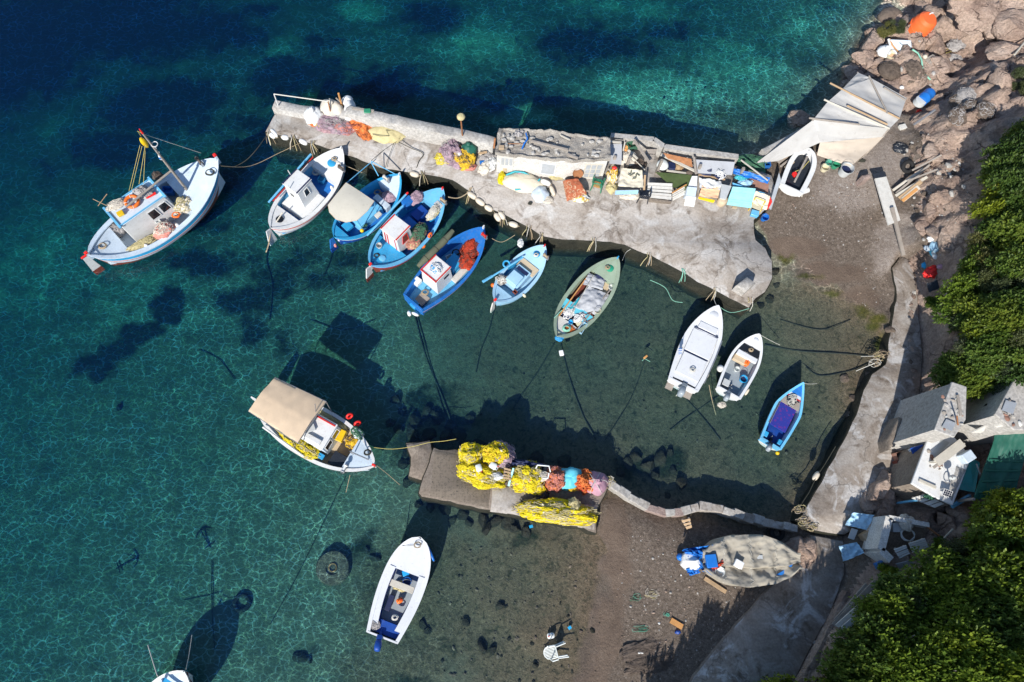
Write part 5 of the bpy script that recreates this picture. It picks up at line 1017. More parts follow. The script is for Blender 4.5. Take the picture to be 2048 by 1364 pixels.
MB(TR(at(1123, 706, .06), .2)).box((0, 0, 0), (.2, .26, .14)).build('float_block', 'styro', None, 'white foam float astern of the green boat', 'float', bev=.03)
# --- white decked motor boat
b8 = Boat('white motor boat with closed hatches over its whole deck', (1437, 611), (1366, 770), 1.7, .6, .3, .0, 'transom', .45, bands=[(.12, 'gel_white'), (9, 'gel_white')], inner='gel_white', floor='gel_white', gun='gel_white', fz=.2, tw=.82, cw=.16, pb=2.0, qb=.8, name='motor_boat')
b8.deck(.74, .985, 'gel_white'); b8.deck(.04, .74, 'gel_white', 'hatch_deck', dz=-.05, cam=.06, inset=.14); b8.hatch(.88, 0, .42, 'gel_white', .05)
for ta, tb in ((.1, .36), (.38, .66), (.68, .76)):
    h = b8.half((ta + tb) / 2) - .24; MB(b8.T).box((-b8.L / 2 + b8.L * (ta + tb) / 2, 0, b8.sheer((ta + tb) / 2) + .03), (b8.L * (tb - ta), 2 * h, .05)).build('hatch_cover', 'gel_white', b8.root, bev=.02)
for t_ in (.37, .67): MB(b8.T).box((-b8.L / 2 + b8.L * t_, 0, b8.sheer(t_) + .035), (.025, 1.2, .05)).build('hatch_seam', 'navy', b8.root)
outboard(b8, 68, -.05, 'engine_grey', 'engine_grey', 1.05); b8.poles([[(-1.6, -.83, .64), (-.3, -.85, .72), (.6, -.8, .8)]], .02, 'steel')
[MB(b8.T).box((-b8.L / 2 - .1, e, .05), (.4, .34, .05)).build('trim_step', 'wood_grey', b8.root) for e in (.45, -.45)]
MB().tube([at(1360, 712, .6), at(1366, 688, 1.3)], .012, 5).build('flag_staff', 'white', b8.root); m = MB().sheet(lambda u, v: at(1357 + 7 * u, 697 + 13 * v, 1.2 - .25 * v + .05 * math.sin(6 * u + 5 * v)), 5, 8, 0, .006); m.m = [(k // 5) % 2 for k in range(40)] * 2 + [0] * (len(m.f) - 80); m.build('flag', ['midblue', 'white'], b8.root)
fender(at(1411, 757, .4), at(1417, 746, .55), .07, 'fender', 'tan fender on the stern quarter of the white decked boat')
# --- small open white boat
b9 = Boat('small white open boat with orange jerry can and blue tub', (1519, 668), (1457, 786), 1.35, .5, .28, .0, 'transom', .48, bands=[(.08, 'gel_white'), (9, 'gel_white')], inner='gel_white', floor='engine_grey', gun='gel_white', fz=.12, tw=.84, cw=.09, pb=2.1, name='motor_boat')
b9.deck(.8, .985, 'gel_white'); b9.hatch(.9, 0, .24, 'gel_white', .04); MB(b9.T).box((.72, 0, .58), (.36, .92, .03)).build('windscreen', 'glass_dark', b9.root, bev=.01); MB(b9.T).box((.42, 0, .5), (.24, .98, .16)).build('bow_seat', 'gel_white', b9.root, bev=.02); MB(b9.T).box((.2, .2, .3), (.3, .6, .24)).build('locker', 'plywood', b9.root, bev=.02)
outboard(b9, 62, 0, 'engine_grey', 'engine_grey', .8); jerry(at(1491, 727, .2), (.34, .24, .26), 'orange', 'orange fuel can in the small white open boat', 1.0); bucket(at(1484, 760, .15), .17, .24, 'aqua_plastic', 'blue round tub in the stern of the white open boat', fill='navy'); bucket(at(1472, 740, .15), .12, .18, 'white_plastic', 'white bucket amidships in the white open boat')
boxy(at(1450, 767, .25), (.3, .3, .2), 'grey_plastic', 'grey battery box in the stern corner of the white open boat', 1.1); MB().blob(at(1441, 737, .35), (.17, .17, .17), 3, .04, 1, 14, 9, -1).build('round_fender', 'fender_white', None, 'round cream fender on the port rail of the white open boat', 'fender', ang=80); fender(at(1490, 790, .25), at(1498, 778, .35), .06, 'fender', 'orange fender at the stern quarter of the white open boat'); net(at(1443, 810, .06), (.2, .13, .08), 'cream_sack', 'cream rag bag floating behind the white open boat', 41, 10)
# --- small blue boat
b10 = Boat('small bright blue flat bottomed boat with purple printed cover', (1607, 765), (1541, 888), 1.22, .45, .28, .0, 'transom', .55, bands=[(.1, 'skyblue'), (9, 'white')], inner='palegreyblue', floor='deepblue', gun='skyblue', fz=.1, tw=.8, cw=.08, pb=1.35, qb=.95, name='motor_boat')
b10.deck(.82, .985, 'midblue'); MB(b10.T).box((1.0, 0, .47), (.26, .66, .05)).build('bow_seat', 'white', b10.root, bev=.01); MB(b10.T).box((.85, 0, .5), (.04, .76, .03)).build('trim', 'red', b10.root); MB(b10.T).box((.62, 0, .36), (.36, .9, .05)).build('middle_seat', 'wood_grey', b10.root); MB(b10.T).box((-.1, -.02, .22), (1.25, .78, .06)).build('floor_cover', 'print_purple', b10.root, bev=.01)
net(b10.P(.72, .1, -.05), (.28, .2, .1), 'engine_black', 'black net and white rope on the seat of the small blue boat', 43, 40, 1, st='rope_white'); outboard(b10, 55, .02, 'engine_grey', 'engine_black', .75)
MB(b10.T).box((-1.3, .38, .3), (.26, .26, .2)).build('stern_locker', 'cyanblue', b10.root, bev=.02); MB(b10.T).box((-1.3, -.38, .3), (.26, .26, .2)).build('stern_locker', 'cyanblue', b10.root, bev=.02); b10.poles([[(-.8, .5, .5), (.5, .52, .5)], [(-.8, .44, .5), (.5, .46, .5)]], .018, 'steel', 'oar_rack'); MB(TR(at(1555, 906, .05))).blob((0, 0, 0), (.09, .09, .09), 2, .0, 1, 12, 8, -1).build('float_ball', 'yellow_plastic', None, 'yellow float ball behind the small blue boat', 'float', ang=80); fender(at(1571, 838, .2), at(1573, 846, .2), .05, 'fender_white', 'small white float inside the small blue boat')
# --- boat with beige awning
b11 = Boat('white boat with beige awning, white cabin and yellow nets', (750, 932), (513, 800), 2.2, .62, .55, .25, bands=[(.1, 'white'), (.16, 'red'), (.3, 'white'), (9, 'white')], inner='palegreyblue', floor='plywood', gun='white', fz=.18, cw=.12)
b11.deck(.79, .985, 'palegreyblue'); b11.deck(.02, .12, 'palegreyblue', 'aft_deck'); b11.stem(.2, 'white', 'bright_red'); b11.rudder(.5, 'white', 'white')
C = [at(550, 755, 2.2), at(652, 803, 2.2), at(595, 886, 2.15), at(497, 822, 2.15)]
def awn(u, v):
    p = C[0].lerp(C[1], u).lerp(C[3].lerp(C[2], u), v); rdg = .16 * (1 - abs(2 * v - 1)) ** .7; return p + Vector((0, 0, rdg + .025 * noise.fractal(Vector((u * 7, v * 3, 2)), .8, 2, 4) + .03 * math.sin(v * 20 + 3 * u) * max(0, .25 - u)))
MB().sheet(awn, 28, 18, 0, .02).build('awning', 'beige_cloth', b11.root, ang=70); m = MB()
for i in range(4): m.tube([C[i] - Vector((0, 0, .02)), C[(i + 1) % 4] - Vector((0, 0, .02))], .022, 6)
for c_ in C: MB().tube([c_, Vector((c_.x, c_.y, .7)).lerp(Vector((b11.T.translation.x, b11.T.translation.y, .7)), .1)], .022, 6).build('awning_post', 'steel', b11.root)
m.build('awning_frame', 'steel', b11.root)
q = [b11.l(x, y, 1.6) for x, y in ((600, 873), (648, 897), (671, 848), (636, 835))]; cx = sum(v.x for v in q) / 4; cy = sum(v.y for v in q) / 4
c11, f11, w11, r11 = cabin(b11, (cx - .55, cx + .5, cy - .6, cy + .6), .2, 1.35, 'palegreyblue', 'white', .95, .04, 0); w11('f', .1, .45, .45, .85); w11('f', .55, .9, .45, .85); w11('p', .2, .8, .5, .85); w11('s', .2, .8, .5, .85)
MB(b11.T).box((cx, cy + .5, r11[2] + .02), (.9, .06, .05)).build('roof_stripe', 'red', b11.root); boxy(at(622, 856, 1.58), (.34, .34, .14), 'grey_plastic', 'grey box on the awning boat cabin roof', .4); MB(b11.T).box((cx - .1, cy - .38, r11[2] + .06), (.85, .22, .12)).build('roof_locker', 'white', b11.root, bev=.02)
net(at(613, 897, .62), (.62, .36, .34), 'yellow_net', 'yellow net heap beside the awning boat cabin', 45, 260, -.55, w=.015); net(at(583, 878, .5), (.7, .22, .22), 'yellow_net', 'yellow net strip under the awning edge', 46, 150, -.6); net(at(706, 884, .55), (.28, .28, .2), 'ochre_net', 'golden coiled net in the bow of the awning boat', 47, 140); net(at(655, 835, .5), (.9, .3, .16), 'straw_net', 'olive net along the port side of the awning boat', 48, 120, -.55)
boxy(at(683, 873, .4), (.34, .5, .36), 'yellow_plastic', 'yellow fish box in the awning boat', -.4); boxy(at(641, 912, .6), (.36, .2, .14), 'cyanblue', 'blue crate at the starboard rail of the awning boat', -.5); boxy(at(683, 925, .35), (.85, .6, .3), 'engine_black', 'dark engine hatch box before the awning boat foredeck', -.5); MB(b11.T).box((1.2, .1, .22), (.75, .9, .05)).build('cockpit_board', 'plywood', b11.root)
net(at(715, 866, .85), (.32, .2, .16), 'white_sack', 'white and green line tangle on the awning boat port bow', 49, 70, -.9, st='green_net')
for k, (x, y) in enumerate(((703, 829), (719, 844))):
    t = thing('lifebuoy', ['red ring float on the awning boat rail nearer the stern', 'red ring float on the awning boat rail nearer the bow'][k], 'lifebuoy', at(x, y, .8)); MB(TR(at(x - 4, y + 3, .85), .6, 1.15)).torus(.12, .05, n=20, k=8).build('ring', 'bright_red', t, ang=80)
MB().tube([at(526, 854, .9), at(608, 913, .95)], .045, 8).build('rail_pole', 'white', b11.root); b11.poles([[(1.9, 0, 1.0), (1.9, 0, 1.7)], [(1.9, 0, 1.6), (2.6, .1, 1.1)]], .03, 'steel', 'bow_post'); b11.winch(.82, -.9, 'steel', 'white', .3)
MB().tube([at(632, 838, 1.6), at(630, 808, 3.0)], .018, 5).build('aerial', 'steel', b11.root)
# --- white motor boat at the bottom
b12 = Boat('white motor boat with blue well near the bottom', (841, 1074), (764, 1276), 1.78, .6, .22, .0, 'transom', .5, bands=[(.1, 'gel_white'), (9, 'gel_white')], inner='deepblue', floor='engine_grey', gun='gel_white', fz=.12, tw=.72, cw=.12, pb=2.6, qb=.62, name='motor_boat')
b12.deck(.64, .985, 'gel_white', cam=.05, bulk='deepblue'); b12.deck(.03, .15, 'deepblue', 'stern_platform', dz=-.16)
for sd in (1, -1):
    vs = []; fs = []
    for k in range(13):
        t_ = .1 + .55 * k / 12; x = -b12.L / 2 + b12.L * t_; h = b12.half(t_); z = b12.sheer(t_); vs += [(x, sd * (h - .05), z + .01), (x, sd * (h - .36), z + .02), (x, sd * (h - .37), .15)]
    for k in range(12): fs += [(k * 3, k * 3 + 3, k * 3 + 4, k * 3 + 1), (k * 3 + 1, k * 3 + 4, k * 3 + 5, k * 3 + 2)]
    fs += [(0, 1, 2), (36, 38, 37)]; MB(b12.T).add(vs, fs, [0, 1] * 12 + [1, 1]).build('side_deck', ['gel_white', 'deepblue'], b12.root)
MB(b12.T).box((.0, 0, .5), (.26, 1.0, .05)).build('seat', 'wood_pale', b12.root, bev=.01); outboard(b12, 66, .1, 'deepblue', 'deepblue', .95, 12)
bucket(at(815, 1163, .2), .17, .26, 'blue_tarp', 'blue barrel bucket in the bottom white motor boat', fill='navy'); jerry(at(800, 1201, .2), (.26, .2, .22), 'orange', 'orange fuel can in the bottom white motor boat', .5); boxy(at(812, 1146, .3), (.24, .2, .16), 'aqua_plastic', 'bright blue bag at the bow end of the white boat well', .3); net(at(803, 1172, .2), (.3, .2, .1), 'straw_net', 'straw rope litter in the bottom white motor boat', 51, 60); boxy(at(780, 1205, .15), (.6, .2, .18), 'navy', 'long dark box inside the bottom white motor boat', 1.25); net(at(750, 1248, .5), (.2, .2, .12), 'grey_sack', 'grey rope bundle beside the outboard of the bottom boat', 52, 40)
fender(at(852, 1088, .75), at(868, 1122, .6), .07, 'blue_tarp', 'blue stick fender on the bow of the bottom white boat'); coil(at(835, 1090, .86), .16, 'rope_tan', 'tangled anchor line on the bottom white boat bow', 3, .01); rope([b12.P(.93, .1, .05), b12.P(.9, .3, .06), b12.P(.88, .6, .05), b12.P(.86, .9, .04)], .008, 'rope_dark', 'dark line across the bottom white boat foredeck')
# --- boat cut by the bottom edge
b13 = Boat('white and blue boat bow cut off by the bottom edge', (368, 1342), (262, 1508), 1.9, .5, .35, .2, bands=[(.2, 'white'), (9, 'redbrown')], inner='white', floor='midblue', gun='white', fz=.2)
b13.deck(.6, .985, 'palegreyblue'); MB(b13.T).box((1.0, 0, .86), (.16, 1.0, .02)).build('deck_stripe', 'cyanblue', b13.root); MB(b13.T).box((.7, 0, .8), (.12, 1.2, .02)).build('deck_stripe', 'cyanblue', b13.root)
MB(b13.T).tube([(-.6, .3, .4), (-.6, .3, 2.3)], .05, 8).build('post', 'wood_tan', b13.root); MB(b13.T).box((-1.0, 0, .7), (1.0, 1.0, .9), tp=.9).build('wheelhouse', 'white', b13.root, bev=.02)
# ================================================================ gear along the pier
def panel(c, mat, label, name='panel', cat='panel', th=.03, parent=None, group=None, bev=0):
    """flat board through four (px, py, z) corners, thickened downwards"""
    P = [at(*q) for q in c]; n = (P[1] - P[0]).cross(P[3] - P[0]).normalized(); n = -n if n.z < 0 else n
    if (P[1] - P[0]).cross(P[2] - P[0]).dot(n) < 0: P.reverse()
    return MB().hexa([p - n * th for p in P], P).build(name, mat, parent, label, cat, group, bev=bev)
def planks(c, k, mat, label, name, cat, th=.03, gap=.14, under=True, vary=.02, group=None, piece='plank', extra=None):
    """boards laid side by side between edge c0-c3 and edge c1-c2"""
    P = [at(*q) for q in c]; n = (P[1] - P[0]).cross(P[3] - P[0]).normalized(); n = -n if n.z < 0 else n; t = thing(name, label, cat, sum(P, Vector()) / 4 - n * .1, 0, group); rnd = random.Random(len(label))
    for i in range(k):
        u0, u1 = (i + gap / 2) / k, (i + 1 - gap / 2) / k; e = [rnd.uniform(-vary, vary) for _ in range(4)]; d = n * rnd.uniform(-.008, .008)
        q = [P[0].lerp(P[3], u0 + e[0]), P[1].lerp(P[2], u0 + e[0]), P[1].lerp(P[2], u1 + e[1]), P[0].lerp(P[3], u1 + e[1])]; q = [x + d + (q[1] - q[0]) * e[2] * .6 for x in q]
        if (q[1] - q[0]).cross(q[2] - q[0]).dot(n) < 0: q.reverse()
        MB().hexa([x - n * th for x in q], q).build(piece, mat if isinstance(mat, str) else mat[i % len(mat)], t)
    if under:
        for v in (.15, .85): MB().bar(P[0].lerp(P[1], v) - n * (th + .035), P[3].lerp(P[2], v) - n * (th + .035), .07, .05, up=n).build('batten', 'wood_grey', t)
    return t
def chair(p, rz, mat, label, slats=7, tilt=(0, 0), seat=None, s=1.0, group=None):
    """monobloc garden chair: seat, slatted rounded back, arms and four legs"""
    T = TR(p, rz, *tilt, s); t = thing('chair', label, 'chair', p, 0, group); t_M = T
    MB(T).box((0, 0, .42), (.46, .46, .03)).build('seat', seat or mat, t, bev=.01)
    for sx in (-1, 1):
        for sy in (-1, 1): MB(T).bar((sx * .21, sy * .21, .42), (sx * .25, sy * .26, 0), .04, .04).build('leg', mat, t)
        MB(T).tube([(.22, sx * .26, .42), (.2, sx * .27, .66), (-.2, sx * .27, .68), (-.26, sx * .24, .7)], .025, 6).build('arm', mat, t)
    fr = [(-.2, -.23, .42), (-.27, -.24, .66), (-.31, -.2, .8), (-.34, -.1, .88), (-.345, 0, .9), (-.34, .1, .88), (-.31, .2, .8), (-.27, .24, .66), (-.2, .23, .42)]; MB(T).tube(fr, .024, 6).build('back_frame', mat, t)
    for k in range(slats):
        y = -.18 + .36 * k / (slats - 1); zt = .88 - 2.0 * y * y; MB(T).bar((-.21, y, .44), (-.2 - .14 * (zt - .42) / .46, y, zt), .012, .03, up=(0, 1, 0)).build('slat', mat, t)
    return t
# --- railing, lamp post
t = thing('railing', 'thin white pipe railing at the pier head', 'railing', at(557, 212, 1.2)); MB().tube([at(557, 213, 1.15), at(548, 188, 2.1)], .03, 8).build('post', 'white', t); MB().tube([at(548, 188, 2.1), at(656, 203, 2.05)], .026, 8).build('rail', 'rope_white', t); MB().tube([at(656, 203, 2.05), at(662, 228, 1.2)], .03, 8).build('post', 'rust', t)
t = thing('lamp_post', 'rusty post with round green lamp on the pier parapet', 'lamp post', at(925, 272, 1.7)); MB().tube([at(925, 272, 1.7), at(922, 240, 3.0)], .04, 8).build('post', 'rust', t); MB(TR(at(922, 236, 3.02))).lathe([(.1, 0), (.19, .05), (.19, .12), (.12, .2), (.0, .22)], 16).build('lamp', 'straw_net', t)
# --- bags and nets at the pier head
pile(at(629, 236, PZ), (.5, .48, .62), 'white_sack', 'white builder bag of gear nearest the pier head', 61, 'bag', 'sack', tie=True); pile(at(668, 226, PZ), (.62, .55, .85), 'cream_sack', 'largest cream bag of net at the parapet', 62, 'bag', 'sack', tie=True)
pile(at(700, 222, PZ + .3), (.3, .6, .5), 'white_sack', 'upright white sack beside the largest cream bag', 63, 'bag', 'sack'); pile(at(712, 233, PZ), (.5, .45, .5), 'plywood', 'tan basket bag beside the upright white sack', 64, 'bag', 'sack', amp=.12); pile(at(695, 204, 1.3), (.3, .25, .35), 'white_sack', 'small white bag on the parapet behind the bags', 65, 'bag', 'sack')
net(at(648, 234, PZ), (.3, .3, .45), 'grey_sack', 'blue grey cloth beside the white builder bag', 66, 20, name='cloth', cat='cloth'); net(at(636, 246, PZ), (.5, .2, .2), 'orange_net', 'orange net fringe under the white builder bag', 67, 60, .1); net(at(643, 251, PZ), (.24, .2, .22), 'yellow_net', 'small yellow net tuft by the white builder bag', 68, 60)
net(at(668, 249, PZ), (.85, .5, .4), 'lilac_net', 'mauve net heap below the large cream bag', 69, 240, -.2); net(at(684, 257, PZ), (.6, .34, .32), 'salmon_net', 'salmon pink net heap in front of the mauve net', 70, 160, -.2); net(at(656, 258, PZ), (.4, .25, .18), 'mauve_net', 'thin mauve net spill towards the pier edge', 71, 90, -.1)
net(at(724, 248, PZ), (.75, .62, .42), 'orange_net', 'large orange net heap on the outer pier', 72, 280, -.3, floats=('orange', 6)); net(at(733, 268, PZ), (.38, .34, .2), 'orange_net', 'low orange net spill towards the moored boats', 73, 110, -.6); net(at(741, 238, PZ), (.3, .2, .3), 'brown_net', 'brown rope bundle behind the orange net', 74, 40); boxy(at(711, 259, PZ), (.24, .16, .1), 'white_plastic', 'small white tray at the edge of the orange net', .3)
m = MB().blob(at(776, 268, PZ), (1.0, .62, .42), 75, .3, 1.2, 34, 17, -.1, 0, -.25, ); m.build('net_cover', 'straw_net', None, 'large straw coloured cover over a net pile on the pier', 'cover', ang=80); rope([at(745, 268, 1.2), at(760, 272, 1.32), at(778, 272, 1.3), at(772, 260, 1.38), at(790, 262, 1.25)], .015, 'rope_dark', 'dark rope lying over the straw coloured cover')
t = thing('wood_post', 'short wooden post and driftwood behind the bags', 'post', at(684, 212, 1.3)); MB().tube([at(684, 212, 1.2), at(677, 187, 2.4)], .05, 7).build('shaft', 'wood_orange', t); MB().tube([at(684, 206, 1.5), at(672, 196, 1.8)], .04, 6).build('branch', 'wood_grey', t)
plank(at(704, 216, 1.75), at(748, 222, 1.75), .12, .05, 'wood_grey', 'grey plank on the parapet behind the orange net'); boxy(at(735, 224, 1.7), (.3, .2, .12), 'green_plastic', 'green plastic scrap on the outer parapet', .1)
# --- middle group of nets
net(at(905, 309, PZ), (.55, .6, .75), 'lilac_net', 'tall mauve net heap against the parapet', 81, 200, .1); net(at(888, 318, PZ), (.42, .32, .3), 'straw_net', 'straw net beside the tall mauve net heap', 82, 90, .1, st='yellow_net'); net(at(929, 318, PZ), (.55, .58, .55), 'ochre_net', 'golden yellow net heap beside the mauve net', 83, 220, .2); pile(at(937, 300, PZ + .35), (.42, .36, .45), 'green_tarp', 'dark green bag on top of the golden net heap', 84, 'bag', 'sack', tie=True)
net(at(918, 330, PZ), (.28, .24, .2), 'lilac_net', 'small mauve net at the foot of the golden heap', 85, 60); net(at(938, 334, PZ), (.34, .2, .18), 'salmon_net', 'pink net at the foot of the golden heap', 86, 60); boxy(at(917, 305, PZ + .5), (.16, .4, .12), 'white_plastic', 'white float bar in the golden heap', .5)
for k, (x, y, mt_, lb) in enumerate(((968, 302, 'cream_sack', 'cream bundle of floats left of the hut'), (975, 318, 'grey_sack', 'grey rope bundle left of the hut'), (981, 330, 'white_sack', 'white cloth heap at the hut corner'), (972, 336, 'cream_sack', 'cream rag heap below the hut corner'))): net(at(x, y, PZ), (.42, .3, .32), mt_, lb, 90 + k, 40, .3 * k, name='bundle', cat='bundle')
boxy(at(966, 329, PZ), (.3, .2, .2), 'midblue', 'small blue box left of the hut', .2); plank(at(957, 307, PZ + .4), at(974, 304, PZ + .5), .1, .06, 'wood_tan', 'short tan board left of the hut'); plank(at(988, 296, 1.7), at(990, 276, 2.2), .08, .08, 'rust', 'rusty stake at the hut back corner', cat='stake', name='stake')
# --- fenders hung along the quay edge
for k, (a, b_, lb) in enumerate((((541, 262), (553, 270), 'white fender outermost at the pier head corner'), ((544, 254), (557, 269), 'slanting white fender at the pier head corner'), ((565, 269), (580, 271), 'short white fender third from the pier head'), ((601, 275), (617, 283), 'white fender fourth from the pier head'))): fender(at(a[0] - 2, a[1] + 5, .8), at(b_[0] - 2, b_[1] + 5, .76), .13, 'fender_white', lb, 'white fenders at the pier head')
for k, (a, b_, lb) in enumerate((((820, 340), (838, 345), 'cream fender alone on the pier edge by the canopy boat'), ((936, 379), (953, 391), 'cream fender first in the chain by the striped boat'), ((952, 392), (969, 404), 'cream fender second in the chain by the striped boat'), ((970, 406), (985, 415), 'cream fender third in the chain by the striped boat'), ((990, 421), (1000, 436), 'tan fender fourth in the chain on the pier edge'), ((998, 418), (1009, 432), 'cream fender fifth in the chain on the pier edge'), ((1018, 440), (1036, 446), 'cream fender last in the chain on the pier edge'))): fender(at(a[0], a[1] + 6, .84), at(b_[0], b_[1] + 6, .8), .14, 'fender', lb, 'cream fenders along the pier edge')
# --- stone hut
HZ = 2.45; hut = thing('stone_hut', 'low whitewashed stone hut with rubble covered flat roof', 'hut', at(1100, 340, PZ))
fr_ = [at(994, 306, HZ), at(1062, 313, HZ), at(1130, 321, HZ), at(1216, 321, HZ)]; bk = [at(1215, 279, HZ), at(1100, 266, HZ), at(1000, 259, HZ)]; rg = fr_ + bk
def dn(p, z): return Vector((p.x, p.y, z))
MB().hexa([dn(p, PZ - .1) for p in rg], [dn(p, HZ - .1) for p in rg]).build('wall', 'whitewash', hut, bev=.03)
cen = sum(rg, Vector()) / 7
m = MB(); rr_ = [p + (p - cen).normalized() * .08 for p in rg]
def roofpt(u, v):
    a = rr_[0].lerp(rr_[1], min(1, u * 3)) if u < 1 / 3 else (rr_[1].lerp(rr_[2], u * 3 - 1) if u < 2 / 3 else rr_[2].lerp(rr_[3], u * 3 - 2)); b_ = rr_[6].lerp(rr_[5], min(1, u * 2)) if u < .5 else rr_[5].lerp(rr_[4], u * 2 - 1)
    p = a.lerp(b_, v); e = min(u, v, 1 - u, 1 - v); return p + Vector((.09 * noise.noise(p * 2), .09 * noise.noise(p * 2.3 + Vector((3, 1, 0))), .07 * noise.fractal(p * 2.6, .6, 2, 5) + (.1 if e < .04 else .02)))
m.sheet(roofpt, 70, 26, 0, .2).build('roof', 'rubble_roof', hut, ang=50)
def onwall(u0, u1, v0, v1, mat, name, seg=0, out=.03, th=.05, parent=None):
    A, B_ = dn(fr_[seg], PZ), dn(fr_[seg + 1], PZ); n = Vector(((B_ - A).y, -(B_ - A).x, 0)).normalized(); h = HZ - .15 - PZ
    q = [A.lerp(B_, u0) + Vector((0, 0, v0 * h)), A.lerp(B_, u1) + Vector((0, 0, v0 * h)), A.lerp(B_, u1) + Vector((0, 0, v1 * h)), A.lerp(B_, u0) + Vector((0, 0, v1 * h))]
    return MB().hexa([p + n * (out - th) for p in q], [p + n * out for p in q]).build(name, mat, parent or hut)
d_ = onwall(.1, .5, .05, .95, 'painted_plank', 'door', 0); [onwall(.14 + .12 * i, .23 + .12 * i, .5, .88, 'glass_pale', 'pane', 0, .04, .02, d_) for i in range(3)]; onwall(.2, .32, .05, .3, 'plywood', 'door_patch', 0, .045, .02, d_)
w_ = onwall(.32, .78, .2, .85, 'white', 'window', 1); onwall(.36, .74, .26, .8, 'glass_pale', 'pane', 1, .045, .02, w_)
w_ = onwall(.5, .92, .1, .92, 'wood_pale', 'window', 2); [onwall(.53 + .13 * i, .63 + .13 * i, .16 + .25 * j, .36 + .25 * j, 'glass_pale', 'pane', 2, .045, .02, w_) for i in range(3) for j in range(3)]
MB(TR(at(1156, 345, 1.5), -.1, R(65))).lathe([(.0, 0), (.2, .02), (.26, .1)], 18, cap=False).build('hung_basket', 'rust', None, 'round rusty pan hanging on the hut wall', 'pan', ang=80)
drape([(1030, 260, 2.62), (1048, 262, 2.62), (1044, 274, 2.62), (1028, 272, 2.62)], 0, 'grey_sack', 'grey blue rag on the stone hut roof', 'rag', 'rag', 5, -.05, .1, nu=8, nv=8); rope([at(1052, 266, 2.7), at(1055, 278, 2.75), at(1048, 288, 2.7), at(1044, 298, 2.65)], .04, 'blue_tarp', 'twisted blue cloth on the stone hut roof', cat='cloth', name='cloth'); MB().tube([at(1016, 287, 2.6), at(1050, 288, 2.62)], .02, 5).build('rod', 'rust', None, 'thin rusty rod on the stone hut roof', 'rod'); plank(at(1062, 282, 2.66), at(1136, 300, 2.66), .1, .1, 'wood_grey', 'long grey beam on the stone hut roof'); plank(at(1134, 308, 2.62), at(1156, 317, 2.62), .1, .1, 'wood_grey', 'short grey beam at the roof front of the stone hut'); plank(at(1120, 270, 2.6), at(1140, 280, 2.6), .06, .06, 'wood_pale', 'pale stick at the back of the stone hut roof'); boxy(at(1003, 297, 2.55), (.24, .18, .14), 'cardboard', 'small tan block on the hut roof corner')
rnd = random.Random(4)
for k in range(46): x = rnd.uniform(1005, 1208); MB().blob(at(x, rnd.uniform(268, 306) + (x - 1000) * .06, 2.56), (rnd.uniform(.04, .15), rnd.uniform(.04, .11), rnd.uniform(.04, .09)), k, .3, 2, 8, 6, -.3).build('roof_stone', 'concrete_pale', hut, smooth=False)
# --- gear in front of the hut
m = MB().blob(at(1045, 366, PZ), (1.05, .5, .38), 77, .22, 1.2, 34, 15, -.1, 0, -.12); m.build('white_tarp', 'cream_cloth', None, 'white tarpaulin heap with green edging before the hut', 'tarpaulin', ang=80); rope([at(1012, 350, 1.05), at(1030, 343, 1.15), at(1048, 345, 1.18), at(1060, 352, 1.1)], .05, 'teal', 'teal rope edging behind the white tarpaulin'); rope([at(1030, 379, .95), at(1050, 378, .98), at(1068, 370, 1.0), at(1080, 358, 1.05)], .05, 'teal', 'teal rope edging in front of the white tarpaulin'); net(at(1004, 357, PZ), (.2, .34, .2), 'yellow_net', 'yellow net tuft left of the white tarpaulin', 78, 40); net(at(1040, 350, PZ + .2), (.18, .14, .12), 'pink_cloth', 'pink rag on the white tarpaulin', 79, 0, name='rag', cat='rag'); net(at(1072, 370, PZ), (.2, .2, .15), 'ochre_net', 'yellow net scrap right of the white tarpaulin', 80, 30)
fender(at(1082, 361, .98), at(1101, 369, .98), .13, 'fender_white', 'white fender lying before the hut window'); fender(at(1101, 372, .98), at(1109, 391, .98), .11, 'fender', 'tan fender lying beside the blue sack'); pile(at(1081, 390, PZ), (.42, .45, .35), 'palegreyblue', 'pale blue sack on the pier before the hut', 95, 'bag', 'sack', amp=.25); coil(at(1094, 385, .9), .25, 'rope_dark', 'dark rope coil beside the pale blue sack', 4, .02); coil(at(1060, 407, .88), .1, 'rope_dark', 'small dark coil on bare concrete', 3, .02); net(at(1112, 352, PZ), (.4, .25, .2), 'straw_net', 'straw net litter under the hut window', 96, 80); net(at(1095, 400, PZ), (.3, .2, .12), 'cream_sack', 'cream rope tail on the pier edge side', 97, 50)
t = thing('rug_table', 'table covered by a red rug with cream flowers', 'table', at(1147, 378, PZ)); zt = 1.5; C = [at(1127, 355, zt), at(1158, 352, zt), at(1176, 380, zt), at(1135, 396, zt - .1)]
def rugf(u, v):
    p = C[0].lerp(C[1], u).lerp(C[3].lerp(C[2], u), v); e = min(u, v, 1 - u, 1 - v); return p + Vector((0, 0, .05 * noise.fractal(Vector((u * 3, v * 3, 1)), .8, 2, 3) - (.3 * (1 - e / .14) ** 1.5 if e < .14 else 0)))
MB().sheet(rugf, 24, 24, 0, .02).build('rug', 'rug_red', t, ang=70)
for q in (0, 1, 2, 3): p = C[q].lerp(sum(C, Vector()) / 4, .25); MB().tube([p - Vector((0, 0, .12)), Vector((p.x, p.y, PZ))], .03, 6).build('leg', 'wood_grey', t)
net(at(1160, 397, PZ), (.42, .24, .25), 'white_sack', 'white and yellow plastic sheet under the rug table', 98, 30, -.2, st='yellow_plastic', name='plastic_sheet', cat='plastic'); net(at(1143, 352, PZ), (.5, .24, .3), 'wood_grey', 'grey sticks and rope behind the rug table', 99, 60)
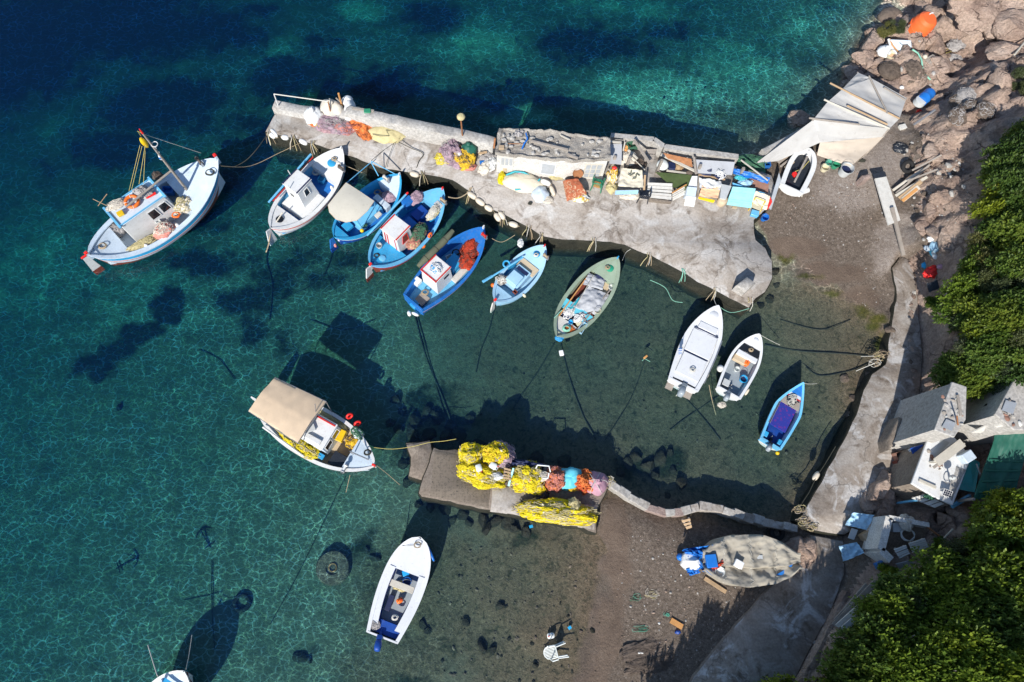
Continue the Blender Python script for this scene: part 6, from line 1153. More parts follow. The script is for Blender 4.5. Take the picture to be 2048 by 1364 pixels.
chair(at(1193, 375, PZ), R(75), 'green_plastic', 'green plastic chair with tan cushion by the hut window', 6); boxy(at(1194, 370, PZ + .44), (.3, .3, .05), 'wood_orange', 'tan cushion on the green chair', R(75), name='cushion', cat='cushion')
# --- patchwork of sheds right of the hut
Z1 = 1.9
panel([(1220, 287, Z1), (1244, 288, Z1), (1243, 329, Z1 - .2), (1219, 327, Z1 - .2)], 'grey_cover', 'grey flat roof sheet right of the stone hut', 'roof_sheet', 'roof'); plank(at(1217, 283, 2.0), at(1243, 285, 2.0), .1, .06, 'wood_pale', 'pale board on the back edge of the grey roof sheet')
m = MB()
back = [at(1216, 290, PZ), at(1300, 298, PZ), at(1320, 312, PZ), at(1390, 322, PZ), at(1465, 332, PZ)]
shed = thing('back_wall', 'low rough wall along the back of the junk sheds', 'wall', back[2])
for a, b_ in zip(back, back[1:]): MB().bar(a + Vector((0, 0, .4)), b_ + Vector((0, 0, .4)), .25, .9).build('wall_length', 'concrete_pale', shed)
for k, (x, h_) in enumerate(((1222, 1.1), (1250, 1.2), (1312, 1.2), (1388, 1.1), (1470, 1.2))): p = at(x, 338 + (x - 1220) * .1, PZ); MB().bar(p, p + Vector((0, 0, h_)), .12, .12).build('shed_post', 'wood_grey', None, ['weathered post nearest the stone hut', 'weathered post behind the cream sheet', 'weathered post beside the white tub', 'weathered post between the grey roofs', 'weathered post by the blue tarp strip'][k], 'post')
plank(at(1250, 284, 1.7), at(1246, 302, 1.6), .07, .07, 'wood_pale', 'pale upright stick behind the sheds'); crate(at(1263, 295, 1.25), (.5, .35, .3), 'green_net', 'grey green crate behind the sheds', .3); plank(at(1268, 280, 2.0), at(1299, 326, 1.7), .12, .08, 'wood_grey', 'long slanting grey plank above the sheds'); plank(at(1256, 300, 1.5), at(1275, 318, 1.4), .1, .08, 'wood_pale', 'pale short plank beside the grey green crate'); plank(at(1262, 312, 1.5), at(1290, 340, 1.35), .04, .04, 'wood_pale', 'thin pale stick in the junk sheds')
planks([(1292, 298, 1.5), (1314, 298, 1.5), (1306, 324, 1.3), (1288, 322, 1.3)], 5, 'wood_grey', 'grey slatted pallet leaning behind the sheds', 'pallet', 'pallet'); net(at(1253, 317, PZ + .3), (.5, .4, .3), 'cream_sack', 'heap of stones and rags behind the cream sheet', 101, 30, name='rag_heap', cat='rags'); net(at(1275, 332, PZ + .1), (.4, .3, .35), 'brown_net', 'dark clutter heap between the sheds', 102, 60); net(at(1252, 300, PZ + .3), (.25, .2, .3), 'wood_orange', 'orange brown bag by the grey green crate', 103, 0, name='sack', cat='bag')
MB(TR(at(1325, 330, 1.3), .2)).blob((0, 0, 0), (.3, .3, .2), 5, .06, 1, 18, 9, -.4).build('tub_cover', 'white_plastic', None, 'round white upturned tub in the sheds', 'tub', ang=60); boxy(at(1341, 337, 1.1), (.32, .36, .3), 'navy', 'dark blue box beside the white tub', 0); plank(at(1322, 309, 1.55), at(1392, 343, 1.5), .13, .06, 'wood_pale', 'long pale plank sloping across the sheds'); plank(at(1333, 341, 1.2), at(1384, 349, 1.2), .1, .08, 'wood_pale', 'pale board above the green turf'); MB(TR(at(1379, 346, 1.2))).blob((0, 0, 0), (.2, .18, .14), 6, .1, 1, 14, 8, -.4).build('basket', 'brown_net', None, 'brown basket at the end of the pale board', 'basket', ang=80); net(at(1354, 335, PZ + .2), (.3, .2, .25), 'wood_tan', 'brown wood scraps behind the pale board', 104, 30, name='wood_scraps', cat='wood')
planks([(1326, 305, 1.75), (1383, 317, 1.75), (1386, 336, 1.5), (1340, 322, 1.5)], 1, 'rust', 'rusty brown roof sheet behind the long pale plank', 'roof_sheet', 'roof'); panel([(1392, 319, 1.8), (1470, 324, 1.8), (1464, 350, 1.6), (1396, 346, 1.6)], 'grey_cover', 'wide grey felt roof at the back of the sheds', 'roof_sheet', 'roof'); plank(at(1388, 314, 1.9), at(1392, 348, 1.7), .1, .08, 'wood_grey', 'grey batten between the two back roofs')
panel([(1397, 344, 1.5), (1424, 338, 1.75), (1422, 352, 1.45), (1399, 356, 1.35)], 'navy', 'folded dark sheet on the grey felt roof', 'dark_sheet', 'sheet'); net(at(1440, 349, 1.5), (.26, .24, .25), 'navy', 'black and white striped cloth bundle on the grey roof', 105, 90, 0, st='white', w=.02, l=.3, name='cloth', cat='cloth'); plank(at(1397, 349, 1.45), at(1450, 359, 1.4), .08, .06, 'wood_tan', 'tan batten along the front of the grey roof'); net(at(1444, 313, PZ + .6), (.2, .14, .14), 'wood_orange', 'rusty red scrap behind the grey felt roof', 106, 20, name='scrap', cat='scrap')
# front row
drape([(1243, 336, 1.75), (1284, 340, 1.75), (1287, 375, 1.6), (1236, 372, 1.6)], 0, 'cream_cloth', 'cream sheet roof with printed leaves over a stall', 'cloth_roof', 'sheet', 7, .05, .06); panel([(1231, 381, 1.35), (1277, 380, 1.35), (1276, 388, 1.3), (1230, 389, 1.3)], 'lightblue', 'pale blue bench board below the cream sheet', 'bench', 'bench', .05)
for k, (x, y) in enumerate(((1266, 348), (1272, 352), (1259, 350), (1268, 357), (1262, 344), (1276, 349))): MB(TR(at(x, y, 1.79), .5 + k)).box((0, 0, 0), (.2, .05, .004)).build('printed_leaf', 'olive_tarp', bpy.data.objects['cloth_roof'])
net(at(1223, 357, PZ), (.28, .5, .6), 'cream_sack', 'blue and yellow printed cloth beside the green chair', 107, 70, 0, st='ochre_net', name='cloth', cat='cloth'); net(at(1222, 376, PZ), (.28, .3, .25), 'straw_net', 'yellow white rag heap by the cream stall', 108, 50); MB(TR(at(1229, 336, 1.8))).blob((0, 0, 0), (.12, .1, .1), 3, .2, 2, 10, 7, -.5).build('red_can', 'bright_red', None, 'bright red can above the green chair', 'can', ang=80); net(at(1262, 394, PZ), (.6, .16, .2), 'cream_sack', 'cream rope and sticks under the pale blue bench', 109, 70); chair(at(1284, 398, PZ), R(85), 'engine_black', 'black chair in front of the cream stall', 5); plank(at(1290, 350, 1.6), at(1288, 380, 1.3), .1, .04, 'wood_tan', 'tan board between the cream stall and turf')
panel([(1311, 344, 1.3), (1386, 350, 1.3), (1373, 381, 1.22), (1344, 373, 1.22), (1308, 364, 1.25)][:4], 'astroturf', 'green artificial turf covering a low roof', 'turf_roof', 'turf'); planks([(1296, 365, 1.35), (1345, 367, 1.35), (1343, 400, 1.2), (1293, 395, 1.2)], 5, 'painted_plank', 'pale plank lid over a low store', 'store_cover', 'lid'); planks([(1345, 385, 1.35), (1369, 372, 1.35), (1372, 388, 1.0), (1346, 402, 1.0)], 4, 'painted_plank', 'short pale picket gate beside the plank lid', 'picket_gate', 'gate', gap=.25); plank(at(1344, 386, 1.42), at(1373, 369, 1.42), .06, .05, 'wood_orange', 'orange brown rail on the picket gate'); panel([(1295, 396, 1.15), (1343, 402, 1.15), (1342, 406, PZ), (1295, 401, PZ)], 'concrete_dark', 'dark stone front under the plank lid', 'low_wall', 'wall', .08)
panel([(1384, 352, 1.5), (1395, 352, 1.5), (1394, 374, 1.4), (1376, 373, 1.4)], 'white', 'white leaning board between turf and orange cloth', 'board', 'board'); panel([(1375, 373, 1.5), (1394, 375, 1.5), (1391, 393, 1.4), (1372, 391, 1.4)], 'palegreyblue', 'pale grey cabinet top beside the white door', 'cabinet_top', 'cabinet', .5); panel([(1372, 392, 1.42), (1392, 394, 1.42), (1388, 414, PZ + .1), (1368, 411, PZ + .1)], 'white', 'white cabinet door leaning on the pier', 'door', 'door', .04)
drape([(1398, 356, 1.55), (1444, 362, 1.55), (1440, 380, 1.5), (1400, 376, 1.5)], 0, 'white', 'white fringed cloth above the orange table', 'cloth', 'cloth', 9, .02, .1, nu=12, nv=8); drape([(1404, 371, 1.5), (1441, 374, 1.5), (1436, 396, 1.4), (1398, 392, 1.4)], 0, 'pumpkin_cloth', 'peach orange cloth on a table', 'tablecloth', 'cloth', 10, .02, .04); panel([(1397, 393, 1.42), (1430, 400, 1.42), (1427, 405, 1.25), (1397, 397, 1.25)], 'yellow_plastic', 'yellow orange front board below the peach cloth', 'board', 'board'); panel([(1443, 368, 1.45), (1463, 372, 1.45), (1452, 398, 1.4), (1440, 396, 1.4)], 'grey_plastic', 'grey lid between the peach cloth and turquoise roof', 'lid', 'lid', .4)
MB(TR(at(1441, 407, PZ))).lathe([(.2, 0), (.24, .2), (.22, .42), (.2, .44)], 18).build('barrel', 'plywood', None, 'small round tan basket on the pier', 'basket', ang=50)
planks([(1466, 373, 1.6), (1512, 377, 1.6), (1502, 416, 1.25), (1453, 409, 1.25)], 6, 'turq', 'turquoise board roof sloping to the quay', 'board_roof', 'roof', gap=.05); drape([(1511, 382, 1.55), (1541, 392, 1.5), (1533, 420, 1.2), (1503, 405, 1.25)], 0, 'cream_cloth', 'cream sheet beside the turquoise boards', 'cloth', 'sheet', 12, .03, .06); panel([(1540, 394, 1.5), (1544, 404, 1.4), (1535, 420, 1.0), (1534, 412, 1.1)], 'bright_red', 'red board edge beside the cream sheet', 'board', 'board'); panel([(1558, 345, 1.75), (1562, 360, 1.7), (1542, 420, 1.0), (1537, 415, 1.1)], 'corrugated', 'corrugated grey blue sheet leaning at the shed end', 'corrugated_sheet', 'sheet')
planks([(1465, 365, 1.5), (1530, 386, 1.5), (1530, 391, 1.4), (1466, 371, 1.4)], 2, 'cyanblue', 'blue boards along the top of the turquoise roof', 'board', 'boards', under=False); drape([(1468, 336, 1.75), (1540, 356, 1.75), (1536, 367, 1.65), (1466, 347, 1.65)], 0, 'blue_tarp', 'bright blue tarp strip across the last shed', 'tarp_strip', 'tarpaulin', 14, .05, .08, nu=20, nv=6); panel([(1496, 352, 1.3), (1538, 367, 1.3), (1536, 386, 1.2), (1478, 366, 1.2)], 'brick_red', 'reddish brown board inside the last shed', 'board', 'board'); net(at(1483, 353, 1.35), (.3, .26, .2), 'teal', 'teal rope heap in the last shed', 111, 90); net(at(1490, 366, 1.3), (.34, .2, .15), 'lightblue', 'pale blue rag beside the teal rope', 112, 20, name='rag', cat='rag'); plank(at(1482, 320, 1.9), at(1536, 361, 1.85), .06, .05, 'wood_pale', 'pale pole across the last shed'); net(at(1500, 328, PZ), (.8, .4, .4), 'green_net', 'dark green net behind the last shed', 113, 90, -.2); crate(at(1531, 333, PZ), (.3, .3, .3), 'midblue', 'blue crate behind the last shed', .1)
t = thing('toy_bench', 'small yellow and blue metal bench by the pier root', 'bench', at(1508, 422, PZ)); T = TR(at(1508, 420, PZ), heading((1500, 418), (1515, 424))); MB(T).box((0, 0, .36), (.5, .3, .03)).build('seat', 'cream_plastic', t); [MB(T).tube([(sx * .25, -.15, 0), (sx * .25, -.15, .4), (sx * .25, .17, .4), (sx * .25, .2, .7)], .02, 6).build('side_frame', 'yellow_plastic', t) for sx in (-1, 1)]; MB(T).tube([(-.25, .2, .7), (.25, .2, .7)], .02, 6).build('top_rail', 'yellow_plastic', t); boxy(at(1507, 430, PZ), (.36, .28, .24), 'skyblue', 'light blue box in front of the yellow bench', -.3)
bucket(at(1526, 438, .75), .17, .3, 'blue_tarp', 'blue bucket standing at the pier root', tilt=.15); panel([(1465, 412, PZ + .1), (1475, 413, PZ + .1), (1474, 417, PZ + .1), (1464, 416, PZ + .1)], 'plywood', 'tan board scrap below the turquoise roof', 'board', 'board', .04)
# --- big grey tent over a laid-up boat
tent = thing('boat_tent', 'big pale grey canvas tent stretched over poles', 'tent', at(1720, 260, 1.1))
V = {'A': (1716, 145, 2.1), 'B': (1742, 156, 2.35), 'C': (1813, 196, 2.3), 'C2': (1806, 222, 2.0), 'D': (1799, 237, 2.4), 'E': (1684, 179, 2.5), 'F': (1656, 203, 2.45), 'G': (1626, 240, 2.4), 'H': (1779, 257, 2.25), 'I': (1640, 285, 1.7), 'J': (1634, 310, 1.25), 'L': (1702, 333, 1.3), 'M': (1734, 308, 1.35), 'N': (1767, 274, 1.6)}
def quad(a, b, c, d, mat, s_, sagz=.12, amp=.05, nu=16, nv=16):
    P = [at(*V[k]) for k in (a, b, c, d)]
    return MB().sheet(lambda u, v: P[0].lerp(P[1], u).lerp(P[3].lerp(P[2], u), v) + Vector((0, 0, -sagz * 16 * u * (1 - u) * v * (1 - v) + amp * noise.fractal(Vector((u * 3 + s_, v * 3, s_)), .8, 2, 4) * min(1, 12 * min(u, 1 - u, v, 1 - v)))), nu, nv, 0, .015).build('canvas_panel', mat, tent, ang=70)
quad('E', 'A', 'B', 'B', 'tent_grey', 1, .05); quad('E', 'B', 'C', 'D', 'tent_grey', 2); quad('F', 'E', 'D', 'H', 'tent_grey', 3, .16); quad('G', 'F', 'H', 'H', 'tent_grey', 4, .12); quad('G', 'H', 'N', 'I', 'tent_grey', 5, .14); quad('I', 'N', 'L', 'J', 'tent_tan', 6, .05, .08); quad('N', 'M', 'L', 'L', 'tent_tan', 7, .02); V['O'] = (1512, 326, 1.25); V['Q'] = (1556, 322, 1.05); quad('G', 'I', 'Q', 'O', 'tent_grey', 8, .06, .06)
for a, b_, m_ in (((1660, 166, 2.5), (1799, 237, 2.48), 'wood_tan'), ((1648, 199, 2.47), (1779, 257, 2.32), 'wood_pale'), ((1618, 236, 2.42), (1719, 249, 2.42), 'wood_grey'), ((1738, 152, 2.45), (1775, 226, 2.52), 'wood_grey'), ((1694, 211, 2.5), (1775, 249, 2.4), 'wood_tan'), ((1768, 175, 2.45), (1811, 200, 2.4), 'wood_grey')): MB().tube([at(*a), at(*b_)], .045, 7).build('pole', m_, tent)
for k in ('A', 'C', 'G', 'H', 'E'): p = at(*V[k]); MB().tube([p, Vector((p.x, p.y, GZI(p.x, p.y) - .1))], .05, 7).build('post', 'wood_grey', tent)
# ================================================================ small jetty: nets and bundles
net(at(943, 912, JZ), (.55, .5, .6), 'yellow_net', 'yellow net heap at the outer back corner of the jetty', 201, 280, .3); net(at(966, 950, JZ), (1.0, .5, .55), 'yellow_net', 'broad yellow net heap on the jetty beside the grey mat', 202, 420, -.25, floats=('cream_plastic', 10)); net(at(996, 912, JZ), (.72, .6, .75), 'lilac_net', 'round mauve net basket at the back of the jetty', 203, 120, 0, amp=.15); net(at(992, 908, JZ + .35), (.58, .5, .5), 'ochre_net', 'yellow and peach net on top of the mauve basket', 204, 260, .4, st='yellow_net', floats=('cream_plastic', 7))
jerry(at(956, 930, 1.25), (.26, .2, .3), 'white_plastic', 'white can on the yellow nets, nearer the grey mat', .3, R(80)); jerry(at(981, 928, 1.25), (.28, .2, .3), 'white_plastic', 'white can on the yellow nets, nearer the mauve basket', 1.0, R(80)); net(at(993, 953, 1.1), (.3, .16, .1), 'white_sack', 'white cloth on the broad yellow net', 205, 10, 0, name='cloth', cat='cloth')
planks([(1008, 934, 1.25), (1022, 938, 1.25), (1022, 962, 1.15), (1006, 958, 1.15)], 4, 'wood_tan', 'small broken wooden frame between the yellow nets', 'broken_pallet', 'pallet', gap=.4); plank(at(1027, 936, 1.3), at(1017, 972, .9), .08, .04, 'turq', 'pale turquoise board leaning on the yellow nets'); net(at(1054, 954, JZ), (.72, .6, .6), 'yellow_net', 'yellow net heap right of the turquoise board', 206, 360, -.2, floats=('orange', 8)); net(at(1068, 975, JZ), (.45, .26, .25), 'yellow_net', 'yellow net spill in front of the middle heap', 207, 140, -.3); net(at(1045, 930, JZ), (.9, .2, .55), 'navy', 'dark blue sheet folded behind the middle yellow heap', 208, 0, -.12, name='sheet', cat='sheet')
t = thing('upturned_stool', 'white plastic stool upturned on the jetty nets', 'stool', at(1086, 940, 1)); MB().tube([at(1072, 936, 1.2), at(1075, 930, 1.35), at(1098, 932, 1.35), at(1101, 944, 1.25)], .03, 6).build('tube', 'white_plastic', t); MB().tube([at(1078, 958, 1.1), at(1096, 956, 1.15), at(1098, 946, 1.2)], .035, 6).build('tube', 'white_plastic', t); net(at(1084, 952, 1.0), (.3, .2, .16), 'cream_sack', 'cream rags beside the white plastic frame', 209, 30, name='rags', cat='rags')
net(at(1110, 960, JZ), (.5, .5, .6), 'orange_net', 'pale orange net heap on the jetty', 210, 240, 0, st='salmon_net'); m = MB().blob(at(1140, 958, JZ), (.58, .5, .55), 211, .3, 1.3, 30, 15, -.1, 0, -.1); m.build('cyan_sheet', 'cyan_tarp', None, 'cyan tarpaulin bundle on the jetty between orange nets', 'tarpaulin', ang=80); net(at(1145, 976, JZ), (.25, .16, .3), 'ochre_net', 'small yellow net tuft below the cyan bundle', 212, 60); net(at(1168, 965, JZ), (.46, .48, .6), 'red_net', 'red orange net heap beside the pink bundle', 213, 240, .3, st='orange_net'); t = pile(at(1191, 966, JZ), (.5, .5, .62), 'pink_cloth', 'dusty pink wrapped bundle at the jetty root', 214, 'bundle', 'bundle', tie=True); [MB().torus(.5, .012, TR(at(1191, 966, JZ + .2), k * 1.05, R(80)), 22, 5).build('lashing', 'rope_white', t) for k in range(3)]
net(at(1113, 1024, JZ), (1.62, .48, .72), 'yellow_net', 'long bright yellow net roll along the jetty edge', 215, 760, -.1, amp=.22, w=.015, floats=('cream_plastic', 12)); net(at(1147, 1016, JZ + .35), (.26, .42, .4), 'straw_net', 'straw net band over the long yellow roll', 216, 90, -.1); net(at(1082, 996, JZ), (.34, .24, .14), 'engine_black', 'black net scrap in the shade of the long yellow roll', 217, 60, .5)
tuft(at(1213, 964, .66), .4, 10, ['straw_net', 'rope_tan', 'rope_white'], 'frayed rope tangle at the end of the curved wall', 218); boxy(at(1062, 1053, .02), (.14, .1, .08), 'aqua_plastic', 'tiny blue bottle cap floating below the jetty', .3)
# ================================================================ lower beach
tb = Boat('boat hidden under a stone coloured tarpaulin on the lower beach', (1588, 1122), (1398, 1120), 1.75, .75, .3, .1, 'double', .5, bands=[(.2, 'midblue'), (9, 'white')], inner='midblue', floor='midblue', gun='midblue', fz=.3, zoff=.35, name='covered_boat')
def tarpf(u, v):
    x = -tb.L / 2 + .12 + (tb.L + .1) * u; s_ = v * 2 - 1; h = max(.1, tb.half(min(.97, max(.04, u))) + .08); a = abs(s_); gz_ = tb.sheer(u) + .29
    y = s_ / .72 * h if a < .72 else math.copysign(h + .05 + .1 * (a - .72), s_); z = gz_ + .12 * (1 - (a / .72) ** 2) * (1 if s_ > -.2 else -1.0) if a < .72 else gz_ - 2.3 * (a - .72) * (1.2 if s_ > 0 else .9)
    p = Vector((x, y, z)); p.z += .08 * noise.fractal(Vector((x * 1.3, y * 2.6, 3.0)), .7, 2, 4) - .05 * abs(noise.noise(Vector((x * 1.6 + y * 1.1, y * 2.4 - x * .7, 9)))) ** .35 - .035 * abs(noise.noise(Vector((x * 3.1 - y * 2, y * 3.4 + x, 19)))) ** .4  + .035 * math.sin(5 * x + 3 * y) + (.12 * sum(math.exp(-((x - k_ + .25 * y) / .14) ** 2) for k_ in (-1.5, -.75, .15, .95, 1.55)) - .2) * max(0, 1 - (a / .66) ** 2); p.y += .05 * noise.noise(Vector((x * 2, a * 3, 7))); return p
MB(tb.T).sheet(tarpf, 84, 52, 0, .02).build('tarpaulin', 'boat_tarp', tb.root, ang=60)
for u in (.22, .5, .76): MB(tb.T).tube([tarpf(u + .02 * math.sin(9 * k), k / 24) + Vector((0, 0, .015)) for k in range(1, 24)], .009, 5).build('lashing', 'rope_white', tb.root)
drape([(1365, 1098, 1.0), (1424, 1090, 1.3), (1424, 1120, 1.2), (1375, 1115, .9)], 0, 'blue_tarp', 'crumpled blue tarpaulin at the end of the covered boat', 'blue_sheet', 'tarpaulin', 15, -.15, .3, nu=22, nv=16); m = MB().blob(at(1386, 1120, .55), (.55, .4, .62), 221, .3, 1.6, 26, 13, -.2); m.build('white_bag', 'white_sack', None, 'white plastic bag on the blue tarpaulin', 'bag', ang=80); MB().blob(at(1360, 1114, .6), (.15, .15, .15), 3, .05, 1, 14, 9, -1).build('float_ball', 'blue_tarp', None, 'blue float ball left of the white bag', 'float', ang=80); drape([(1372, 1138, .6), (1398, 1130, .85), (1400, 1146, .7), (1380, 1152, .5)], 0, 'blue_tarp', 'small blue sheet scrap below the white bag', 'blue_sheet', 'sheet', 16, -.05, .2, nu=12, nv=12); drape([(1396, 1126, 1.15), (1412, 1128, 1.2), (1422, 1150, .95), (1404, 1142, .95)], 0, 'blue_tarp', 'blue strip hanging over the covered boat end', 'blue_sheet', 'sheet', 17, 0, .15, nu=10, nv=10)
boxy(at(1419, 1122, 1.2), (.42, .5, .3), 'blue_tarp', 'blue box on the covered boat', .1); drape([(1420, 1132, 1.3), (1446, 1120, 1.35), (1448, 1130, 1.3), (1424, 1143, 1.2)], 0, 'red_net', 'rust red cloth beside the blue box', 'cloth', 'cloth', 18, -.03, .12, nu=10, nv=8); bucket(at(1438, 1143, 1.15), .19, .14, 'white_plastic', 'white bowl on the covered boat', name='bowl', cat='bowl'); boxy(at(1474, 1128, 1.2), (.34, .28, .26), 'styro', 'white foam box on the covered boat', -.5); boxy(at(1515, 1117, 1.2), (.36, .26, .1), 'grey_plastic', 'grey folded board on the covered boat', 0); MB().blob(at(1467, 1163, .4), (.14, .12, .1), 4, .03, 1, 14, 9, -1).build('float_ball', 'yellow_plastic', None, 'yellow float under the covered boat', 'float', ang=80)
plank(g(1408, 1156, .06), g(1451, 1184, .05), .16, .06, 'wood_tan', 'tan plank on the sand below the covered boat'); t = thing('tyre', 'black tyre lying against the curved wall on the beach', 'tyre', g(1552, 1066)); MB(TR(g(1552, 1066, .1))).torus(.24, .1, n=24, k=10).build('tread', 'tyre', t, ang=80); coil(g(1545, 1066, .03), .32, 'rope_dark', 'dark rope loop around the beach tyre', 2, .014)
planks([tuple((1362, 1040, .6)), (1380, 1036, .75), (1384, 1056, .5), (1374, 1060, .4)], 3, 'wood_tan', 'broken tan boards in the shadow of the curved wall', 'broken_boards', 'boards', gap=.3)
plank(g(1341, 1240, .04), g(1364, 1254, .05), .22, .06, 'wood_orange', 'brown driftwood board on the lower beach'); net(g(1355, 1264, .03), (.12, .08, .07), 'deepblue', 'dark blue can beside the driftwood board', 231, 0, name='can', cat='can'); net(g(1281, 1304, .02), (.2, .08, .06), 'white_sack', 'white plastic scrap on the dry weed', 232, 0, name='plastic_scrap', cat='litter'); tuft(g(1305, 1190, .0), .3, 7, ['cream_sack', 'straw_net'], 'pale dry weed streak on the lower beach', 233, 'dry_weed', 'weed', .006, h=.03); tuft(g(1272, 1195), .22, 5, ['green_net', 'mint_plastic'], 'green net strand left on the lower beach', 234, 'net_strand', 'net', .007, h=.02); tuft(g(1283, 1256), .2, 5, ['green_net', 'mint_plastic'], 'green net strand by the dry weed', 235, 'net_strand', 'net', .007, h=.02, stretch=1.8); tuft(g(1333, 1230), .12, 4, ['mint_plastic'], 'small green scrap above the driftwood board', 236, 'net_strand', 'net', .008, h=.02)
for k, (x, y, s_) in enumerate(((1300, 1300, 1.0), (1330, 1325, .8), (1290, 1330, .7))): net(g(x, y, -.02), (1.1 * s_, .4 * s_, .06), 'brown_net', ['largest dry seaweed drift on the lower beach', 'dry seaweed drift nearest the driftwood', 'dry seaweed drift nearest the frame bottom'][k], 240 + k, 120, .2, st='brown_net', name='seaweed_drift', cat='seaweed', w=.005)
rnd = random.Random(11)
for k in range(14): x, y = rnd.uniform(1230, 1400), rnd.uniform(1080, 1340); MB().blob(g(x, y, .01), (rnd.uniform(.03, .08), rnd.uniform(.03, .06), .04), k, .3, 2, 7, 5, -.3).build('pebble', rnd.choice(['concrete_pale', 'rock', 'grubby_white', 'white']), None, 'small pale pebble on the lower beach', 'pebble', 'pebbles on the lower beach')
# chair and can in the shallows
chair(at(1133, 1298, .33), R(14), 'white_plastic', 'white plastic chair lying on its back in the shallows', 8, (0, R(-90)), s=1.0); jerry(at(1101, 1271, -.02), (.3, .22, .16), 'white_plastic', 'white can floating above the lying chair', R(190)); boxy(at(1139, 1255, -.02), (.12, .1, .08), 'aqua_plastic', 'bright blue scrap beside the lying chair', .6)
# ================================================================ upper beach and path
z_ = g(1600, 345).z
b14 = Boat('small white dinghy with black floor hauled out by the tent', (1620, 297), (1583, 378), 1.3, .42, .12, .0, 'transom', .5, bands=[(.1, 'white'), (9, 'white')], inner='white', floor='engine_black', gun='white', fz=.12, zoff=z_ + .05, tw=.9, cw=.2, pb=2.4, qb=.6, draft=.1, name='dinghy'); MB(b14.T).bar((-.9, .02, .5), (.8, -.05, .52), .09, .03).build('centre_plank', 'wood_grey', b14.root); boxy(at(1588, 351, z_ + .35), (.18, .22, .16), 'bright_red', 'red fuel box inside the white dinghy', .4); MB(b14.T).tube([(-1.05, -.5, .2), (-.75, -.78, .22)], .14, 10).build('stern_tube', 'white', b14.root); rope([at(1590, 343, z_ + .5), at(1604, 338, z_ + .45), at(1618, 322, z_ + .5)], .02, 'rope_yellow', 'yellow rope inside the white dinghy')
bucket(g(1646, 340), .2, .26, 'cream_plastic', 'cream bucket beside the white dinghy'); bucket(g(1654, 330), .17, .24, 'mint_plastic', 'pale green bucket behind the cream bucket'); bucket(g(1667, 334), .19, .28, 'green_plastic', 'green bucket between the pale green bucket and grey tub'); t = bucket(g(1686, 346), .32, .5, 'grey_plastic', 'large grey water tub on the upper beach', fill='navy', name='water_tub', cat='tub')
slab('hollow_block', [(1725, 350, 1.5), (1739, 346, 1.5), (1743, 354, 1.5), (1728, 359, 1.5)], 1.5, .8, ['coral_stone'], .005, 3, batter=.0, label='single hollow brick on the upper beach', cat='brick'); plank(g(1597, 386, .05), g(1604, 394, .04), .1, .05, 'wood_pale', 'short pale stake below the white dinghy')
for k, (a, c_, w_, m_) in enumerate((((1553, 330), (1600, 297), .16, 'wood_grey'), ((1560, 322), (1580, 312), .2, 'wood_tan'), ((1556, 340), (1584, 318), .1, 'wood_grey'), ((1566, 344), (1580, 330), .2, 'plywood'))): plank(g(*a, .2 + .05 * k), g(*c_, .35), w_, .07, m_, ['grey plank topmost in the scrap pile by the wall', 'tan plank short in the scrap pile by the wall', 'dark plank low in the scrap pile by the wall', 'plywood scrap left of the white dinghy'][k], 'planks between the sheds and the dinghy')
panel([(1750, 357, 1.5), (1773, 353, 1.5), (1801, 440, 1.45), (1777, 450, 1.45)], 'painted_plank', 'long white tabletop board beside the timber pile', 'tabletop', 'table', .07); panel([(1745, 348, 1.55), (1770, 343, 1.55), (1773, 353, 1.5), (1750, 357, 1.5)], 'engine_black', 'dark end panel of the white tabletop', 'end_panel', 'panel', .06)
plank(at(1784, 415, 1.6), at(1807, 511, 1.05), .16, .1, 'wood_grey', 'long grey beam leaning on the white tabletop')
for k, (a, c_, w_, m_) in enumerate((((1780, 386), (1838, 345), .12, 'wood_pale'), ((1786, 392), (1850, 338), .1, 'wood_grey'), ((1783, 399), (1845, 362), .14, 'wood_pale'), ((1790, 405), (1832, 372), .2, 'wood_tan'), ((1796, 408), (1826, 384), .24, 'wood_pale'), ((1793, 412), (1822, 388), .16, 'wood_orange'), ((1812, 352), (1870, 322), .08, 'wood_grey'), ((1800, 375), (1860, 352), .08, 'wood_grey'))): plank(g(*a, .22 + .05 * k), g(*c_, .3 + .04 * k), w_, .05, m_, ['pale plank first from the tent in the timber pile', 'grey plank second in the timber pile', 'pale plank third in the timber pile', 'tan board in the middle of the timber pile', 'wide pale board near the white tabletop', 'orange plank lowest in the timber pile', 'thin grey lath reaching up the rock', 'thin grey lath above the timber pile'][k], 'planks in the timber pile')
t = thing('tyre', 'black tyre half hidden behind the timber pile', 'tyre', g(1811, 338)); MB(TR(g(1811, 338, .25), 0, .5)).torus(.24, .1, n=24, k=10).build('tread', 'tyre', t, ang=80); net(g(1803, 298), (.4, .3, .15), 'engine_black', 'black burnt scrap heap below the tent', 251, 60, name='scrap_heap', cat='scrap'); net(g(1723, 322, .02), (.2, .1, .05), 'rope_dark', 'dark rope end in front of the tent', 252, 20)
boxy(g(1803, 256), (.35, .25, .15), 'grubby_white', 'white stone block at the tent corner', .3); MB().tube([g(1815, 262, .5), g(1858, 232, .5)], .06, 7).build('pipe', 'steel', None, 'grey pipe lying below the red can', 'pipe')
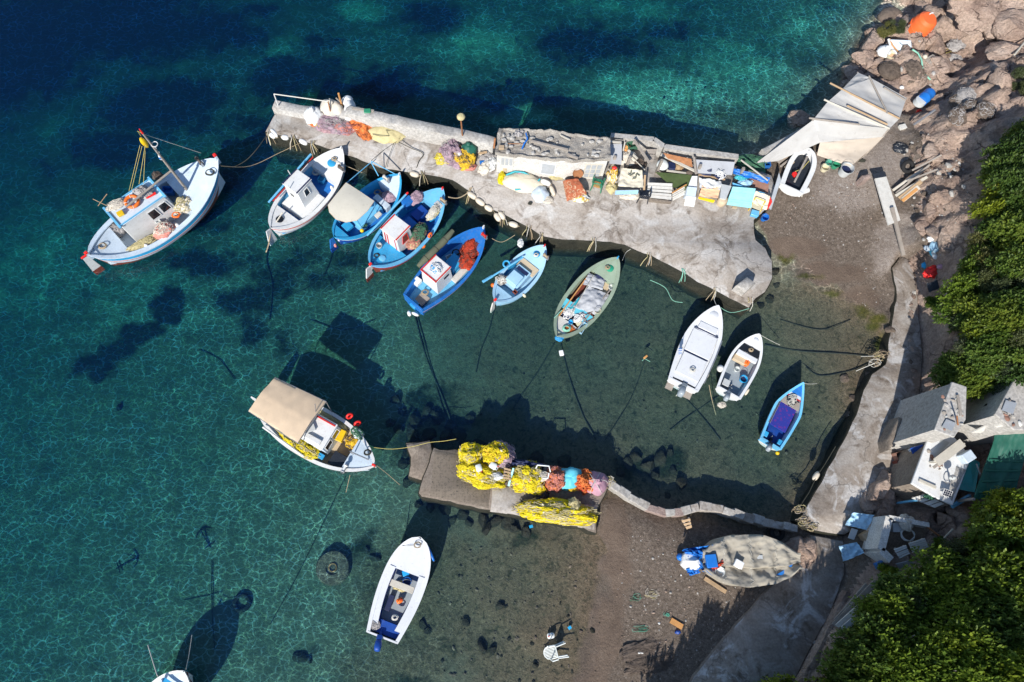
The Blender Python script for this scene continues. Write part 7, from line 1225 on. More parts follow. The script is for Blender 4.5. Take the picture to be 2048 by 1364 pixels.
# rubbish on the bank
for k, (x, y, m_, s_) in enumerate(((1866, 478, 'white_sack', .25), (1872, 492, 'lightblue', .3), (1859, 512, 'cyan_tarp', .2), (1853, 500, 'palegreyblue', .22), (1850, 530, 'aqua_plastic', .18), (1880, 505, 'white_sack', .2))): net(g(x, y), (s_, s_ * .8, s_ * .5), m_, ['white bag topmost in the litter on the bank', 'pale blue sheet in the litter on the bank', 'cyan bag in the litter on the bank', 'grey blue sheet lowest in the litter', 'blue bottle above the crimson cloth', 'white box right in the litter on the bank'][k], 260 + k, 0, k, name='litter_bag', cat='litter', group='litter on the bank')
net(g(1862, 547), (.55, .28, .22), 'bright_red', 'crimson cloth with pink end on the bank', 270, 0, .4, name='cloth', cat='cloth'); net(g(1869, 541, .15), (.15, .12, .1), 'pink_cloth', 'pink knot on the crimson cloth', 271, 0, name='cloth', cat='cloth'); planks([(1853, 566, 1.9), (1874, 558, 2.0), (1880, 578, 2.0), (1858, 586, 1.9)], 1, 'engine_black', 'dark board on the bank below the crimson cloth', 'board', 'board')
rnd = random.Random(5); nbot = net(g(1712, 838, .05), (.34, .28, .2), 'cream_sack', 'heap of pale shells and bottles on the path edge', 272, 30, 0, name='shell_heap', cat='shells', floats=('white_plastic', 14)); boxy(g(1700, 856), (.2, .16, .12), 'deepblue', 'blue and white box on the path edge', .3); boxy(g(1696, 862), (.34, .16, .06), 'salmon_net', 'pink tray below the blue and white box', .3); fender(at(1627, 960, .62), at(1637, 944, .62), .12, 'fender', 'tan fender hanging on the path wall')
rope([at(1671, 893, .8), at(1650, 928, .72), at(1632, 955, .7), at(1618, 985, .75), at(1600, 1012, .8)], .02, 'rope_dark', 'dark rope strung along the path wall')
for k, (x, y) in enumerate(((1757, 714), (1750, 727), (1764, 708))): tuft(at(x, y, .58), .26, 8, [['straw_net', 'rope_tan'], ['rope_white', 'rope_tan'], ['brown_net', 'rope_tan']][k], ['straw rope mass at the mooring point on the path', 'cream rope mass lower at the mooring point', 'brown weed mass at the mooring point'][k], 280 + k)
for k, (x, y) in enumerate(((1597, 1020), (1606, 1040), (1620, 1052))): tuft(at(x, y, .82), .3, 8, ['straw_net', 'rope_tan', 'wood_grey'], ['frayed rope tuft at the corner of the harbour wall', 'frayed rope tuft below the harbour corner', 'frayed rope tuft nearest the ramp'][k], 285 + k)
# ================================================================ rocks top right
z0 = 1.25; p0 = at(1833, 60, z0); t = thing('mooring_buoy', 'big orange steel mooring buoy on the rocks', 'buoy', p0)
T = TR(p0, 0, R(6), R(6)); MB(T).lathe([(.0, 0), (.5, .0), (.58, .06), (.58, .3), (.575, .32), (.575, .62), (.56, .66), (.5, .86), (.36, .98), (.0, 1.0)], 32, cap=False).build('drum', 'buoy_orange', t, ang=30); MB(T).torus(.585, .03, TR((0, 0, .32)), 32, 8).build('rubbing_band', 'buoy_orange', t, ang=80); MB(T).torus(.1, .03, TR((.1, .25, .98), .3, R(90)), 14, 7).build('lifting_eye', 'white', t, ang=80)
t = thing('boat_wreck', 'broken bow of a pale blue fibreglass boat on the rocks', 'wreck', at(1806, 98, 1.4)); P = [at(1781, 79, 1.6), at(1822, 81, 1.75), at(1824, 108, 1.5), at(1812, 114, 1.35), at(1795, 101, 1.35)]; MB().hexa([p - Vector((0, 0, .05)) for p in P], P).build('deck', 'palegreyblue', t); MB().tube([at(1777, 78, 1.5), at(1781, 92, 1.4), at(1793, 107, 1.35), at(1810, 117, 1.35), at(1826, 123, 1.4)], .06, 7).build('gunwale', 'grubby_white', t); MB().tube([at(1780, 78, 1.55), at(1785, 91, 1.45), at(1797, 104, 1.4), at(1814, 114, 1.4)], .035, 6).build('rubbing_strake', 'wood_orange', t); MB().tube([at(1800, 86, 1.75), at(1808, 92, 1.7), at(1804, 99, 1.62), at(1813, 104, 1.6)], .015, 5).build('rope_end', 'rope_dark', t)
pile(g(1768, 104), (.4, .34, .34), 'white_sack', 'white bag left of the broken bow', 291, 'bag', 'sack', tie=True); bucket(g(1781, 113), .24, .26, 'cream_plastic', 'cream tub with orange rim below the broken bow', fill='pumpkin_cloth'); MB(TR(g(1779, 145, .05))).blob((0, 0, 0), (.62, .58, .34), 12, .12, 1.2, 26, 12, -.1).strands((0, 0, 0), (.62, .58, .34), 120, 12, .012, .3, 0, 0, 1, .12, 1.2).build('fishing_net', 'brown_net', None, 'round brown net heap on the rocks by the tent', 'net', ang=80); net(g(1828, 140), (.4, .55, .25), 'brown_net', 'brown net heap below the mint rope', 293, 90, .4)
planks([(1848, 118, 1.75), (1866, 108, 1.8), (1877, 117, 1.75), (1868, 135, 1.65)], 5, 'wood_grey', 'small grey pallet on the rocks', 'pallet', 'pallet', gap=.06); rope([g(1823, 101, .12), g(1834, 109, .1), g(1841, 122, .1), g(1843, 140, .08), g(1849, 152, .08), g(1860, 160, .1)], .045, 'rope_mint', 'thick mint rope running down the rocks'); rope([g(1882, 116, .1), g(1887, 103, .1), g(1897, 100, .12), g(1907, 98, .12), g(1899, 106, .1), g(1889, 110, .1)], .02, 'rope_yellow', 'yellow rope loop in the rock gully')
t = thing('barrel', 'blue barrel lying in the gully beside the tent', 'barrel', g(1850, 192)); T = TR(at(1841, 203, 1.5), heading((1838, 206), (1860, 186)), 0, R(90)); MB(T).lathe([(.0, 0), (.28, 0), (.3, .04), (.29, .3), (.31, .34), (.29, .38), (.29, .62), (.3, .8), (.27, .84), (0, .84)], 22, cap=False).build('drum', 'blue_tarp', t, ang=40); MB(TR(at(1836, 207, 1.35))).lathe([(.26, 0), (.3, .05), (.28, .3), (.2, .32)], 18).build('grey_cask', 'grey_plastic', None, 'grey cask in front of the blue barrel', 'barrel', ang=40); net(g(1838, 224), (.2, .12, .12), 'bright_red', 'red can below the blue barrel', 294, 0, .6, name='can', cat='can'); MB().blob(g(1802, 177, .08), (.13, .1, .09), 3, .1, 1, 10, 7, -.4).build('white_stone', 'styro', None, 'white float on the rocks behind the tent', 'float', ang=80); MB().blob(g(1848, 116, .1), (.12, .12, .12), 4, .05, 1, 12, 8, -.6).build('white_float', 'fender', None, 'pale round float beside the grey pallet', 'float', ang=80)
for k, (x, y, r_, m_) in enumerate(((1922, 207, .6, 'brown_net'), (1916, 232, .5, 'brown_net'), (1945, 216, .45, 'brown_net'), (1940, 190, .55, 'grey_sack'), (1972, 220, .5, 'brown_net'))): net(g(x, y), (r_, r_ * .9, r_ * .5), m_, ['largest brown net ball on the rock ledge', 'lower brown net ball on the rock ledge', 'middle brown net ball on the rock ledge', 'grey net ball highest on the rock ledge', 'brown net ball farthest right on the ledge'][k], 300 + k, 110, k, amp=.12)
for k, (a, c_) in enumerate((((1945, 58), (1990, 84)), ((1988, 85), (2012, 76)), ((2020, 118), (2040, 92)))): MB().tube([g(*a, .3), g(*c_, .4)], .05, 7).build('driftwood', 'wood_pale', None, ['long bleached branch across the gully', 'short bleached branch beside the gully', 'white pipe end at the right edge'][k], 'branch' if k < 2 else 'pipe')
net(g(1915, 92), (.6, .4, .2), 'grey_sack', 'grey net tangle in the shaded gully', 310, 160, .3); net(g(1905, 120), (.5, .3, .15), 'grey_sack', 'lower grey rope tangle in the shaded gully', 311, 120, .3); MB(TR(at(1780, 32, .6), .3)).blob((0, 0, 0), (.7, .5, .4), 13, .15, 1.2, 24, 11, -.2).build('dark_net', 'brown_net', None, 'dark net cage at the rock tip beside the buoy', 'net', ang=80)
# ================================================================ buildings on the right bank
def prism_px(pts, zt, zb, mats, name, parent, cap=None, lean=0, **kw):
    P = [at(x, y, zt) for x, y in pts]
    if sum(a.x * b.y - b.x * a.y for a, b in zip(P, P[1:] + P[:1])) < 0: P.reverse()
    c = sum(P, Vector()) / len(P); return MB().hexa([Vector((p.x, p.y, zb)) + (p - c) * lean * Vector((1, 1, 0)).x * .0 + Vector(((p.x - c.x) * lean, (p.y - c.y) * lean, 0)) for p in P], P).build(name, mats, parent, **kw)
h1 = thing('concrete_hut', 'pale concrete hut with flat earthy roof beside the shrubs', 'hut', at(1800, 840, 1)); HT = [(1906, 766), (1932, 775), (1930, 838), (1908, 872), (1872, 858)]; prism_px(HT, 4.3, .6, 'concrete_pale', 'wall', h1, lean=.12); prism_px([(1904, 763), (1934, 773), (1932, 839), (1909, 875), (1869, 860)], 4.42, 4.3, 'concrete_pale', 'roof', h1, bev=.03)
MB().bar(at(1882, 800, 3.6), at(1875, 812, 3.3), .1, .5).build('window', 'glass_dark', h1); MB().tube([at(1916, 850, 4.4), at(1914, 832, 5.0)], .03, 6).build('vent_pipe', 'rust', h1)
h2 = thing('upper_hut', 'second concrete hut with flat pinkish roof at the right edge', 'hut', at(1950, 800, 2)); prism_px([(2042, 742), (2120, 740), (2120, 860), (2030, 858), (1992, 830)], 4.9, 1.6, 'concrete_pale', 'wall', h2, lean=.08); prism_px([(2040, 739), (2122, 738), (2122, 862), (2028, 860), (1990, 828)], 5.02, 4.9, 'concrete_pale', 'roof', h2, bev=.03); prism_px([(1990, 832), (2006, 838), (2030, 852), (2024, 860), (2000, 850)], 4.6, 4.3, 'painted_plank', 'eave_board', h2); MB().bar(at(1980, 815, 4.0), at(1973, 824, 3.7), .1, .4).build('window', 'glass_dark', h2)
panel([(1942, 866, 3.6), (1992, 842, 4.2), (1996, 846, 4.1), (1962, 866, 3.5)], 'painted_plank', 'white sloping barge board between the two huts', 'barge_board', 'board', .05)
h3 = thing('white_hut', 'white flat roofed hut with a bench and solar panel on top', 'hut', at(1850, 930, 1.1)); WH = [(1865, 858), (1906, 876), (1940, 915), (1905, 1008), (1868, 990), (1827, 966)]; prism_px(WH, 2.8, .7, 'concrete_dark', 'wall', h3, lean=.1); prism_px([(1864, 855), (1908, 873), (1943, 914), (1906, 1011), (1867, 993), (1823, 967)], 2.92, 2.8, 'white', 'roof', h3, bev=.03); slab('roof_patch', [(1882, 876), (1900, 884), (1878, 918), (1860, 910)], 2.935, 2.8, ['grey_plastic'], .0, 3, h3, batter=0); slab('roof_patch', [(1912, 930), (1934, 938), (1905, 1005), (1893, 990)], 2.935, 2.8, ['concrete_pale'], .02, 4, h3, batter=0)
t = thing('roof_bench', 'wooden bench lying on the white hut roof', 'bench', at(1893, 910, 2.95)); A, B_ = at(1873, 925, 3.25), at(1925, 885, 3.25); MB().bar(A, B_, .35, .05).build('seat', 'wood_pale', t); MB().bar(A + Vector((-.15, -.2, -.02)), B_ + Vector((-.15, -.2, -.02)), .1, .05).build('stretcher', 'wood_grey', t)
for q_ in (.06, .94): p = A.lerp(B_, q_); MB().bar(p, Vector((p.x, p.y, 2.94)), .35, .06).build('leg', 'wood_pale', t)
def solar(c, label, frame='steel'):
    P = [at(*q) for q in c]; n = (P[1] - P[0]).cross(P[3] - P[0]).normalized(); n = -n if n.z < 0 else n; t = thing('solar_panel', label, 'solar panel', sum(P, Vector()) / 4); MB().hexa([p - n * .04 for p in P], P).build('backing', 'white', t)
    for i in range(4):
        for j in range(3):
            a, b_, c_, d_ = ((i + .08) / 4 * .92 + .04, (j + .08) / 3 * .92 + .04, (i + .92) / 4 * .92 + .04, (j + .92) / 3 * .92 + .04)
            q = [P[0].lerp(P[1], u).lerp(P[3].lerp(P[2], u), v) + n * .003 for u, v in ((a, b_), (c_, b_), (c_, d_), (a, d_))]; MB().hexa(q, [x + n * .006 for x in q]).build('cell', 'solar_cell', t)
    for p in P[:2]: MB().tube([p - n * .04, Vector((p.x, p.y, p.z - .25))], .015, 5).build('stand', 'steel', t)
    return t
solar([(1889, 977, 3.2), (1906, 983, 3.2), (1901, 996, 3.1), (1884, 990, 3.1)], 'small solar panel on the white hut roof'); solar([(1987, 894, 2.7), (2011, 905, 2.7), (2004, 921, 2.6), (1979, 909, 2.6)], 'white framed solar panel on the green tarpaulin')
t = thing('roof_lamp', 'grey lamp and aerial clutter on the white hut roof', 'lamp', at(1902, 965, 2.95)); MB().tube([at(1900, 970, 2.9), at(1906, 950, 3.7)], .03, 6).build('post', 'steel', t); MB(TR(at(1905, 955, 3.4))).blob((0, 0, 0), (.16, .1, .12), 2, .1, 1, 12, 8, -1).build('lamp', 'grey_plastic', t); MB(TR(at(1897, 962, 3.1))).torus(.12, .02, TR((0, 0, 0), 0, R(60)), 12, 5).build('aerial', 'steel', t)
MB(TR(at(1928, 915, 2.95), .5)).box((0, 0, .15), (.5, .4, .35)).build('tank', 'palegreyblue', h3, bev=.03); MB().tube([at(1953, 928, 2.7), at(1960, 948, 2.5)], .03, 6).build('white_pipe', 'white', None, 'short white pipe between white hut and green tarpaulin', 'pipe')
panel([(1942, 915, 2.4), (1960, 925, 2.2), (1950, 985, 2.45), (1915, 978, 2.4)], 'teal', 'teal sheet roof beside the white hut', 'sheet_roof', 'roof', .05); panel([(1905, 1012, 2.6), (1942, 990, 2.4), (1943, 996, 2.3), (1906, 1017, 2.5)], 'skyblue', 'blue beam along the front of the white hut', 'beam', 'beam', .1); planks([(1822, 996, 2.45), (1850, 987, 2.6), (1890, 1008, 2.6), (1870, 1016, 2.55)], 4, 'painted_plank', 'pale plank awning at the front of the white hut', 'plank_awning', 'awning', gap=.2); net(at(1862, 993, 2.7), (.3, .1, .1), 'green_net', 'green net scrap on the plank awning', 321, 40); MB().tube([at(1835, 1000, 2.45), Vector((*at(1835, 1000, 2.45)[:2], 1.0))], .05, 6).build('awning_post', 'skyblue', None, 'blue post below the plank awning', 'post')
drape([(1996, 852, 3.9), (2060, 870, 4.2), (2030, 990, 3.4), (1946, 1000, 3.0)], 0, 'green_tarp', 'large dark green tarpaulin over a lean-to', 'green_tarpaulin', 'tarpaulin', 21, .08, .06, nu=30, nv=36, thick=.03)
for v in (.45, .6, .75, .9): a = at(1996, 852, 3.9).lerp(at(1946, 1000, 3.0), v); b_ = at(2060, 870, 4.2).lerp(at(2030, 990, 3.4), v); MB().tube([a.lerp(b_, .05) + Vector((0, 0, .02)), a.lerp(b_, .5) - Vector((0, 0, .1)), a.lerp(b_, .95) + Vector((0, 0, .02))], .05, 6).build('batten', 'green_tarp', bpy.data.objects['green_tarpaulin'])
for k, (x, y) in enumerate(((1996, 852), (1948, 998), (2030, 988))): p = at(x, y, 3.4); MB().tube([p, Vector((p.x, p.y, 1.5))], .06, 6).build('lean_to_post', 'wood_grey', None, ['post at the top of the green tarpaulin', 'post at the lower left of the green tarpaulin', 'post at the lower right of the green tarpaulin'][k], 'post')
MB().tube([at(2024, 1002, 3.6), at(1964, 1068, 3.0)], .05, 7).build('steel_pole', 'white', None, 'long pale pole below the green tarpaulin', 'pole'); net(at(1975, 1022, 2.8), (.5, .3, .12), 'white_sack', 'white plastic sheet below the green tarpaulin', 322, 30, .5, name='plastic_sheet', cat='plastic')
t = thing('planter_wall', 'low concrete trough with two dark openings by the path', 'trough', g(1797, 862)); slab('body', [(1800, 834, 1.5), (1812, 840, 1.5), (1800, 878, 1.5), (1778, 900, 1.5), (1776, 880, 1.5), (1790, 850, 1.5)], 1.5, .6, ['concrete_dark'], .02, 5, t, batter=.05); slab('opening', [(1801, 842, 1.51), (1809, 846, 1.51), (1804, 856, 1.51), (1797, 851, 1.51)], 1.51, 1.3, ['engine_black'], 0, 6, t, batter=0); slab('opening', [(1791, 866, 1.51), (1800, 870, 1.51), (1791, 893, 1.51), (1782, 888, 1.51)], 1.51, 1.3, ['engine_black'], 0, 7, t, batter=0)
jerry(g(1798, 958), (.36, .26, .34), 'yellow_plastic', 'yellow fuel can beside the white hut', .1); crate(g(1798, 930), (.5, .4, .35), 'redbrown', 'dark red crate above the yellow can', .2); crate(g(1795, 915), (.5, .4, .4), 'brick_red', 'red brown crate nearest the concrete trough', .2); prism_px([(1755, 965), (1775, 955), (1785, 970), (1770, 1000), (1745, 1000)], 1.5, .5, 'rock', 'stone_block', None, bev=.08, label='large pale stone block beside the path', cat='stone'); panel([(1820, 897, 2.2), (1846, 890, 2.6), (1850, 902, 2.4), (1826, 910, 2.0)], 'deepblue', 'dark blue sheet awning on the left of the white hut', 'blue_awning', 'awning', .04); panel([(1815, 900, 2.0), (1830, 893, 2.3), (1834, 896, 2.3), (1820, 904, 2.0)], 'white', 'white board scrap on the blue awning', 'board', 'board', .03)
# ruined shed below the huts
drape([(1706, 1025, 1.4), (1749, 1030, 1.5), (1734, 1060, 1.4), (1690, 1050, 1.3)], 0, 'lightblue', 'pale blue sheet upper of two beside the ruined shed', 'blue_sheet', 'sheet', 23, 0, .08); drape([(1678, 1092, 1.35), (1714, 1084, 1.45), (1728, 1106, 1.45), (1688, 1123, 1.3)], 0, 'lightblue', 'pale blue sheet lower of two beside the ruined shed', 'blue_sheet', 'sheet', 24, 0, .08)
t = thing('ruined_shed', 'roofless ruined shed with white wall stubs', 'shed', g(1810, 1080))
for a, c_, w_, h_ in (((1776, 1035), (1856, 1050), .18, .5), ((1776, 1035), (1760, 1100), .3, .5), ((1760, 1100), (1780, 1120), .3, .4)): A, B_ = at(*a, 2.3), at(*c_, 2.3); MB().bar(A - Vector((0, 0, .5)), B_ - Vector((0, 0, .5)), w_, 1.2).build('wall_stub', 'whitewash', t)
panel([(1784, 1040, 1.9), (1856, 1053, 1.9), (1840, 1120, 1.7), (1770, 1110, 1.7)], 'earth', None, 'floor', None, .1, t); panel([(1785, 1046, 2.1), (1806, 1044, 2.1), (1806, 1064, 2.05), (1787, 1064, 2.05)], 'grey_plastic', 'grey sink unit inside the ruined shed', 'sink_unit', 'sink', .3); planks([(1788, 1098, 2.5), (1812, 1090, 2.5), (1820, 1108, 2.4), (1800, 1118, 2.4)], 5, 'white', 'white slatted pallet left in the ruined shed', 'pallet', 'pallet', gap=.3); planks([(1818, 1086, 2.55), (1850, 1076, 2.55), (1858, 1094, 2.45), (1826, 1106, 2.45)], 5, 'painted_plank', 'white slatted pallet right in the ruined shed', 'pallet', 'pallet', gap=.3); coil(at(1815, 1070, 2.1), .3, 'rope_white', 'white hose loop in the ruined shed', 3, .02); net(at(1812, 1045, 2.2), (.3, .3, .2), 'cream_sack', 'cream rag on the ruined wall', 331, 40); panel([(1792, 1128, 2.2), (1824, 1120, 2.4), (1832, 1140, 2.2), (1808, 1152, 1.9)], 'grey_cover', 'grey metal sheet below the ruined shed', 'metal_sheet', 'sheet'); boxy(g(1750, 1130, .2), (.3, .25, .25), 'midblue', 'blue can below the lower blue sheet', .4); panel([(1704, 1056, 1.2), (1716, 1060, 1.2), (1708, 1080, 1.1), (1696, 1076, 1.1)], 'grey_plastic', 'grey board between the two pale blue sheets', 'board', 'board'); boxy(g(1726, 1072), (.4, .3, .4), 'cardboard', 'brown box between the two pale blue sheets', .5); plank(at(1850, 1050, 2.3), at(1895, 1085, 2.2), .06, .06, 'rust', 'rusty bar right of the ruined shed'); plank(at(1888, 1076, 2.5), at(1906, 1058, 2.9), .05, .05, 'wood_pale', 'thin pale stick right of the ruined shed')
for k, (a, c_, w_) in enumerate((((1660, 1250), (1738, 1162), .2), ((1668, 1252), (1752, 1170), .16), ((1676, 1258), (1764, 1176), .22), ((1664, 1240), (1720, 1168), .14))): plank(g(*a, .3), g(*c_, .5), w_, .08, ['wood_grey', 'painted_plank', 'grey_plastic', 'wood_grey'][k], ['grey plank nearest the ramp in the bank pile', 'pale plank second in the bank pile', 'wide grey board farthest from the ramp', 'thin plank lowest in the bank pile'][k], 'planks on the bank by the ramp')

rnd = random.Random(31)
for hh, (xa, xb, ya, yb), zt, n_ in ((h1, (1885, 1925, 785, 860), 4.42, 14), (h2, (2010, 2048, 790, 850), 5.02, 8), (h3, (1850, 1885, 900, 970), 2.92, 8)):
    for k in range(n_): MB().blob(at(rnd.uniform(xa, xb), rnd.uniform(ya, yb), zt + .02), (rnd.uniform(.04, .14), rnd.uniform(.03, .1), rnd.uniform(.03, .07)), k, .35, 2, 8, 6, -.3, 0, rnd.uniform(0, 3)).build('roof_stone', rnd.choice(['concrete_pale', 'brick_red', 'wood_grey', 'grubby_white']), hh)
panel([(1893, 838, 4.5), (1912, 846, 4.5), (1904, 862, 4.48), (1884, 853, 4.48)], 'corrugated', 'rusty metal sheet on the concrete hut roof', 'metal_sheet', 'sheet'); plank(at(1915, 790, 4.5), at(1922, 832, 4.5), .1, .05, 'wood_grey', 'grey batten on the concrete hut roof'); panel([(2012, 800, 5.1), (2034, 806, 5.1), (2026, 828, 5.08), (2004, 820, 5.08)], 'corrugated', 'metal sheet patch on the upper hut roof', 'metal_sheet', 'sheet'); plank(at(1838, 960, 2.98), at(1872, 975, 2.98), .12, .05, 'wood_pale', 'pale board at the roof edge of the white hut')
# ================================================================ stones
def boulder(p, r, mat, label, seed, group, rz=0, sink=.35, name='boulder', cat='rock'):
    m = MB(); vs, fs = [], []; o = Vector((seed * 5.1, seed * 2.7, seed)); nu, nv = 24, 14; rnd = random.Random(seed); cuts = [(Vector((rnd.gauss(0, 1), rnd.gauss(0, 1), rnd.gauss(.2, .8))).normalized(), rnd.uniform(.45, .85)) for _ in range(13)]
    for j in range(nv + 1):
        ph = -math.pi / 2 + math.pi * j / nv
        for i in range(nu):
            a = 6.28319 * i / nu; d = Vector((math.cos(a) * math.cos(ph), math.sin(a) * math.cos(ph), math.sin(ph))); k = 1.0
            for n_, h_ in cuts:
                q = d.dot(n_)
                if q > .05: k = min(k, h_ / q)
            k *= 1 + .07 * noise.fractal(d * 2.6 + o, .7, 2, 4); vs.append((d.x * k * r[0], d.y * k * r[1], d.z * k * r[2]))
    for j in range(nv):
        for i in range(nu): fs.append((j * nu + i, j * nu + (i + 1) % nu, (j + 1) * nu + (i + 1) % nu, (j + 1) * nu + i))
    return MB(TR(Vector(p) + Vector((0, 0, r[2] * (1 - sink) - r[2] * .4)), rz)).add(vs, fs).build(name, mat, None, label, cat, group, ang=34)
rnd = random.Random(21)
def rocks(lst, mat, label, group, name='boulder'):
    K_ = 1.7 if mat == 'rock' else 1.0
    for k, (x, y, s_) in enumerate(lst): boulder(g(x, y), (s_ * K_ * rnd.uniform(.8, 1.3), s_ * K_ * rnd.uniform(.7, 1.1), s_ * K_ * rnd.uniform(.5, .8)), mat, label, rnd.randint(0, 900), group, rnd.uniform(0, 3), .55 if mat == 'rock' else .35, name=name)
BIG = 1.5
rocks([(1728, 118, .5), (1706, 152, .45), (1722, 140, .35), (1700, 170, .3), (1742, 92, .5), (1752, 74, .45), (1690, 192, .35), (1738, 130, .4), (1756, 128, .35), (1660, 215, .3), (1600, 243, .42), (1588, 252, .25), (1870, 30, .5), (1885, 60, .5), (1872, 95, .45), (1862, 75, .35), (1798, 40, .3), (1880, 130, .35), (1815, 160, .3)], 'rock', 'tan boulder on the rocky point beside the orange buoy', 'boulders on the rocky point')
rocks([(1960, 25, .9), (1998, 40, .8), (2030, 60, .9), (2010, 110, .7), (1985, 70, .5), (2035, 15, 1.0), (2000, 165, .6), (1868, 312, .4)], 'rock', 'big tan boulder on the sunlit slope at the upper right', 'boulders on the upper slope')
rocks([(1885, 400, .4), (1860, 425, .35), (1850, 455, .3), (1870, 470, .3), (1895, 480, .3)], 'rock', 'rough rock in the outcrop above the path', 'rocks above the path')
rocks([(1602, 1098, .42), (1618, 1106, .35), (1590, 1112, .35), (1608, 1120, .3), (1580, 1094, .25), (1622, 1090, .25)], 'rock', 'sunlit tan rock at the foot of the ramp', 'rocks at the foot of the ramp')
rocks([(1768, 985, .5), (1742, 1010, .4), (1760, 1030, .4), (1925, 1040, .5), (1960, 1050, .45), (1945, 1068, .4), (1980, 1060, .4), (1900, 1058, .4)], 'rock', 'grey rock in the shade below the huts', 'rocks below the huts')
rocks([(1322, 918, .45), (1340, 905, .3), (1272, 915, .4), (1256, 925, .3), (1296, 932, .35), (1362, 968, .35), (1335, 990, .2), (1310, 950, .25), (1345, 940, .25), (1240, 945, .3)], 'wet_rock', 'weedy dark rock awash inside the curved wall', 'rocks inside the curved wall')
rocks([(792, 800, .35), (806, 822, .3), (830, 842, .4), (852, 828, .35), (876, 838, .4), (900, 850, .35), (826, 870, .4), (860, 872, .45), (800, 860, .3), (890, 872, .4), (918, 868, .35), (940, 838, .3), (780, 845, .25), (930, 888, .35), (816, 905, .4), (806, 930, .35), (815, 965, .35), (838, 1008, .3), (860, 1015, .3), (890, 1020, .35), (925, 1030, .35), (965, 1036, .4), (990, 1044, .35), (1015, 1048, .4), (940, 1046, .3), (975, 1058, .3), (1030, 1056, .3), (905, 1040, .25), (1052, 1062, .3), (990, 900, .4), (1070, 918, .4), (1130, 924, .35), (960, 890, .3)], 'wet_rock', 'dark weedy boulder under water round the small jetty', 'sunken boulders round the jetty', 'sunken_boulder')
rocks([(750, 1115, .25), (735, 1100, .2), (845, 1250, .25), (855, 1262, .2), (965, 1295, .3), (985, 1300, .2), (1070, 1330, .2), (1185, 1262, .12), (600, 1315, .3), (620, 1320, .2), (240, 815, .2), (930, 1245, .2), (1000, 1210, .2)], 'wet_rock', 'dark weedy stone on the open seabed below the jetty', 'stones on the seabed', 'sunken_stone')
rocks([(700, 420, .5), (640, 330, .4), (770, 355, .4), (960, 470, .4), (930, 400, .4), (1100, 490, .35), (1150, 492, .3), (1230, 500, .35), (1320, 530, .3), (1380, 570, .3), (1450, 605, .3), (1550, 545, .3), (1552, 570, .25), (1540, 600, .3), (1520, 612, .25)], 'wet_rock', 'dark footing stone under water along the pier', 'footing stones along the pier', 'footing_stone')
rocks([(1690, 760, .3), (1760, 735, .3), (1735, 750, .25), (1710, 800, .3), (1700, 835, .3), (1680, 870, .25), (1780, 660, .3), (1775, 700, .25)], 'rock_dark', 'brown stone at the foot of the path wall', 'stones at the foot of the path wall')
def scatter(name, polys, n, rmin, rmax, mats, seed, lift=.0):
    rn = random.Random(seed); m = MB(); cnt = 0
    ico = [(0, 0, 1), (.9, 0, .45), (.28, .85, .45), (-.72, .53, .45), (-.72, -.53, .45), (.28, -.85, .45), (.72, .53, -.3), (-.28, .85, -.3), (-.9, 0, -.3), (-.28, -.85, -.3), (.72, -.53, -.3)]
    fcs = [(0, 1, 2), (0, 2, 3), (0, 3, 4), (0, 4, 5), (0, 5, 1), (1, 6, 2), (2, 6, 7), (2, 7, 3), (3, 7, 8), (3, 8, 4), (4, 8, 9), (4, 9, 5), (5, 9, 10), (5, 10, 1), (1, 10, 6)]
    for poly, k in polys:
        W_ = [on(x, y) for x, y in poly]; xs = [p.x for p in W_]; ys = [p.y for p in W_]; pl = [(p.x, p.y) for p in W_]; c = 0
        while c < k:
            x, y = rn.uniform(min(xs), max(xs)), rn.uniform(min(ys), max(ys)); c += 1
            if not inpoly(np.array([x]), np.array([y]), pl)[0]: continue
            r = rmin * (rmax / rmin) ** (rn.random() ** 2.2); T = TR((x, y, GZI(x, y) + r * .15 + lift), rn.uniform(0, 6), rn.uniform(-.3, .3), rn.uniform(-.3, .3)); sx, sy, sz = r * rn.uniform(.8, 1.3), r * rn.uniform(.6, 1), r * rn.uniform(.4, .7)
            m.add([(a * sx * rn.uniform(.8, 1.15), b * sy * rn.uniform(.8, 1.15), d * sz) for a, b, d in ico], fcs, rn.randrange(len(mats)), T)
    return m.build(name, mats, None, kind='stuff', ang=25)
scatter('loose_stones', [([(1835, 540), (1860, 540), (1870, 650), (1860, 780), (1835, 800), (1845, 650)], 700), ([(1800, 300), (1850, 270), (1950, 330), (1960, 420), (1860, 560), (1830, 500), (1820, 400)], 600), ([(1700, 100), (1780, 60), (1870, 120), (1850, 230), (1800, 160), (1720, 140)], 300), ([(1680, 1190), (1590, 1364), (1640, 1364), (1710, 1200)], 260)], 0, .03, .2, ['rock', 'scree', 'concrete_pale', 'rock_dark'], 3)
scatter('beach_gravel', [([(1560, 440), (1600, 385), (1720, 340), (1790, 450), (1740, 500), (1640, 480)], 700), ([(1240, 1060), (1400, 1080), (1500, 1200), (1380, 1330), (1260, 1364), (1230, 1200)], 700), ([(1700, 600), (1760, 640), (1775, 560), (1740, 510)], 160)], 0, .012, .055, ['rock', 'concrete_pale', 'earth', 'rock_dark'], 4)
scatter('seabed_pebbles', [([(880, 1100), (1200, 1080), (1200, 1364), (850, 1364)], 260), ([(820, 900), (960, 700), (1280, 600), (1500, 700), (1700, 700), (1600, 960), (1300, 940), (1000, 860)], 300), ([(1290, 180), (1480, 120), (1640, 40), (1680, 150), (1560, 260), (1400, 270)], 500)], 0, .025, .1, ['wet_rock', 'rock_dark', 'rock_dark', 'earth'], 5)
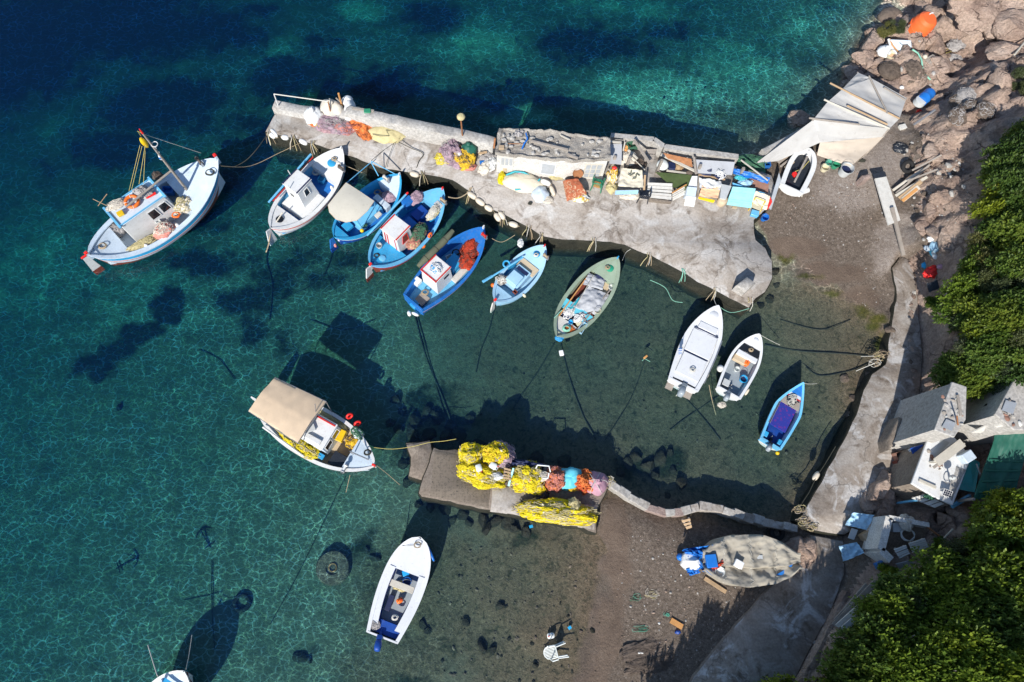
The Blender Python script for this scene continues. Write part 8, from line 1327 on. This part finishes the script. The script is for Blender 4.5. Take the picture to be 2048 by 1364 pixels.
# ================================================================ sunken things and mooring lines
t = thing('tyre', 'tyre lying on the seabed above the cut off boat', 'tyre', g(485, 1205)); MB(TR(g(485, 1205, .06))).torus(.3, .1, n=26, k=9).build('tread', 'tyre', t, ang=80)
t = thing('sunken_drum', 'big round sunken mooring weight left of the bottom boat', 'mooring weight', g(668, 1135)); MB(TR(g(668, 1135, -.05))).lathe([(.72, 0), (.74, .2), (.66, .34), (.3, .36), (.26, .3), (0, .3)], 32, cap=False).build('weight', 'rock_dark', t, ang=40); MB(TR(g(668, 1135, .28))).torus(.16, .03, n=16, k=6).build('ring', 'rust', t)
for k, (x, y, rz) in enumerate(((258, 1125, .5), (410, 1075, 2.2))):
    t = thing('anchor', ['sunken anchor farthest left on the sand', 'sunken anchor between the tyre and the awning boat'][k], 'anchor', g(x, y)); T = TR(g(x, y, .05), rz, .15, 0, .75); MB(T).tube([(-.7, 0, 0), (.5, 0, .05)], .035, 6).build('shank', 'engine_black', t); MB(T).tube([(.2, -.4, .1), (.45, -.2, 0), (.52, 0, 0), (.45, .2, 0), (.2, .4, .1)], [.02, .04, .05, .04, .02], 6).build('arms', 'engine_black', t); MB(T).tube([(-.55, -.3, .1), (-.55, .3, -.02)], .03, 6).build('stock', 'engine_black', t)
def bed(pts, dz=.05): return [g(x, y, dz) for x, y in pts]
def smooth(pts, n=5):
    P = [Vector(p) for p in pts]; out = []
    for i in range(len(P) - 1):
        a, b, c, d = P[max(0, i - 1)], P[i], P[i + 1], P[min(len(P) - 1, i + 2)]
        for k in range(n): t_ = k / n; out.append(.5 * ((2 * b) + (c - a) * t_ + (2 * a - 5 * b + 4 * c - d) * t_ ** 2 + (3 * b - a - 3 * c + d) * t_ ** 3))
    return out + [P[-1]]
for k, (pts, r_) in enumerate((([(830, 632), (845, 690), (862, 740), (885, 795), (912, 872)], .04), ([(836, 636), (866, 745), (880, 800), (902, 868)], .03), ([(990, 612), (978, 660), (962, 700), (952, 745)], .03), ([(1122, 690), (1140, 760), (1165, 830), (1192, 880)], .03), ([(1108, 688), (1075, 745), (1040, 795), (1025, 820)], .03), ([(1528, 690), (1600, 703), (1680, 708), (1735, 713)], .035), ([(1612, 735), (1640, 752), (1700, 742), (1735, 728)], .03), ([(545, 476), (534, 520), (545, 570), (540, 640)], .03), ([(668, 500), (640, 560), (560, 600)], .025), ([(690, 955), (640, 1060), (590, 1160), (540, 1250)], .02), ([(425, 1120), (424, 1210), (430, 1300)], .02), ([(1360, 785), (1400, 830), (1440, 880)], .025), ([(1440, 790), (1380, 830), (1340, 860)], .025), ([(1290, 720), (1260, 800), (1210, 880)], .02), ([(750, 640), (690, 660), (620, 640)], .02), ([(1560, 640), (1640, 660), (1700, 640)], .02), ([(470, 760), (440, 720), (400, 700)], .02), ([(820, 1005), (800, 1150), (790, 1200)], .012))):
    rope(smooth(bed(pts)), r_, 'rope_dark', ['thicker sunken line from the red net boat to the jetty', 'thinner sunken line from the red net boat to the jetty', 'sunken line trailing from the small pale blue boat', 'sunken line trailing right from the green boat', 'sunken line trailing left from the green boat', 'sunken line from the white open boat to the path', 'sunken line from the small blue boat to the path', 'sunken line below the white wheelhouse boat', 'sunken line below the canopy boat', 'long thin sunken line below the awning boat', 'straight sunken line above the cut off boat', 'sunken line right of the white decked boat', 'sunken line left of the white decked boat', 'thin sunken line in the middle of the harbour', 'sunken line near the awning shadow', 'sunken line in the inner corner of the harbour', 'sunken line above the awning boat', 'thin sunken line left of the bottom boat'][k], name='sunken_line')
for k, (pts, r_, m_) in enumerate((([(440, 330, 1.5), (462, 335, .7), (490, 322, .6), (512, 300, .9), (534, 270, .8)], .018, 'rope_dark'), ([(443, 332, 1.4), (500, 332, .15), (560, 305, .2), (606, 283, .7)], .012, 'rope_tan'), ([(668, 322, 1.1), (700, 335, .9), (733, 349, .5)], .015, 'rope_tan'), ([(742, 322, 1.2), (765, 302, 1.0), (790, 285, 1.1)], .012, 'rope_dark'), ([(797, 284, 1.1), (822, 296, .95), (846, 307, .92), (838, 322, .9), (833, 336, .85)], .018, 'rope_dark'), ([(770, 337, 1.0), (778, 312, .95), (788, 286, 1.05)], .012, 'rope_dark'), ([(897, 394, 1.1), (915, 396, .8), (932, 388, .8), (944, 374, .9)], .03, 'rope_tan'), ([(984, 477, .95), (1004, 484, .6), (1030, 470, .8)], .015, 'rope_tan'), ([(1437, 612, .9), (1462, 625, .55), (1498, 617, .85)], .012, 'rope_mint'), ([(1434, 612, .9), (1428, 598, .7), (1430, 584, .85)], .012, 'rope_white'), ([(1521, 670, .75), (1545, 683, .3), (1560, 690, .0)], .012, 'rope_white'), ([(1608, 767, .7), (1622, 768, .5), (1634, 767, .3)], .012, 'rope_white'), ([(1722, 713, .1), (1748, 712, .8)], .018, 'rope_white'), ([(1712, 742, .05), (1750, 726, .8)], .018, 'rope_white'), ([(748, 895, 1.1), (785, 898, .75), (825, 893, .62), (858, 885, .7), (888, 882, .66), (912, 878, .65)], .013, 'rope_yellow'), ([(752, 930, 1.1), (775, 948, .4), (800, 970, .0)], .012, 'rope_tan'), ([(700, 950, .4), (692, 985, .0)], .012, 'rope_tan'), ([(541, 465, .6), (537, 490, .1), (532, 505, -.1)], .03, 'rope_tan'), ([(1300, 560, .05), (1330, 575, .03), (1345, 600, .03), (1365, 605, .03)], .015, 'rope_mint'), ([(1245, 520, .9), (1252, 505, .6), (1262, 498, .8)], .012, 'rope_white'), ([(296, 1290, .05), (305, 1320, .6), (315, 1352, 1.2)], .02, 'rope_white'), ([(384, 1270, .05), (378, 1310, .5), (372, 1338, 1.1)], .012, 'rope_white'), ([(1365, 775, .5), (1352, 792, .0)], .015, 'rope_white'), ([(1418, 770, .4), (1424, 800, -.05), (1432, 830, -.3)], .015, 'rope_tan'))):
    rope(smooth([at(*q) for q in pts]), r_, m_, ['dark bow line from the big caique to the pier head', 'slack thin line from the big caique to the pier', 'bow line of the white wheelhouse boat', 'short line from the canopy frame to the pier', 'dark rope lying bent on the pier below the straw cover', 'dark line beside the canopy frame on the pier', 'thick tan bow line of the striped boat', 'tan bow line of the red net boat', 'mint bow line of the white decked boat', 'white bow line of the white decked boat', 'white bow line of the white open boat', 'white bow line of the small blue boat', 'upper white line at the path mooring', 'lower white line at the path mooring', 'yellow bow line from the awning boat to the jetty', 'second bow line of the awning boat', 'thin line hanging beside the awning boat bow', 'stern line of the white wheelhouse boat', 'loose mint rope floating beside the pier', 'short white line at the green boat bow', 'white chain left of the cut off boat', 'white line right of the cut off boat', 'stern line of the white decked boat on the left', 'stern line of the white decked boat on the right'][k])
for k, (x, y, z) in enumerate(((536, 270, .8), (588, 280, .8), (622, 291, .8), (845, 352, .8), (945, 387, .8), (1002, 433, .8), (1058, 461, .8), (1085, 476, .8), (1190, 486, .8), (1300, 516, .8), (1365, 548, .8), (1430, 586, .8), (1503, 606, .8))):
    t = thing('rope_hank', 'frayed rope hank hanging on the pier edge, %s from the pier head' % ['first', 'second', 'third', 'fourth', 'fifth', 'sixth', 'seventh', 'eighth', 'ninth', 'tenth', 'eleventh', 'twelfth', 'thirteenth'][k], 'rope', at(x, y, z)); rn = random.Random(k)
    for q_ in range(4): e = rn.uniform(-.25, .25); p = at(x, y - 3, .88) + Vector((e * .5, 0, 0)); MB().tube([p + Vector((rn.uniform(-.1, .1), .2, 0)), p + Vector((0, -.02, .02)), p + Vector((e * .6, -.14, -.2)), p + Vector((e, -.18 - rn.uniform(0, .1), -.45 - rn.uniform(0, .3)))], .016, 5).build('strand', 'rope_mint' if k == 10 else ['rope_tan', 'straw_net', 'rope_white', 'rope_tan'][q_], t)
MB(TR(at(1291, 714, .05), .7)).box((0, 0, 0), (.22, .1, .1)).build('float_block', 'wood_orange', None, 'small tan float adrift right of the green boat', 'float', bev=.02); rope([at(1284, 722, .0), at(1289, 717, .05), at(1300, 723, .0)], .015, 'rope_mint', 'short mint line at the drifting tan float')
# ================================================================ shrubs and trees
def leaf_mesh(name, seed, sprigs, leaf, lumps=11, up=.5, mat='leaf_green', long=False, per=6):
    rs = np.random.RandomState(seed); c = []
    for _ in range(lumps):
        a = rs.uniform(0, 6.283); r = rs.uniform(0, .75) ; z = rs.uniform(.12, .62) * (1 - .5 * r); c.append((r * math.cos(a), r * math.sin(a), z, rs.uniform(.14, .4)))
    c = np.array(c); ci = rs.randint(0, lumps, sprigs); d = rs.normal(size=(sprigs, 3)); d[:, 2] += .25; d /= np.linalg.norm(d, axis=1, keepdims=True)
    rad = c[ci, 3] * rs.uniform(.55, 1.08, sprigs); P = c[ci, :3] + d * rad[:, None] * np.array([1, 1, .8]); P[:, 2] = np.maximum(P[:, 2], .02)
    ax = d * .7 + np.array([0, 0, up]) + rs.normal(size=(sprigs, 3)) * .25; ax /= np.linalg.norm(ax, axis=1, keepdims=True)
    t1 = np.cross(ax, rs.normal(size=(sprigs, 3))); t1 /= np.linalg.norm(t1, axis=1, keepdims=True); t2 = np.cross(ax, t1); V = []; 
    for k in range(per):
        a = k * 2.4 + rs.uniform(0, .6, sprigs); s_ = leaf * rs.uniform(.7, 1.3, sprigs); side = t1 * np.cos(a)[:, None] + t2 * np.sin(a)[:, None]; base = P + ax * (leaf * .35 * k)[..., None] if np.ndim(leaf) else P + ax * (leaf * .3 * k)
        dr = side * .75 + ax * .65; dr /= np.linalg.norm(dr, axis=1, keepdims=True); w = np.cross(dr, ax); w /= np.linalg.norm(w, axis=1, keepdims=True) + 1e-9
        tip = base + dr * s_[:, None]; mid = base + dr * (s_ * .5)[:, None] + ax * (s_ * .08)[:, None]; ww = (s_ * (.16 if long else .26))[:, None]; V.append(np.stack([base, mid + w * ww, tip, mid - w * ww], 1))
    V = np.concatenate(V).reshape(-1, 3); q = np.arange(len(V)).reshape(-1, 4); me = bpy.data.meshes.new(name); me.vertices.add(len(V)); me.vertices.foreach_set('co', V.astype(np.float32).ravel()); me.loops.add(q.size); me.loops.foreach_set('vertex_index', q.astype(np.int32).ravel()); me.polygons.add(len(q)); me.polygons.foreach_set('loop_start', np.arange(0, q.size, 4, dtype=np.int32)); me.update(calc_edges=True); me.materials.append(MATS[mat]); return me
def stem_mesh(seed):
    rn = random.Random(seed); m = MB()
    for k in range(7): a = rn.uniform(0, 6.28); r = rn.uniform(.2, .55); m.tube([(0, 0, -.15), (r * .3 * math.cos(a), r * .3 * math.sin(a), .2), (r * math.cos(a), r * math.sin(a), rn.uniform(.4, .65))], [.05, .03, .008], 5)
    me = bpy.data.meshes.new('stem'); me.from_pydata([tuple(p) for p in m.v], [], m.f); me.materials.append(MATS['wood_grey']); return me
LV = [leaf_mesh('foliage', 10 + k, 1900, .1, 17, .6, ['leaf_green', 'leaf_dark', 'leaf_green', 'leaf_dark', 'leaf_green'][k]) for k in range(5)] + [leaf_mesh('foliage', 30, 1500, .07, 9, .5, 'leaf_grey', True)]
SM = [stem_mesh(k) for k in range(3)]; MATS['wood_grey']
def shrub(p, r, h, v, label, group, rz, name='shrub', cat='shrub'):
    o = bpy.data.objects.new(name, None); col.objects.link(o); o.location = p; o.rotation_euler = (0, 0, rz); o.scale = (r, r, h / .85); o['label'] = label; o['category'] = cat; o['group'] = group; o.empty_display_size = .3
    for nm, me in (('crown', LV[v]), ('trunk', SM[v % 3])): c = bpy.data.objects.new(nm, me); col.objects.link(c); c.parent = o
    return o
def thicket(poly, step, hr, rr_, vs, label, group, seed):
    rn = random.Random(seed); xs = [p[0] for p in poly]; ys = [p[1] for p in poly]; y = min(ys)
    while y < max(ys) + step:
        x = min(xs) + rn.uniform(0, step)
        while x < max(xs):
            px, py = x + rn.uniform(-.35, .35) * step, y + rn.uniform(-.35, .35) * step
            if inpoly(np.array([px]), np.array([py]), poly)[0] and rn.random() > .13:
                h = rn.uniform(*hr); z = 11.0; p = at(px, py, z)
                while z > 0 and GZI(p.x, p.y) + h * .55 < z: z -= .08; p = at(px, py, z)
                shrub(Vector((p.x, p.y, GZI(p.x, p.y) - .1)), rn.uniform(*rr_), h, rn.choice(vs), label, group, rn.uniform(0, 6))
            x += step
        y += step * .86
thicket([(1985, 345), (2020, 290), (2060, 240), (2085, 235), (2085, 790), (2020, 740), (1985, 765), (1950, 775), (1915, 745), (1895, 690), (1888, 625), (1905, 585), (1945, 545), (1970, 480), (2005, 410)], 38, (1.2, 1.9), (.85, 1.25), [0, 1, 2, 3, 3, 1, 5], 'dense green shrub on the hillside above the shaded path', 'shrubs on the hillside above the path', 1)
thicket([(1972, 1085), (2015, 1065), (2058, 1040), (2088, 985), (2095, 985), (2085, 1400), (1690, 1400), (1700, 1345), (1750, 1285), (1800, 1225), (1830, 1190), (1880, 1180), (1910, 1150), (1945, 1125)], 44, (1.8, 2.7), (1.15, 1.6), [0, 2, 4, 1, 3, 0, 4, 5], 'tall green shrub in the thicket at the lower right', 'shrubs in the lower right thicket', 2)
for k, (x, y, r_, h_, v) in enumerate(((1772, 66, .75, .55, 5), (1796, 58, .6, .5, 5), (1752, 80, .45, .4, 5), (2034, 158, .8, .7, 5), (2048, 185, .7, .6, 5), (1900, 775, .6, .6, 5), (1925, 772, .6, .6, 4), (1868, 610, .5, .6, 4), (1890, 1040, .35, .5, 4), (1905, 1120, .5, .7, 4), (1770, 1150, .5, .7, 4), (2045, 850, .6, .8, 3), (1880, 1095, .4, .6, 4))): shrub(g(x, y, -.05), r_, h_, v, ['grey green bush left of the orange buoy', 'grey green bush touching the orange buoy', 'small grey bush at the rock edge', 'grey bush at the right edge on the upper slope', 'second grey bush at the right edge', 'dry grey bush above the concrete hut', 'green bush behind the concrete hut', 'small green bush on the bank above the path', 'small weed beside the ruined shed wall', 'green bush right of the ruined shed', 'green bush below the ruined shed', 'bush beside the upper hut', 'weed right of the white pallet'][k], 'single bushes', k)
for k, (x, y, s_) in enumerate(((1300, 1610, 2.3), (1352, 1570, 2.2), (1405, 1520, 2.3), (1462, 1478, 2.3), (1520, 1452, 2.3), (1585, 1440, 2.2), (1370, 1660, 2.3), (1460, 1600, 2.4), (1560, 1560, 2.4), (1640, 1440, 2.2))):
    p = on(x, y); shrub(Vector((p.x, p.y, p.z - .1)), s_ * .8, s_ * 1.75, k % 5, 'tall tamarisk tree beside the track below the ramp', 'trees below the ramp', k, 'tamarisk_tree', 'tree')
# bare twigs
for k, (x, y) in enumerate(((1960, 725), (1905, 765), (1895, 690))):
    rn = random.Random(k); t = thing('bare_bush', ['pale leafless bush above the upper hut', 'pale leafless bush above the concrete hut', 'pale leafless bush on the bank'][k], 'bush', g(x, y)); p = g(x, y, .6)
    for q_ in range(9): a = rn.uniform(0, 6.28); l_ = rn.uniform(.2, .5); e = p + Vector((l_ * math.cos(a), l_ * math.sin(a), rn.uniform(.1, .4))); MB().tube([p, p.lerp(e, .5) + Vector((rn.uniform(-.1, .1), rn.uniform(-.1, .1), .05)), e], [.018, .012, .005], 5).build('branch', 'wood_grey', t)

# ================================================================ loose gear on the decks
for k, (x, y, z, r_, m_, lb) in enumerate(((420, 345, 1.55, .22, 'rope_dark', 'dark rope coil on the caique foredeck'), (205, 492, 1.0, .2, 'rope_tan', 'tan rope coil on the caique aft deck'), (352, 430, .85, .2, 'orange', 'orange line coil below the caique mast'), (668, 318, 1.05, .14, 'rope_tan', 'rope coil on the white wheelhouse boat foredeck'), (632, 345, .3, .2, 'rope_white', 'white rope coil in the well of the white wheelhouse boat'), (755, 385, .3, .18, 'rope_tan', 'rope coil in the well of the canopy boat'), (775, 372, .5, .16, 'rope_dark', 'dark coil near the bow of the canopy boat'), (753, 512, .6, .16, 'rope_dark', 'dark coil on the stern of the striped boat'), (912, 505, .3, .2, 'rope_dark', 'dark coil in the well of the red net boat'), (850, 585, .35, .18, 'rope_tan', 'rope coil in the stern of the red net boat'), (1072, 510, .85, .13, 'rope_white', 'white coil on the small pale blue boat foredeck'), (1215, 535, .8, .13, 'rope_tan', 'rope coil on the green boat foredeck'), (1385, 740, .7, .14, 'rope_white', 'white coil on the decked motor boat stern'), (1502, 700, .6, .12, 'rope_tan', 'rope coil on the open motor boat seat'), (735, 905, 1.1, .16, 'rope_dark', 'dark coil on the awning boat foredeck'), (790, 1235, .5, .14, 'rope_white', 'white coil on the stern platform of the bottom boat'))): coil(at(x, y, z + .03), r_, m_, lb, 4, .014)
for k, (x, y, z, d_, m_, lb) in enumerate(((340, 385, .5, (.5, .35, .3), 'midblue', 'blue fish box by the caique mast'), (390, 395, .6, (.35, .25, .2), 'wood_tan', 'wooden box on the caique starboard side'), (318, 445, .85, (.22, .18, .16), 'white_plastic', 'white tub on the caique side deck'), (645, 360, .25, (.4, .3, .22), 'cyanblue', 'blue box in the well of the white wheelhouse boat'), (768, 395, .25, (.4, .3, .2), 'wood_grey', 'wooden box in the well of the canopy boat'), (900, 520, .25, (.35, .3, .25), 'white_plastic', 'white box in the well of the red net boat'), (1030, 585, .6, (.2, .16, .12), 'redbrown', 'brown box on the small pale blue boat stern'), (640, 862, .3, (.4, .3, .25), 'redbrown', 'brown crate under the awning boat cabin side'))): crate(at(x, y, z), d_, m_, lb, .4 * k)
